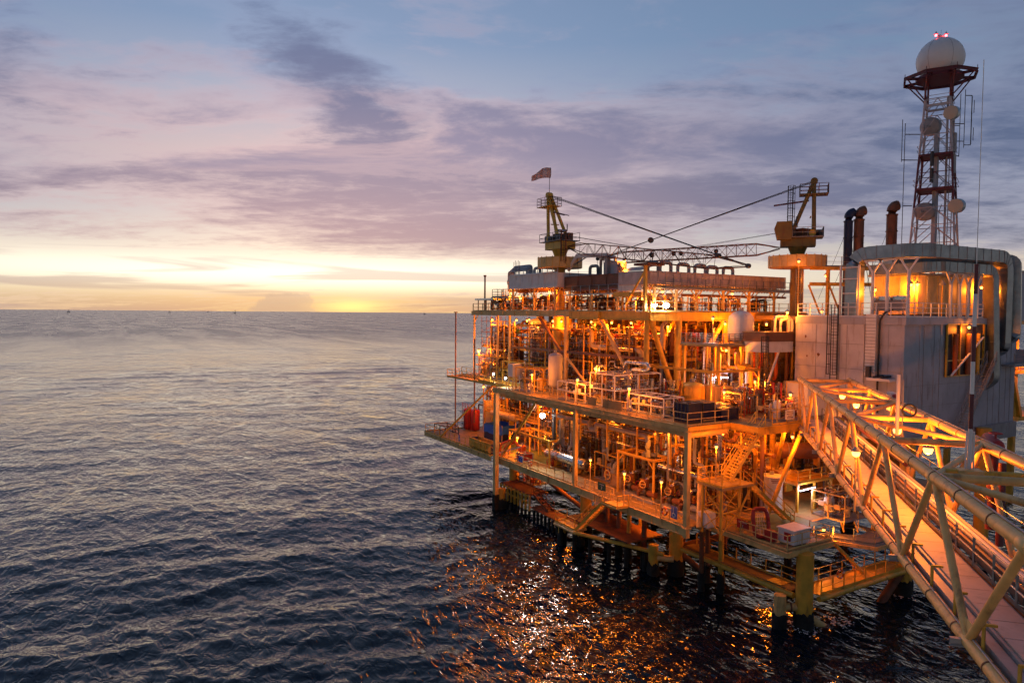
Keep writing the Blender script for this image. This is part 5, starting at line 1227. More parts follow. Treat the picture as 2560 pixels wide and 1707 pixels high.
for a, q in (((47.9, 88.2), (48.7, 84.3)), ((48.7, 84.3), (52.0, 85.2)), ((52.0, 85.2), (51.2, 89)), ((51.2, 89), (47.9, 88.2))):
    MB().bar((*a, Z1 + .55), (*q, Z1 + .55), .06, 1.1).build('side', 'navy', tp_)
    n_ = 7; vs = []; 
    for i in range(n_):
        f = i / (n_ - 1); p = V((*a, 0)).lerp(V((*q, 0)), f); w_ = .07 * math.sin(i * 2.2)
        vs += [(p.x - .09 + w_, p.y - .09, Z1 + 1.0 + .1 * math.sin(i * 1.7)), (p.x - .05, p.y - .05, Z1 + 2.25 + .06 * math.sin(i * 3))]
    MB().add(vs, [(2 * i, 2 * i + 2, 2 * i + 3, 2 * i + 1) for i in range(n_ - 1)]).build('tarpaulin', 'blue', tp_, True)
    MB().bar((*a, Z1), (*a, Z1 + 2.4), .09).build('post', 'cream', tp_)
sk = thing('waste_skip', 'long rusty open skip along the tip railing', 'skip', (43.3, 77.6, Z1))
MB().box(43.2, 44.6, 77.6, 83.8, Z1 + .1, Z1 + .2).build('floor', 'dark', sk)
for x in (43.2, 44.6): MB().box(x - .05, x + .05, 77.6, 83.8, Z1 + .1, Z1 + 1.35).build('side', 'yellow', sk)
for y in (77.6, 83.8): MB().box(43.2, 44.6, y - .05, y + .05, Z1 + .1, Z1 + 1.3).build('end', 'navy', sk)
for y in (79, 80.5, 82): MB().bar((43.12, y, Z1 + .1), (43.12, y, Z1 + 1.4), .1).build('rib', 'yellow', sk)
hs_ = thing('hose_davit', 'orange red hose davit leaning over the lowest deck railing', 'davit', (44.0, 75.9, Z1))
MB().pipe([(43.8, 76.4, Z1), (43.9, 76.3, Z1 + 1.6), (44.6, 74.4, Z1 + 2.4), (44.9, 73.6, Z1 + 1.6)], .13, 8, .5).build('hose', 'orange', hs_, True)
MB().pipe([(44.1, 75.9, Z1), (44.2, 75.8, Z1 + 1.3), (44.9, 74.1, Z1 + 2.1), (45.2, 73.2, Z1 + 1.1)], .13, 8, .5).build('hose', 'orange', hs_, True)
MB().bar((43.5, 76.8, Z1 + .2), (44.6, 72.4, Z1 + 1.8), .08, .2).build('arm', 'white', hs_)
vessel_v(46.2, 74.7, Z1, .5, 1.4, 'red drum standing by the lamp on the green floor', 'orange', 'red_drum', 'drum', legs=0, dome=.1)
box_tank(44.6, 46.0, 71.8, 73.4, Z1, Z1 + .9, 'low red chest by the lowest deck railing', 'red', 'red_chest', 'chest')
portal(45.4, 48.6, 67.2, 76.6, Z1, 3.1, 'yellow canopy frame over the green floor of the lowest deck')
vessel_h((46.4, 69.2, Z1 + 1.5), (46.4, 61.2, Z1 + 1.5), .62, 'long dark horizontal exchanger beside the lowest deck railing', 'steel', 'heat_exchanger', 'exchanger', 'yellow')
risers(46.6, 48.6, 62.5, 68.5, Z1, 14.2, 'dark grey insulated uprights with elbows under the white floodlight', 21, 9, (.16, .27), ['grey', 'dark', 'galv', 'grey'])
pipe_bank(45.4, 44.5, 68, 13.0, 14.3, 'dark pipes slung under the middle deck edge', 22, 7, .35, (.12, .26), 2.2, ['grey', 'dark', 'rust', 'brown'], zlow=11.0)
portal(45.8, 48.0, 49.6, 55.0, Z1, 4.1, 'yellow portal frame over the crate and pumps')
cr_ = thing('equipment_crate', 'pale wooden crate standing inside the portal frame', 'crate', (46.7, 55.2, Z1))
MB().box(46.6, 48.3, 55.3, 57.2, Z1 + .1, Z1 + 1.25).build('body', 'wood', cr_)
for y in (55.4, 57.1): MB().bar((46.56, y, Z1 + .05), (46.56, y, Z1 + 1.3), .09).build('batten', 'wood', cr_)
for z in (.15, 1.2): MB().bar((46.56, 55.3, Z1 + z), (46.56, 57.2, Z1 + z), .06, .1).build('batten', 'wood', cr_)
for i, y in enumerate((44.6, 47.2, 50.4, 53.0)):
    pump(45.9 + .3 * (i % 2), y, Z1, ['pump nearest the stair tower on the lowest deck', 'pump with a pale handwheel beside the stair tower pumps, second from it', 'third pump from the stair tower, under the portal frame', 'fourth pump from the stair tower, beside the crate'][i], 30 + i)
vessel_h((47.4, 44.0, Z1 + 3.4), (47.4, 50.6, Z1 + 3.4), .34, 'shiny horizontal pipe vessel lit from above, over the pumps', 'steel', 'horizontal_drum', 'vessel', 'grey')
risers(46.8, 49.4, 43.5, 49, Z1, 14.3, 'orange lit uprights behind the pumps', 23, 9, (.1, .24), PM)
risers(47.4, 49.6, 49.4, 56, Z1, 14.3, 'orange lit uprights behind the portal frame', 24, 10, (.1, .24), PM)
risers(47.2, 49.6, 56.5, 62, Z1, 14.3, 'dark uprights between the portal frame and the exchanger', 25, 9, (.12, .28), ['dark', 'grey', 'rust', 'brown', 'galv'])
skid(47.4, 50, 57.0, 61.0, Z1, 3.0, 'dark framed pump skid behind the second column', 26, 'yellow', 12, ['dark', 'grey', 'rust', 'brown'])
skid(49.6, 53, 77, 82, Z1, 3.6, 'orange lit skid behind the canopy on the lowest deck', 27, 'yellow', 14)
vessel_h((50.6, 90.6, Z1 + 3.4), (50.6, 83.2, Z1 + 3.4), .55, 'pale horizontal drum behind the blue tarpaulin', 'cream', 'horizontal_drum', 'vessel')
risers(51.6, 54.5, 70, 82, Z1, 14.4, 'orange uprights behind the green floor', 28, 14, (.12, .35), ['cream', 'white', 'yellow', 'brown', 'grey'])
# second and third rows inside the lowest deck
ORD = ['first', 'second', 'third', 'fourth', 'fifth', 'sixth', 'seventh', 'eighth', 'ninth', 'tenth', 'eleventh', 'twelfth']
WM = ['brown', 'rust', 'yellow', 'grey', 'dark', 'rust', 'steel', 'brown', 'cream', 'dark']
k = 0
for y in (42.5, 50.5, 58.5, 66.5, 74.5, 83, 90.5):
    pipe_bank(52.2, y, y + 7.6, 9.2, 13.6, ORD[k] + ' deep pipe bank on the lowest deck, counting from the bridge', 100 + k, 15, .6, (.07, .28), 3.2, WM, zlow=Z1); k += 1
k = 0
for y in (43, 51, 59, 67, 75, 83, 90):
    g = random.Random(140 + k)
    vessel_h((58.5 + g.uniform(0, 1), y, Z1 + 2.2), (58.5, y + 6, Z1 + 2.2), g.uniform(.7, 1.1), ORD[k] + ' large inner drum on the lowest deck, counting from the bridge', g.choice(('brown', 'rust', 'cream', 'grey')))
    risers(61.8, 66, y, y + 7.5, Z1, 14.5, ORD[k] + ' inner group of uprights on the lowest deck, counting from the bridge', 160 + k, 16, (.08, .32), WM); k += 1
SB = ['rust', 'brown', 'grey', 'steel', 'yellow', 'dark', 'cream']
k = 0
for y in (43.2, 51, 59.8, 68):
    pipe_bank(48.4, y, y + 8, 8.4, 13.6, ORD[k] + ' front bank of small pipes on the lowest deck, counting from the bridge', 400 + k, 20, .5, (.035, .11), 1.6, SB, zlow=Z1); k += 1
mz2 = thing('inner_walkway', 'long orange lit walkway halfway up inside the lowest deck', 'walkway', (50.4, 44, 10.2))
for i in range(6): MB().box(50.3, 51.9, 44 + 8 * i, 51.9 + 8 * i, 10.1, 10.2).build('grating', 'under', mz2)
MB().bar((50.3, 44, 10.0), (50.3, 92, 10.0), .14, .26).build('edge_beam', 'yellow', mz2)
railing([(50.35, 44, 10.2), (50.35, 68, 10.2), (50.35, 91.9, 10.2)], 'yellow railing of the long walkway inside the lowest deck', mat='yellow')
bw = thing('added_back_wall', 'plain plate wall added to close the lowest deck and bounce lamp light', 'wall', (76, 42, Z1))  # added backing that hides the sea and returns orange light to the pipework
for i in range(9): MB().box(76, 76.15, 42 + 6 * i, 47.9 + 6 * i, Z1, Z2 - .2).build('wall_plate', 'under', bw)
# lifeboat corner
tk = vessel_v(54.3, 42.6, Z1, 1.0, 3.4, 'pale round tank with a white sign at the lifeboat corner', 'white', 'round_tank', 'tank', legs=0, dome=.08)
sign((53.5, 41.5, Z1 + 3.1), (.86, -.5, 0), 1.3, .55, 'white', [(.14, 1.0, '#bar'), (-.02, .9, '#bar'), (-.16, .7, '#bar')], 'tower_red', 'white notice with red lines on the round tank')
wc = thing('steel_locker', 'white steel locker under the stair tower', 'locker', (44.9, 41.6, Z1))
MB().box(44.5, 45.5, 41.4, 42.5, Z1 + .05, Z1 + 1.3).build('body', 'white', wc); MB().box(44.46, 44.5, 41.9, 41.93, Z1 + .1, Z1 + 1.25).build('door_seam', 'grey', wc); MB().box(44.45, 44.5, 42.0, 42.05, Z1 + .6, Z1 + .8).build('handle', 'dark', wc)
wb = thing('life_raft_box', 'white equipment box with red end panels at the deck corner', 'box', (47.3, 34.8, Z1))
MB().box(47.1, 49.1, 34.7, 36.2, Z1 + .1, Z1 + 1.2).build('body', 'white', wb); MB().box(47.0, 49.2, 34.6, 36.3, Z1 + 1.2, Z1 + 1.3).build('lid', 'white', wb)
MB().box(47.04, 47.09, 35.0, 35.6, Z1 + .35, Z1 + 1.0).build('red_panel', 'red', wb); MB().box(46.4, 47.0, 36.2, 37.0, Z1 + .1, Z1 + .9).build('side_locker', 'red', wb)
MB().pipe([(49.2, 34.7, Z1 + 1.0), (49.8, 34.6, Z1 + 1.0), (49.8, 35.9, Z1 + 1.0), (49.2, 36, Z1 + 1.0)], .04, 6).build('handle_bar', 'white', wb)
rb = thing('rescue_basket', 'dark red oval rescue float with a white net leaning on the railing', 'rescue float', (46.6, 37.4, Z1))
cc = V((46.7, 37.6, Z1 + 1.25)); ax = V((.15, .85, .5)); ex_ = V((.86, -.5, 0)).normalized(); ez_ = V((.12, .25, .95)).normalized()
oval = [cc + ex_ * .62 * (abs(math.cos(t_)) ** .55 * (1 if math.cos(t_) > 0 else -1)) + ez_ * 1.15 * (abs(math.sin(t_)) ** .55 * (1 if math.sin(t_) > 0 else -1)) for t_ in [2 * math.pi * i / 24 for i in range(25)]]
MB().pipe(oval, .17, 8, .1, 2, cap=False).build('tube', 'red', rb, True)
o = MB()
for i in range(4): o.bar(cc + ex_ * (-.45 + .3 * i) - ez_ * .95, cc + ex_ * (-.45 + .3 * i) * .4 + ez_ * .7, .02)
for i in range(6): o.bar(cc - ex_ * .5 + ez_ * (-.9 + .35 * i), cc + ex_ * .5 + ez_ * (-.9 + .35 * i), .02)
o.build('net', 'white', rb)
for s in (-.35, .35): MB().bar(cc + ex_ * s - ez_ * 1.1, V((cc.x + ex_.x * s, cc.y + ex_.y * s - .3, Z1)), .05).build('foot', 'dark', rb)
CR = V((.86, -.51, 0))
sign((46.05, 38.9, Z1 + .85), (0, -1, 0), 1.25, .75, 'red', [(.17, .19, 'LIFE BOAT'), (-.14, .36, '1')], 'white', 'dark red sign reading LIFE BOAT 1 on a stake', .85)
sign((43.2, 54.4, Z1 + .95), (0, -1, 0), 1.25, .8, 'green', [(.2, .17, 'LIFE BOAT'), (-.12, .40, '2')], 'white', 'dark green sign reading LIFE BOAT 2 on the railing', .9)
sign((43.2, 70.2, Z1 + .8), (0, -1, 0), .95, .7, 'blue', [(.2, .7, '#bar'), (-.1, .36, '1')], 'white', 'blue sign with a white number 1 on the railing')
sign((43.2, 44.1, Z1 + .95), (0, -1, 0), .8, 1.1, 'sign_blue', [(.22, .2, '#figure'), (-.25, .17, '#ring')], 'white', 'pale blue sign with a white ring symbol by the pumps')
sign((43.2, 50.3, Z2 + .95), (0, -1, 0), .6, 1.1, 'sign_blue', [(.22, .2, '#figure'), (-.25, .17, '#ring')], 'white', 'narrow pale blue sign beside the long blank plate on the railing')
sign((43.2, 68.4, Z2 + .95), (0, -1, 0), .5, 1.0, 'sign_blue', [(.2, .18, '#figure'), (-.22, .15, '#ring')], 'white', 'small pale blue sign on the middle deck railing by the pale tank')
sign((42.7, 86.0, Z1 + .9), (0, -1, 0), .5, .9, 'sign_blue', [(.2, .16, '#figure'), (-.2, .14, '#ring')], 'white', 'small pale blue sign on the railing of the seaward tip')
sign((43.2, 56.2, Z2 + .65), (0, -1, 0), 1.5, .8, 'deck_plate', [], 'white', 'small blank dull plate on the middle deck railing')
sign((43.2, 52.9, Z2 + .65), (0, -1, 0), 3.0, .85, 'deck_plate', [], 'white', 'long blank dull plate on the middle deck railing')
sign((52.6, 39.5, Z2 + .85), (1, 0, 0), 1.3, .85, 'white', [(.25, .8, '#bar'), (.08, .9, '#bar'), (-.1, .5, '#bar'), (-.26, .8, '#bar')], 'tower_red', 'white notice board on the railing at the bridge landing')
lifebuoy((43.1, 67.9, Z1 + .65), (1, 0, 0), 'orange lifebuoy on the railing before the dark exchanger')
lifebuoy((43.1, 45.2, Z1 + .8), (1, 0, 0), 'orange lifebuoy on the railing beside the ring symbol sign')
lifebuoy((51.2, 33.3, 4.0), (.2, 1, 0), 'orange lifebuoy on the low catwalk railing')
# mezzanine at the lifeboat corner
mz = thing('mezzanine', 'orange lit mezzanine platform above the lifeboat corner', 'platform', (55, 40.5, 9.3))
MB().box(55.5, 61, 40.6, 43.5, 9.1, 9.3).build('plate', 'yellow', mz)
for x, y in ((55.7, 40.8), (60.8, 40.8), (58.2, 40.8)): MB().bar((x, y, Z1), (x, y, 9.1), .2).build('post', 'yellow', mz)
railing([(55.6, 43.3, 9.3), (55.6, 40.7, 9.3), (60.9, 40.7, 9.3)], 'orange lit railing of the mezzanine by the lifeboat corner', mat='yellow')
skid(56.5, 60.5, 36.5, 39.8, Z1, 2.3, 'small valve skid right of the lifeboat corner floor', 51, 'cream', 12)
vessel_v(57.0, 38.4, Z1, .45, 1.9, 'small pale bottle tank beside the valve skid', 'white', 'bottle_tank', 'tank')
vessel_h((57.2, 44.6, 11.6), (61.5, 41.6, 11.6), .8, 'red horizontal drum under the bridge landing', 'brown', 'horizontal_drum', 'vessel', 'yellow')
# stair tower and flights
st = thing('stair_tower', 'yellow braced stair tower with a landing at the deck corner', 'tower', (44.2, 39.9, Z1))
SX = [(44.5, 42.0), (44.2, 39.6), (46.6, 39.8), (46.9, 42.2)]
for x, y in SX: MB().bar((x, y, Z1 - .4), (x, y, 10.3), .17).build('post', 'yellow', st)
MB().prism([(44.3, 42.6), (44.0, 39.4), (48.0, 39.4), (48.3, 42.6)], 10.3, 10.5).build('landing', 'deck_plate', st)
for i in range(4):
    a, q = SX[i], SX[(i + 1) % 4]
    for z0, z1 in ((6.5, 8.3), (8.3, 10.2)):
        if i < 2: MB().bar((*a, z0), (*q, z1), .06).build('cross_brace', 'yellow', st); MB().bar((*q, z0), (*a, z1), .06).build('cross_brace', 'yellow', st)
    MB().bar((*a, 8.3), (*q, 8.3), .1).build('tie', 'yellow', st)
MB().bar((46.4, 39.6, 8.2), (47.9, 39.6, 10.3), .12).build('knee', 'yellow', st)
railing([(47.9, 42.5, 10.5), (44.35, 42.5, 10.5), (44.1, 39.5, 10.5), (46.3, 39.5, 10.5)], 'yellow railing round the stair tower landing', mat='yellow')
stair((46.7, 41.4, 10.55), (49.9, 40.5, Z2), 1.35, (.26, .97, 0), 'bright yellow flight from the landing up to the middle deck', mat='stair_yellow')
stair((52.6, 39.3, Z1 + .05), (47.9, 40.0, 10.4), 1.1, (.15, .99, 0), 'orange flight from the landing down to the lifeboat floor', mat='yellow')
bs_ = thing('boat_stair_platform', 'yellow platform overhanging the sea where the boat stair starts', 'platform', (42, 50, Z1))
MB().box(41.6, 43.1, 50.1, 52.5, Z1 - .12, Z1 + .0).build('plate', 'cream', bs_)
MB().bar((43.1, 52.4, Z1 - .9), (41.7, 52.4, Z1 - .15), .12).build('bracket', 'yellow', bs_)
railing([(43.1, 50.1, Z1), (41.7, 50.1, Z1), (41.7, 52.4, Z1)], 'yellow railing of the platform over the boat stair', mat='yellow')
stair((42.0, 56.6, 2.6), (42.3, 52.5, Z1), 1.0, (1, 0, 0), 'yellow stair down from the lowest deck towards the boat landing', mat='yellow')
bl_ = thing('boat_landing', 'low yellow landing platform above the water on dark piles', 'landing', (42, 57, 2.5))
MB().box(41.4, 43.0, 56.5, 60.2, 2.4, 2.6).build('plate', 'cream', bl_)
MB().tube((41.4, 56.6, 2.4), (45.4, 47.6, 2.2), .2, 12).build('edge_tube', 'yellow', bl_, True); MB().tube((41.4, 60.2, 2.35), (41.4, 56.3, 2.35), .14, 10).build('edge_tube', 'cream', bl_, True)
for x, y in ((42, 59.8), (42.2, 57.6), (42.6, 55.4), (43.3, 53.2), (44.0, 51.4), (44.8, 49.6)):
    MB().tube((x, y, -4), (x, y, 2.3), .22, 12).build('pile', 'growth', bl_, True)
railing([(43.0, 60.1, 2.6), (41.5, 60.1, 2.6), (41.5, 56.6, 2.6)], 'yellow railing of the low landing at the foot of the boat stair', mat='yellow')
MB().box(42.9, 47.5, 50, 60, 2.9, 3.05).build('inner_walkway', 'rust', bl_)
# fender gallery under the left end
fd = thing('fender_gallery', 'rusty fender gallery with a comb of upright bars under the lowest deck', 'fender', (44.5, 62, 2.5))
MB().prism([(44.6, 77.4), (47.2, 77.4), (47.2, 70), (44.5, 70)], 2.6, 2.75).build('walkway', 'rust', fd)
MB().prism([(44.3, 69.6), (46.4, 69.6), (46, 61.2), (43.7, 61.2)], 1.3, 1.42).build('walkway', 'rust', fd)
for i in range(9):
    y = 77.2 - i * .88; o = MB().bar((44.5, y, -.6), (44.5, y, 2.7), .22).build('fender_bar', 'yellow' if i < 8 else 'cream', fd)
    MB().bar((44.5, y, -3), (44.5, y, .75), .27).build('marine_growth', 'growth', fd)
for i in range(9):
    y = 68.6 - i * .9; MB().bar((44.2 - .06 * i, y, -3), (44.2 - .06 * i, y, 1.3), .26).build('fender_bar', 'growth', fd)
for z in (1.7, 2.5): MB().bar((44.5, 77.4, z), (44.5, 70, z), .14).build('fender_rail', 'yellow', fd)
stair((45.3, 66.6, 1.45), (45.3, 69.9, 2.75), .8, (1, 0, 0), 'red brown ladder stair between the two fender levels', mat='rust')
railing([(46.9, 77.3, 2.75), (46.9, 70.2, 2.75), (44.8, 70.2, 2.75)], 'rusty railing behind the fender comb', mat='rust')
skid(47.2, 49.4, 73.5, 77, 2.7, 1.5, 'orange lit machinery on the fender gallery', 57, 'rust', 6, ['rust', 'brown', 'orange'], roof=False)
# low catwalk round the corner legs
cw = thing('low_catwalk', 'yellow catwalk on tubes just above the water round the corner leg', 'catwalk', (47.6, 34, 2.8))
MB().prism([(47.2, 35), (48.8, 35), (48.8, 47), (47.2, 47)], 2.78, 2.86).build('grating', 'under', cw)
MB().prism([(48.4, 33.2), (60.6, 33.2), (60.6, 35.0), (48.4, 35.0)], 2.79, 2.87).build('grating', 'yellow', cw)
MB().tube((47.1, 34.6, 2.6), (47.1, 47.2, 2.6), .24, 14).build('edge_tube', 'yellow', cw, True)
MB().tube((48.2, 33.1, 2.6), (60.7, 33.1, 2.6), .22, 14).build('edge_tube', 'yellow', cw, True)
MB().tube((49.0, 35.2, 2.6), (60.7, 35.2, 2.6), .16, 12).build('edge_tube', 'cream', cw, True)
MB().prism([(47.3, 36), (48.7, 36), (48.7, 37.4), (47.3, 37.4)], 2.88, 2.9).build('hatch', 'yellow', cw)
railing([(48.7, 46.6, 2.86), (48.7, 35.4, 2.86)], 'yellow railing of the low catwalk under the lifeboat corner', mat='yellow', r=.04)
railing([(48.6, 33.2, 2.87), (60.4, 33.2, 2.87)], 'yellow outer railing of the low catwalk between the corner legs', mat='yellow', r=.04, step=1.5)
railing([(49.2, 35.0, 2.87), (60.4, 35.0, 2.87)], 'yellow inner railing of the low catwalk between the corner legs', mat='yellow', r=.04, step=1.5)
cd = thing('crescent_platform', 'grey platform with a curved cut-out beside the numbered leg', 'platform', (56, 34, 4.6))
arc = [(59.2 + 2.0 * math.cos(R(a)), 38.6 + 2.2 * math.sin(R(a))) for a in range(350, 189, -16)]
MB().prism([(54.6, 38.6), (57.2, 34.0), (61.4, 33.9), (61.4, 38.6)][:3] + [(61.5, 34.2)] + [(61.5, 38.2)] + arc, 5.0, 5.15).build('plate', 'grey', cd)
MB().bar((54.5, 38.6, 4.85), (57.2, 33.9, 4.85), .2, .3).build('edge_beam', 'cream', cd); MB().bar((57.2, 33.9, 4.85), (61.6, 33.9, 4.85), .2, .3).build('edge_beam', 'cream', cd)
MB().tube((53.0, 36.0, 6.2), (56.0, 34.4, 2.9), .16, 10).build('brace', 'yellow', cd)
railing([(54.7, 38.3, 5.15), (57.2, 34.1, 5.15), (61.2, 34.1, 5.15)], 'grey railing of the crescent platform', mat='galv')
st_s = stair((58.6, 37.2, 5.2), (61.6, 41.0, 8.6), 1.2, (.78, -.62, 0), 'stair with black and pale striped treads beside the round tank', mat='cream', tread_mat='black')
fx = MB().box(60.9, 61.5, 36.0, 36.7, 5.2, 6.6); cb_ = thing('yellow_cabinet', 'small yellow cabinet on the crescent platform', 'cabinet', (61, 36, 5.2)); fx.build('body', 'yellow', cb_); MB().box(60.87, 60.9, 36.1, 36.6, 5.4, 6.4).build('door', 'cream', cb_)

# ------------------------------------------------------------------ middle deck
skid(44.0, 46.2, 58.4, 63.6, Z2, 2.1, 'white framed injection skid between the pale tank and the tall skid', 61, 'white', 16)
skid(44.2, 50.4, 53.8, 57.8, Z2, 3.5, 'tall white framed skid with steel pipework over the railing', 62, 'white', 22, ['steel', 'galv', 'white', 'grey', 'steel'])
skid(44.9, 47.4, 47.4, 52.6, Z2, 1.8, 'low pale skid between the tall skid and the dark tote tanks', 63, 'white', 18, ['brown', 'white', 'steel', 'cream'])
box_tank(44.5, 46.2, 43.8, 45.6, Z2, Z2 + 1.75, 'dark navy tote tank nearest the deck corner', 'navy', frame_mat='dark', ribs_=3)
box_tank(46.6, 48.2, 44.2, 45.8, Z2, Z2 + 1.7, 'dark tote tank in a cream frame beside the corner one', 'navy', frame_mat='cream', ribs_=2)
box_tank(48.4, 50.6, 43.6, 45.0, Z2, Z2 + 1.1, 'low navy chest behind the tote tanks', 'navy', 'chest', 'chest', 'navy')
box_tank(50.0, 51.4, 45.2, 46.6, Z2, Z2 + 1.2, 'small white box beside the low navy chest', 'white', 'white_box', 'box', 'cream')
vessel_v(51.2, 50.0, Z2, 1.25, 2.9, 'yellow upright tank under the bright fluorescent lamp', 'yellow', 'yellow_tank', 'tank', legs=.5)
box_tank(52.6, 54.4, 47.6, 50.0, Z2, Z2 + 2.5, 'cream panelled tank beside the yellow tank', 'cream', 'panelled_tank', 'tank', 'cream', 3)
box_tank(54.6, 56.6, 45.6, 47.6, Z2, Z2 + 2.3, 'steel tank in a dark red frame near the bridge landing', 'steel', 'framed_tank', 'tank', 'red', 2)
for i, (x, y, m) in enumerate(((47.6, 47.0, 'blue'), (48.5, 47.4, 'navy'), (47.8, 48.2, 'blue'), (46.9, 46.4, 'deck_green'))):
    vessel_v(x, y, Z2, .38, 1.05, ['bright blue drum behind the tote tanks', 'dark blue drum behind the tote tanks', 'blue drum farther in, beside the pale skid', 'green drum tucked between the tote tanks'][i], m, 'drum', 'drum', legs=0, dome=.06, top=False)
fr = portal(50.6, 57.6, 47.0, 57.0, Z2, 4.0, 'slim yellow gantry frame standing over the tanks', 'yellow')
vessel_v(46.4, 67.6, Z2, .85, 5.0, 'pale grey upright tank beside the front column', 'wall_grey', 'upright_tank', 'tank', legs=.8)
vessel_v(53.6, 82.6, Z2, 1.35, 9.0, 'tall white column vessel under the white cooler', 'white', 'column_vessel', 'vessel', legs=.3)
vessel_v(54.5, 79.2, Z2, 1.3, 8.4, 'tall orange lit column vessel beside the white one', 'cream', 'column_vessel', 'vessel', legs=.3)
ladder((52.2, 81.0, Z2 + 1), 7.4, (.86, -.5, 0), (-.5, -.86, 0), 'dark ladder between the two tall column vessels', 'dark', start=1.5)
pb = thing('pump_cabinet', 'white cabinet on legs at the seaward end of the long railing', 'cabinet', (44.6, 74.6, Z2))
MB().box(44.5, 45.8, 74.4, 75.6, Z2 + 1.6, Z2 + 3.2).build('body', 'white', pb)
for x in (44.6, 45.7):
    for y in (74.5, 75.5): MB().bar((x, y, Z2), (x, y, Z2 + 1.6), .1).build('leg', 'cream', pb)
skid(44.6, 47.2, 69.4, 73.8, Z2, 2.9, 'yellow lit valve skid beside the white cabinet', 64, 'yellow', 18, ['cream', 'yellow', 'white', 'grey'])
skid(49.0, 52.6, 86.5, 93.5, Z2, 3.2, 'yellow framed skid under the bright lamp at the seaward end', 65, 'yellow', 22, ['cream', 'yellow', 'brown'])
skid(48.8, 51.6, 78.5, 84.5, Z2, 2.9, 'yellow lit skid in front of the column vessels', 66, 'yellow', 20, ['cream', 'yellow', 'white', 'orange'])
sf = thing('scaffold', 'tubular scaffold tower behind the end columns', 'scaffold', (51.5, 90, Z2))
for i in range(5):
    for j in range(2): MB().tube((51.6 + 1.6 * j, 89.6 + 1.6 * i, Z2), (51.6 + 1.6 * j, 89.6 + 1.6 * i, Z3 - .8), .045, 6).build('standard', 'brown', sf)
for k in range(5):
    z = Z2 + 1.6 + 1.7 * k
    for j in range(2): MB().tube((51.6 + 1.6 * j, 89.4, z), (51.6 + 1.6 * j, 96.2, z), .04, 6).build('ledger', 'brown', sf)
    for i in range(5): MB().tube((51.4, 89.6 + 1.6 * i, z), (53.4, 89.6 + 1.6 * i, z), .04, 6).build('transom', 'brown', sf)
    MB().tube((51.6, 89.6, z), (51.6, 96, z - 1.6), .035, 6).build('brace', 'brown', sf)
    MB().box(51.7, 53.1, 89.6, 92.6 + (k % 3), z + .05, z + .1).build('board', 'wood', sf)
for i, (x, y, zb, zt_) in enumerate(((46.3, 94.6, Z1, 25.0), (47.4, 90.4, Z1 + 2, 21.0))):
    t = thing('vent_pole', ['tall thin vent pole with a flat cap at the seaward end', 'short pole beside the capped vent pole'][i], 'pole', (x, y, zb))
    MB().tube((x, y, zb), (x, y, zt_), .11, 8).build('pole', 'brown', t, True)
    MB().lathe((x, y, zt_), (0, 0, 1), [(0, .3 - .15 * i), (.15, .3 - .15 * i)], 8).build('cap', 'brown', t)
t = thing('vent_pole', 'brown vent pole rising above the highest deck railing', 'pole', (50.6, 93.2, Z3)); MB().tube((50.6, 93.2, Z3), (50.6, 93.2, 30.6), .13, 8).build('pole', 'brown', t); MB().lathe((50.6, 93.2, 30.6), (0, 0, 1), [(0, .2), (.25, .25)], 8).build('cap', 'brown', t)
# silver looped pipe and other big pipework between the columns
lp = thing('loop_pipe', 'shiny steel loop of pipe before the yellow corner column', 'pipework', (47.5, 52.6, Z2))
MB().pipe([(47.6, 56.2, Z2 + 3.2), (47.6, 56.2, 19.9), (47.6, 52.6, 19.9), (47.6, 52.6, 19.2), (47.6, 55.2, 19.2), (47.6, 55.2, Z2 + 2.5)], .2, 12, .45, 4).build('pipe', 'steel', lp, True)
MB().bar((47.6, 54, 19.0), (47.6, 54, Z2), .14).build('stand', 'yellow', lp)
tq = thing('overhead_pipe', 'thick pale pipe crossing under the highest deck girder', 'pipework', (51, 57, 20)); MB().pipe([(51.0, 76, 23.0), (51, 66.5, 23.0), (51, 66.5, 21.0), (51, 57.5, 21.0), (51, 57.5, Z2)], .3, 12, .7, 4).build('pipe', 'cream', tq, True); MB().pipe([(52.4, 72, Z2 + 2), (52.4, 72, 17.6), (52.4, 56, 17.2)], .33, 12).build('pipe', 'steel', tq, True)
tq = thing('elbow_riser', 'fat brown riser with a hooked top behind the yellow corner column', 'pipework', (52.2, 60, Z2)); MB().pipe([(52.2, 60.6, Z2), (52.2, 60.6, 20.6), (52.2, 57.8, 20.6), (52.2, 57.8, 17)], .48, 14, 1.0, 5).build('pipe', 'brown', tq, True); MB().pipe([(52.9, 56.4, Z2), (52.9, 56.4, 23.8), (53.6, 56.4, 24.2)], .2, 10).build('pipe', 'wall_grey', tq, True)
k = 0
for y in (57, 64, 71, 78, 86):
    pipe_bank(52.6, y, y + 7, 18.6, 23.4, ORD[k] + ' deep pipe bank on the middle deck, counting from the yellow corner', 200 + k, 16, .6, (.08, .30), 3.4, WM, zlow=Z2); k += 1
k = 0
for y in (57, 64.5, 72, 80, 88):
    g = random.Random(240 + k)
    vessel_h((59.2, y, Z2 + 2.4), (59.2, y + 6, Z2 + 2.4), g.uniform(.8, 1.2), ORD[k] + ' large inner drum on the middle deck, counting from the yellow corner', g.choice(('cream', 'brown', 'white', 'steel')))
    risers(62.4, 67, y, y + 7.4, Z2, 24.6, ORD[k] + ' inner group of uprights on the middle deck, counting from the yellow corner', 260 + k, 18, (.08, .34), WM); k += 1
k = 0
for x in (55.2, 61.5, 67.5):
    pipe_bank(56.6, x, x + 6, 20.6, 23.8, ORD[k] + ' cross pipe bank under the long grey cooler, counting from the yellow corner', 280 + k, 12, .6, (.08, .3), 2.2, WM, zlow=Z2, axis='x'); k += 1
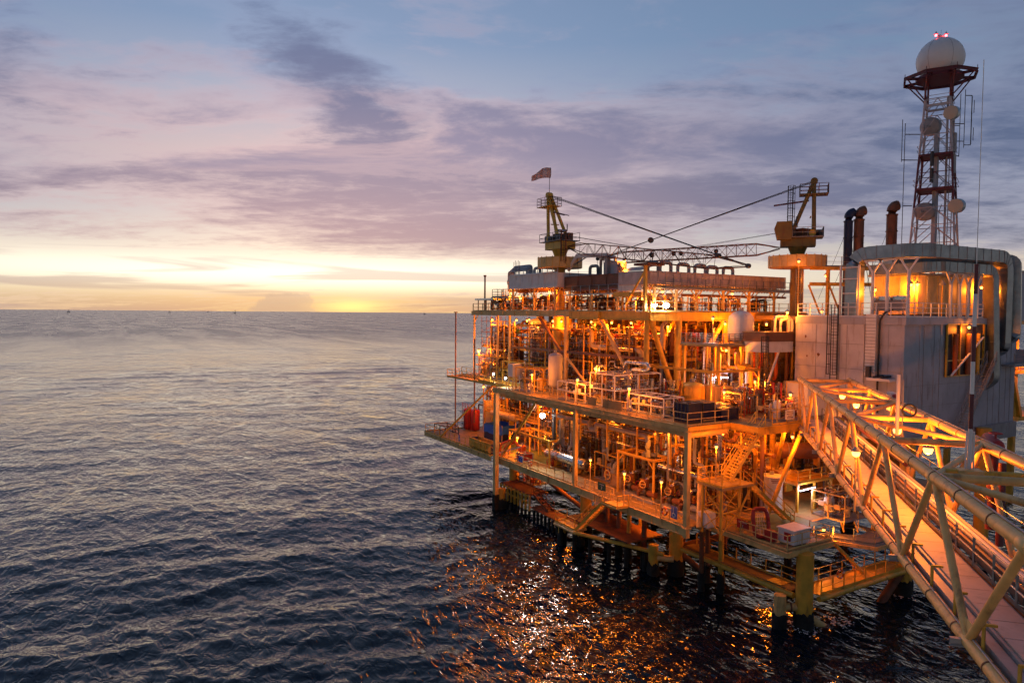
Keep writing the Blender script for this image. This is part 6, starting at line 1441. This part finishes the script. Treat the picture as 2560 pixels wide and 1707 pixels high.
for i, (x, y) in enumerate(((56.4, 52.4), (59.6, 50.8), (63.4, 49.6), (67.5, 48.6))):
    risers(x - 1, x + 2, y - 1.2, y + 3, Z2, 21.6, ORD[i] + ' group of orange pipes behind the tanks, counting from the yellow tank', 300 + i, 14, (.07, .22), ['cream', 'orange', 'yellow', 'brown', 'white'])
k = 0
for y in (57, 65.5, 74, 85):
    pipe_bank(50.6, y, y + 8, 17.2, 23.6, ORD[k] + ' front bank of small pipes on the middle deck, counting from the yellow corner', 420 + k, 22, .5, (.035, .13), 1.6, SB, zlow=Z2); k += 1
for i, (x, y) in enumerate(((52.4, 44.4), (57.2, 44.2), (49.2, 50.4))):
    risers(x - .6, x + 1.6, y - .4, y + 2.6, Z2, 18.4, ORD[i] + ' knot of small orange pipes around the tanks, counting from the bridge landing', 440 + i, 12, (.04, .12), ['cream', 'yellow', 'brown', 'steel', 'red'])
mz3 = thing('inner_walkway', 'long orange lit walkway halfway up inside the middle deck', 'walkway', (52.2, 57, 19.9))
for i in range(5): MB().box(52.3, 54.0, 57 + 8 * i, 64.9 + 8 * i, 19.8, 19.9).build('grating', 'under', mz3)
MB().bar((52.25, 57, 19.7), (52.25, 97, 19.7), .14, .28).build('edge_beam', 'yellow', mz3)
railing([(52.3, 57.1, 19.9), (52.3, 77, 19.9), (52.3, 96.9, 19.9)], 'yellow railing of the long walkway inside the middle deck', mat='yellow')
mz4 = thing('inner_walkway', 'short orange lit walkway behind the corner columns facing the bridge', 'walkway', (55, 56.4, 20))
MB().box(55, 73, 56.2, 57.4, 20.3, 20.4).build('grating', 'under', mz4)
railing([(55, 56.25, 20.4), (73, 56.25, 20.4)], 'yellow railing of the short walkway behind the corner columns', mat='yellow')
bw2 = thing('added_back_wall', 'plain plate wall added to close the middle deck and bounce lamp light', 'wall', (76, 46, Z2))  # added like the one below, keeps this storey closed and orange lit
for i in range(8): MB().box(76, 76.15, 47 + 6 * i, 52.9 + 6 * i, Z2, Z3 - .2).build('wall_plate', 'under', bw2)
for i in range(2): MB().box(62.2 + 7 * i, 69.1 + 7 * i, 49.2, 49.35, Z2, Z3 - .8).build('wall_plate', 'under', bw2)
# raised platform with the domed vessel
rp_ = thing('vessel_platform', 'grey meshed platform carrying the white domed vessel', 'platform', (54, 48.6, 21.9))
MB().box(53.6, 62, 48.9, 54.3, 21.7, 21.9).build('plate', 'deck_plate', rp_)
for x, y in ((54, 49.2), (57.4, 49.2), (61.5, 49.2), (54, 54)): MB().bar((x, y, Z2), (x, y, 21.7), .26).build('column', 'yellow', rp_)
MB().bar((55.6, 49.2, 19.4), (54.1, 49.2, 21.6), .14).build('knee', 'yellow', rp_)
MB().pipe([(55.8, 49.0, 21.2), (56.6, 49.0, 21.2), (56.6, 49.0, 19.6), (58.6, 49.0, 19.6), (58.6, 49.0, 17)], .3, 12, .5, 4).build('pipe', 'yellow', rp_, True)
railing([(53.7, 54.2, 21.9), (53.7, 49.0, 21.9), (58.6, 49.0, 21.9)], 'grey meshed railing of the platform under the domed vessel', mat='galv', mid=5, step=.8)
railing([(58.8, 49.0, 21.9), (62, 49.0, 21.9)], 'yellow railing beside the domed vessel', mat='yellow')
vessel_v(59.1, 50.8, 21.9, 1.35, 3.6, 'white domed vessel with a square hatch on the raised platform', 'white', 'domed_vessel', 'vessel', legs=.0, dome=.75)
pq = thing('gooseneck_pipes', 'pair of pale gooseneck pipes beside the grey building', 'pipework', (61.5, 48, 23.3))
for i in range(2): MB().pipe([(60.6 + .9 * i, 47.6, 23.3), (60.6 + .9 * i, 47.6, 24.9 - .3 * i), (62.6 + .5 * i, 47.4, 24.9 - .3 * i), (62.6 + .5 * i, 47.4, 23.3)], .16, 10, .35, 4).build('pipe', 'white', pq, True)
valves = skid(52.0, 56.6, 40.4, 42.6, Z2, 2.2, 'pale fire water valves at the bridge landing', 67, 'cream', 10, ['red', 'white', 'cream'], roof=False)
cbx = thing('white_cladding_box', 'plain white clad box beside the end of the bridge', 'box', (58, 42.5, Z2)); MB().box(58.0, 60.6, 41.6, 44.2, Z2, Z2 + 3.1).build('body', 'white', cbx); MB().box(57.9, 60.7, 41.5, 44.3, Z2 + 3.12, Z2 + 3.2).build('lid', 'cream', cbx)
hyd = thing('hydrant', 'small red hydrant near the white notice board', 'hydrant', (54.5, 43.6, Z2)); MB().tube((54.5, 43.6, Z2), (54.5, 43.6, Z2 + 1.1), .14, 10).build('body', 'red', hyd, True); MB().tube((54.2, 43.6, Z2 + .8), (54.8, 43.6, Z2 + .8), .09, 8).build('outlet', 'red', hyd)

# ------------------------------------------------------------------ highest deck: air coolers
def cooler(x0, x1, y0, y1, z0, z1, label, mat, axis, npan, legs, headers):
    """an air cooler bank on legs: side panels, rim, hanging brackets and header pipes on top"""
    t = thing('air_cooler', label, 'air cooler', (x0, y0, Z3)); lo, hi = (y0, y1) if axis == 'y' else (x0, x1)
    MB().box(x0 + .1, x1, y0 + .1, y1, z0 + .05, z1 - .1).build('body', mat, t)
    for i in range(npan):
        a = lo + (hi - lo) * i / npan + .03; c = lo + (hi - lo) * (i + 1) / npan - .03
        if axis == 'y': MB().box(x0 - .02, x0 + .1, a, c, z0 + .32, z1 - .12).build('panel', mat, t); MB().box(x0 - .10, x0 - .03, c, c + .06, z0, z1).build('rib', mat, t)
        else: MB().box(a, c, y0 - .02, y0 + .1, z0 + .32, z1 - .12).build('panel', mat, t); MB().box(c, c + .06, y0 - .10, y0 - .03, z0, z1).build('rib', mat, t)
    if axis == 'y':
        MB().box(x0 - .12, x0 + .12, y0, y1, z1 - .1, z1 + .02).build('rim', mat, t); MB().box(x0 - .14, x0 + .12, y0, y1, z0, z0 + .30).build('sill_beam', mat, t)
        MB().box(x0, x1, y0 - .04, y0 + .09, z0, z1).build('end_panel', mat, t)
    else:
        MB().box(x0, x1, y0 - .12, y0 + .12, z1 - .1, z1 + .02).build('rim', mat, t); MB().box(x0, x1, y0 - .14, y0 + .12, z0, z0 + .30).build('sill_beam', mat, t)
        MB().box(x0 - .04, x0 + .09, y0, y1, z0, z1).build('end_panel', mat, t)
    for p in legs:
        q = (x0 + .2, p) if axis == 'y' else (p, y0 + .2)
        MB().bar((*q, Z3), (*q, z0), .24).build('leg', 'cream', t)
        for s in (-1, 1):
            d = (0, s) if axis == 'y' else (s, 0)
            MB().bar((q[0], q[1], z0 - 1.5), (q[0] + d[0] * 1.3, q[1] + d[1] * 1.3, z0 - .02), .11).build('knee_brace', 'cream', t)
    n = int((hi - lo) / .5)
    sm = mesh_of(MB().bar((0, 0, 0), (0, 1.4, -.45) if axis == 'x' else (1.4, 0, -.45), .07, .12), 'tube_row', 'brown')
    for i in range(n): piece('tube_row', sm, t, (x0 + .3, lo + .25 + i * .5, z0 - .05) if axis == 'y' else (lo + .25 + i * .5, y0 + .3, z0 - .05))
    for i, (f, wd_, hg) in enumerate(headers):
        c = lo + (hi - lo) * f
        pts = [(c, z1), (c, z1 + hg), (c + wd_, z1 + hg), (c + wd_, z1)]
        pts = [V((x0 + .9, a, z)) if axis == 'y' else V((a, y0 + .9, z)) for a, z in pts]
        MB().pipe(pts, .2, 10, .45, 4).build('header_pipe', 'grey', t, True)
    return t
cooler(50.0, 57.5, 72.6, 84.8, 28.4, 30.3, 'white panelled air cooler at the seaward side of the highest deck', 'white', 'y', 4, (73.4, 78.5, 84), [(.45, 1.4, .9)])
cooler(51.0, 57.5, 61.0, 72.3, 27.9, 29.7, 'brownish air cooler between the white cooler and the boom rest', 'brown', 'y', 4, (62, 67, 71.5), [(.1, 1.8, 1.1), (.5, 1.6, 1.2)])
cooler(50.2, 72.2, 55.4, 60.6, 28.25, 29.65, 'long grey air cooler facing the bridge side of the highest deck', 'cooler_grey', 'x', 20, (51.0, 54.2, 57.3, 61.6, 66, 70.5), [(.02, 1.5, 1.0), (.10, 1.6, 1.1), (.22, 1.7, 1.0), (.34, 1.7, 1.0), (.43, 1.6, .9), (.55, 1.6, .9)])
cb2 = thing('cooler_header', 'long pale beam under the grey cooler', 'beam', (50.5, 55.2, 27.9)); MB().tube((50.4, 55.25, 27.95), (73, 55.25, 27.95), .2, 12).build('tube', 'cream', cb2, True); MB().tube((50.4, 55.9, 27.2), (73, 55.9, 27.2), .14, 10).build('pipe', 'rust', cb2, True)
ub = thing('cooler_walkway', 'grey walkway hung along the long cooler', 'walkway', (52, 55, 27.9)); MB().box(51.6, 72, 54.5, 55.2, 27.75, 27.85).build('grating', 'grey', ub)
for i in range(9): MB().bar((52 + 2.4 * i, 55.2, 27.1), (52 + 2.4 * i, 54.6, 27.7), .09).build('bracket', 'grey', ub)
railing([(51.6, 54.55, 27.85), (72, 54.55, 27.85)], 'thin grey railing along the long cooler walkway', mat='galv', step=1.2)
railing([(50.1, 84.7, 30.32), (50.1, 72.7, 30.32)], 'short white railing on top of the white cooler', mat='white', h=.6, step=1.2)
railing([(50.6, 72.0, 27.3), (50.6, 61.2, 27.3)], 'thin grey railing before the brownish cooler', mat='galv')
ep = thing('corner_hood', 'orange lit sheet hood at the corner under the crossing booms', 'hood', (50.2, 57, 27.5))
MB().prism([(50.3, 57.0), (51.8, 57.0), (51.8, 60.8), (50.3, 60.8)], 27.6, 29.75).build('body', 'white', ep); MB().add([(50.2, 56.9, 29.77), (50.2, 60.9, 29.77), (52.3, 60.9, 30.4), (52.3, 56.9, 30.4)], [(0, 1, 2, 3), (3, 2, 1, 0)]).build('roof_sheet', 'galv', ep)
MB().bar((49.9, 61, 27.2), (49.9, 56.2, 27.2), .4, .5).build('lamp_beam', 'yellow', ep)
ph = thing('header_piping', 'looped grey header pipes at the seaward end of the white cooler', 'pipework', (50.5, 85.5, 28.5))
MB().capsule((52.4, 88.6, 29.6), (52.4, 85.2, 29.6), .75, 16).build('drum', 'grey', ph, True)
for i in range(4): MB().pipe([(50.6 + .5 * i, 86 + .3 * i, 28.2), (50.6 + .5 * i, 86 + .3 * i, 31 + .25 * i), (50.6 + .5 * i, 81 + i * .4, 31 + .25 * i), (50.6 + .5 * i, 81 + i * .4, 30.3)], .13 + .03 * i, 9, .4).build('pipe', 'grey', ph, True)
for i in range(5): MB().tube((50.4, 84.2 - .4 * i, 30.3), (50.4, 84.2 - .4 * i, 32.3 + .2 * (i % 2)), .04, 6).build('vent', 'brown', ph)
pf_ = thing('cooler_stair_platform', 'small railed platform at the seaward end of the white cooler', 'platform', (50.4, 85, 27.6)); MB().box(50.2, 53.6, 85.2, 90.4, 27.3, 27.4).build('grating', 'grey', pf_)
for x, y in ((50.4, 90.2), (50.4, 86.5), (53.4, 90.2)): MB().bar((x, y, Z3), (x, y, 27.3), .13).build('post', 'brown', pf_)
railing([(50.3, 85.3, 27.4), (50.3, 90.3, 27.4), (53.5, 90.3, 27.4)], 'thin brown railing beside the white cooler', mat='rust', mid=3)
cn = thing('canopy', 'small flat roof on posts at the seaward end of the highest deck', 'canopy', (50.3, 90, Z3)); MB().box(50.0, 53.0, 89.6, 95.4, 27.0, 27.25).build('roof', 'steel', cn)
for y in (90.6, 92.2, 94.8): MB().bar((50.3, y, Z3), (50.3, y, 27.0), .12).build('post', 'brown', cn)
ladder((50.8, 87.6, Z3), 3.2, (.5, -.86, 0), (-.86, -.5, 0), 'yellow lit ladder by the small roof', 'yellow', cage=False)
k = 0
for y in (57.5, 64, 70.5, 77, 83.5, 90):
    pipe_bank(52.6, y, y + 6, 26.0, 27.3, ORD[k] + ' low pipe bank under the coolers, counting from the boom rest', 330 + k, 9, .7, (.06, .2), 3.0, WM, zlow=Z3); k += 1
for i, x in enumerate((54, 59, 64, 69)):
    skid(x, x + 3.4, 57.0, 59.6, Z3, 1.9, ORD[i] + ' fan skid below the long cooler, counting from the boom rest', 350 + i, 'yellow', 9, WM)
# white knuckle boom resting on the cooler
kb = thing('knuckle_boom', 'small white knuckle boom folded over the cooler roofs', 'crane arm', (52.6, 66.4, 30))
MB().bar((51.4, 72.2, 30.6), (51.4, 70.2, 32.4), .28, .42).build('lower_arm', 'white', kb); MB().bar((51.4, 70.2, 32.3), (51.4, 64.2, 32.0), .34, .5).build('upper_arm', 'white', kb)
MB().bar((51.4, 64.2, 29.7), (51.4, 64.2, 32.0), .5, .5).build('column', 'grey', kb); MB().tube((51.4, 71.0, 31.2), (51.4, 68.4, 32.0), .08, 8).build('cylinder', 'steel', kb)
for y in (71.9, 70.0, 66, 64.8): MB().pipe([(51.2, y, 32.0), (51.2, y - .4, 29), (51.2, y + .2, 26.6)], .03, 5).build('hose', 'cable', kb)
eb = thing('cooler_motor_box', 'grey box with pipes on the brownish cooler roof', 'box', (52, 63, 29.7)); MB().box(51.6, 53, 62.6, 65.2, 29.72, 31.2).build('body', 'wall_grey', eb); MB().pipe([(51.5, 65.6, 29.7), (51.5, 65.6, 31.7), (51.5, 62.9, 31.7), (51.5, 62.9, 31.2)], .18, 10, .5).build('pipe', 'grey', eb, True)

# ------------------------------------------------------------------ lit lamps seen in the picture
lamp((50.3, 84.8, 27.9), 'bright sodium lamp under the seaward end of the white cooler', pole=2.6, watt=700)
lamp((50.2, 74.7, 27.8), 'bright sodium lamp under the landward end of the white cooler', pole=2.5, watt=700)
lamp((50.1, 54.6, 26.0), 'white twin floodlight on the deck corner, the one nearest the boom rest', 'white', watt=60, name='floodlight', size=.26, aim=(-.6, -.75, -.35), aim_watt=150)
lamp((51.8, 54.6, 26.0), 'white twin floodlight on the deck corner, the brighter inner one', 'white', watt=60, name='floodlight', size=.32, aim=(-.6, -.75, -.35), aim_watt=200)
lamp((56.0, 51.9, 24.6), 'sodium lamp on a pole before the highest deck girder', pole=2.7, watt=300)
lamp((61.1, 46.5, 25.3), 'bright sodium lamp on a pole beside the gooseneck pipes', pole=2.0, watt=500)
lamp((62.4, 43.4, 25.4), 'bright sodium lamp at the roof edge of the grey building', watt=400)
lamp((56, 58.7, 23.6), 'sodium lamp under the girder behind the corner column', watt=700)
lamp((56, 50.0, 21.3), 'sodium lamp under the platform of the domed vessel', watt=500)
lamp((49.0, 92.1, 19.3), 'very bright lamp on a pole at the seaward end of the middle deck', pole=4.0, watt=2400, size=.26)
lamp((46.2, 82.4, 16.6), 'small white lamp low on the seaward outrigger', 'white', watt=120)
lamp((45.0, 77.1, 16.5), 'small white lamp at the end of the long railing', 'white', watt=120)
lamp((42.95, 67.4, 17.8), 'sodium lamp over the railing before the valve skid', pole=2.5, watt=750)
lamp((50, 64.5, 18.5), 'sodium lamp on a post behind the tall white skid', pole=3.2, watt=700)
lamp((42.95, 58.4, 18.0), 'sodium lamp over the railing before the white injection skid', pole=2.7, watt=750)
lamp((42.95, 50.1, 17.9), 'sodium lamp over the railing beside the long blank plate', pole=2.6, watt=750)
lamp((51.6, 46.2, 17.5), 'sodium lamp on a post beside the small white box', pole=2.2, watt=400)
lamp((57, 47.0, 18.2), 'sodium lamp over the red framed tank', pole=2.9, watt=600)
lamp((55, 41.3, 17.6), 'sodium lamp on a post at the bridge landing', pole=2.3, watt=400)
tube_lamp((56.3, 51.8, 18.3), (57.3, 50.8, 18.3), 'bright fluorescent lamp over the yellow tank', 160)
lamp((45.3, 41.3, 13.6), 'sodium lamp on a post beside the stair landing', pole=3.1, watt=420)
lamp((42.95, 45.5, 9.9), 'sodium lamp on a post at the railing before the pumps', pole=3.4, watt=360, aim=(-.8, -.4, -.55), aim_watt=250)  # this and the next two carry an added spot for orange sea glints
lamp((42.95, 50.6, 9.6), 'sodium lamp on a post before the crate', pole=3.1, watt=360, aim=(-.8, -.4, -.55), aim_watt=250)
lamp((42.95, 56.0, 9.9), 'sodium lamp on a post beside the second column', pole=3.4, watt=360, aim=(-.8, -.4, -.55), aim_watt=700)
lamp((46.3, 76.1, 8.7), 'sodium lamp above the red drum', pole=2.2, watt=800)
lamp((45.2, 68.5, 12.7), 'dazzling white floodlight under the middle deck edge', 'white', watt=150, name='floodlight', size=.32, aim=(-.75, -.5, -.75), aim_watt=1200)
tube_lamp((49.6, 50.6, 10.9), (50.2, 49.8, 10.9), 'white fluorescent lamp behind the portal frame', 90)
tube_lamp((55.4, 40.3, 8.7), (57.2, 40.0, 8.9), 'white fluorescent lamp under the mezzanine', 130)
lamp((63.5, 38.6, 27.5), 'sodium lamp on the roof beside the first duct posts', pole=2.6, watt=500)
lamp((65.6, 36.35, 28.0), 'sodium wall lamp on the engine enclosure, farther from the corner', watt=400)
lamp((65.6, 35.75, 28.0), 'sodium wall lamp on the engine enclosure, nearer the corner', watt=400)
lamp((76.5, 35.3, 28.0), 'sodium lamp at the far end of the engine enclosure', watt=600)
t = thing('lamp_post', 'unlit hooded lamp on a thin post by the roof railing', 'lamp', (68.4, 34.95, 24.9)); MB().tube((68.4, 34.95, 24.9), (68.4, 34.95, 28.2), .05, 8).build('pole', 'yellow', t); MB().lathe((68.4, 34.95, 28.0), (0, 0, 1), [(0, .3), (.1, .28), (.3, .16), (.5, .08)], 12).build('hood', 'grey', t, True)
lamp((71.6, 49.4, 29.6), 'sodium lamp on the gantry beside the stacks', watt=220)
lamp((66.4, 49.2, 31.0), 'sodium lamp on a tall post in front of the cab crane ring', pole=6.0, watt=30)
lamp((52, 61.9, 31.1), 'sodium lamp among the cooler roof pipes', pole=1.5, watt=500)
lamp((50.2, 56.6, 26.7), 'sodium lamp under the corner hood', watt=500)
lamp((72.0, 34.2, 24.0), 'sodium lamp at the lit opening of the grey building', watt=260)
# lamps between the decks, read from their glow; outermost front ones added as fill
k = 0
for z, rows, w_ in ((13.8, [(50.2, 45), (51, 53), (50.2, 61), (51, 69.5), (51, 78), (50, 87), (57, 46), (57, 56), (57, 66), (57, 76), (57, 87), (68, 52), (68, 68), (68, 84), (54.5, 40.6), (49.4, 91.2), (46.6, 48.4), (46.6, 56.4), (46.4, 64), (47, 72.4), (53.6, 43.4)], 520), (24.0, [(52, 60.5), (52, 68), (52, 76.5), (52, 86), (58.5, 62), (58.5, 72), (58.5, 83), (58, 92), (66, 58), (69, 70), (69, 84), (64, 51.4), (50.7, 62.4), (50.7, 72.6), (50.7, 81), (50.7, 91), (60, 53.8)], 560), (27.6, [(55, 58.6), (60.5, 58.6), (66.5, 58.6), (54, 64.5), (54, 70), (54, 76.5), (54, 82.5), (54, 88.5)], 230), (5.9, [(47.8, 52), (47.8, 66), (50, 75), (55, 37.5), (58, 45)], 600)):
    wh = {13.8: 'under the middle deck', 24.0: 'under the highest deck', 27.6: 'under the air coolers', 5.9: 'under the lowest deck'}[z]
    for i, (x, y) in enumerate(rows):
        row = lambda q: 'front' if q[0] < 54 else 'middle' if q[0] < 63 else 'back'
        same = sorted([q for q in rows if row(q) == row((x, y))], key=lambda q: q[1]); n_ = ORD[same.index((x, y))]
        lamp((x, y, z), n_ + ' unseen sodium lamp in the ' + row((x, y)) + ' row hung ' + wh + ', counting from the bridge', watt=w_)['group'] = 'sodium lamps hung ' + wh

# ------------------------------------------------------------------ far things
def far_rig(p, s, label):
    p = V(p); t = thing('distant_platform', label, 'oil platform', p, 'platforms on the horizon')
    for dx in (-1, 1):
        for dy in (-1, 1): MB().bar(p + V((dx * 9 * s, dy * 9 * s, -2)), p + V((dx * 8 * s, dy * 8 * s, 16 * s)), 2.4 * s).build('leg', 'hull', t)
    MB().box(p.x - 13 * s, p.x + 13 * s, p.y - 13 * s, p.y + 13 * s, 16 * s, 24 * s).build('deck', 'hull', t); MB().bar(p + V((4 * s, 0, 24 * s)), p + V((4 * s, 0, 44 * s)), 3 * s).build('derrick', 'hull', t)
for px_, dist, s, lb in ((-1109, 5200, .6, 'tiny platform on the horizon nearest the picture edge'), (-856, 6500, .55, 'tiny platform on the horizon, second from the picture edge'), (-760, 9000, .6, 'tiniest platform on the horizon, between its two neighbours'), (-693, 5600, .65, 'tiny platform on the horizon under the low cumulus'), (-219, 6800, .6, 'tiny platform on the horizon nearest the lit platform')):
    d = (AX_F * 1706.7 + AX_R * px_).normalized(); far_rig(d * dist, s, lb)
# neighbouring platform at the picture edge behind the grey building
npf = thing('neighbour_platform', 'orange lit frames of a second platform behind the grey building', 'platform', (98, 44, 0))
for x, y in ((108.5, 45.6), (115, 45.6), (108.5, 54)): MB().bar((x, y, -3), (x, y, 24.0), .7).build('column', 'yellow', npf)
MB().box(107.5, 122, 45, 56, 24.05, 24.5).build('deck', 'cream', npf)
MB().box(107.0, 122, 45, 56, 17.2, 17.6).build('deck', 'yellow', npf)
MB().box(106.8, 122, 45, 56, 10.6, 11.2).build('deck', 'yellow', npf)
MB().bar((107.2, 45.2, 16.8), (109.5, 45.2, 11.2), .6).build('brace', 'yellow', npf)
for z in (18.1, 18.7): MB().bar((107, 45, z), (122, 45, z), .08).build('rail', 'yellow', npf)
for i in range(8): MB().bar((107 + 2 * i, 45, 17.6), (107 + 2 * i, 45, 18.7), .08).build('rail_post', 'yellow', npf)
lamp((110, 43.8, 20), 'sodium lamp on the second platform at the picture edge', watt=1200)
qb = thing('quarters_block', 'plain blue grey block on the second platform at the picture edge', 'building', (109, 46, 24.5)); MB().box(108.0, 122, 45.6, 56, 24.55, 31.2).build('wall', 'wall_grey', qb); MB().box(107.9, 122, 45.5, 56, 31.22, 31.5).build('roof', 'grey', qb)
wt = thing('side_walkway', 'dim walkway at the far end of the grey building', 'walkway', (83.2, 35, 19)); MB().box(80, 84.5, 33.6, 35.0, 19.9, 20.1).build('grating', 'grey', wt); MB().box(83.15, 84.2, 34.0, 35.8, 20.1, 21.6).build('bin', 'wall_grey', wt)
railing([(80.2, 33.7, 20.1), (84.4, 33.7, 20.1)], 'thin railing of the dim walkway at the far end of the grey building', mat='grey')

# wash round the legs
def foam(points, label):
    g = random.Random(12); o = MB()
    for x, y, r in points:
        for i in range(70):
            a = g.uniform(0, 6.283); d = r + abs(g.gauss(0, .45)); c = V((x + d * math.cos(a), y + d * math.sin(a), .12 + g.uniform(-.05, .18))); e = g.uniform(.03, .12)
            o.add([c + V((e * g.uniform(.6, 1.6) * math.cos(t_), e * g.uniform(.6, 1.6) * math.sin(t_), g.uniform(-.03, .05))) for t_ in (0, 1.2, 2.5, 3.8, 5.1)], [(0, 1, 2, 3, 4)])
    t = o.build('sea_foam', 'white'); t['label'] = label; t['category'] = 'foam'; t['kind'] = 'stuff'
foam([(61.2, 33.7, .75), (50.9, 33.1, .4), (63.6, 36.0, .45), (47.6, 34, .72)], 'white wash round the legs under the bridge')
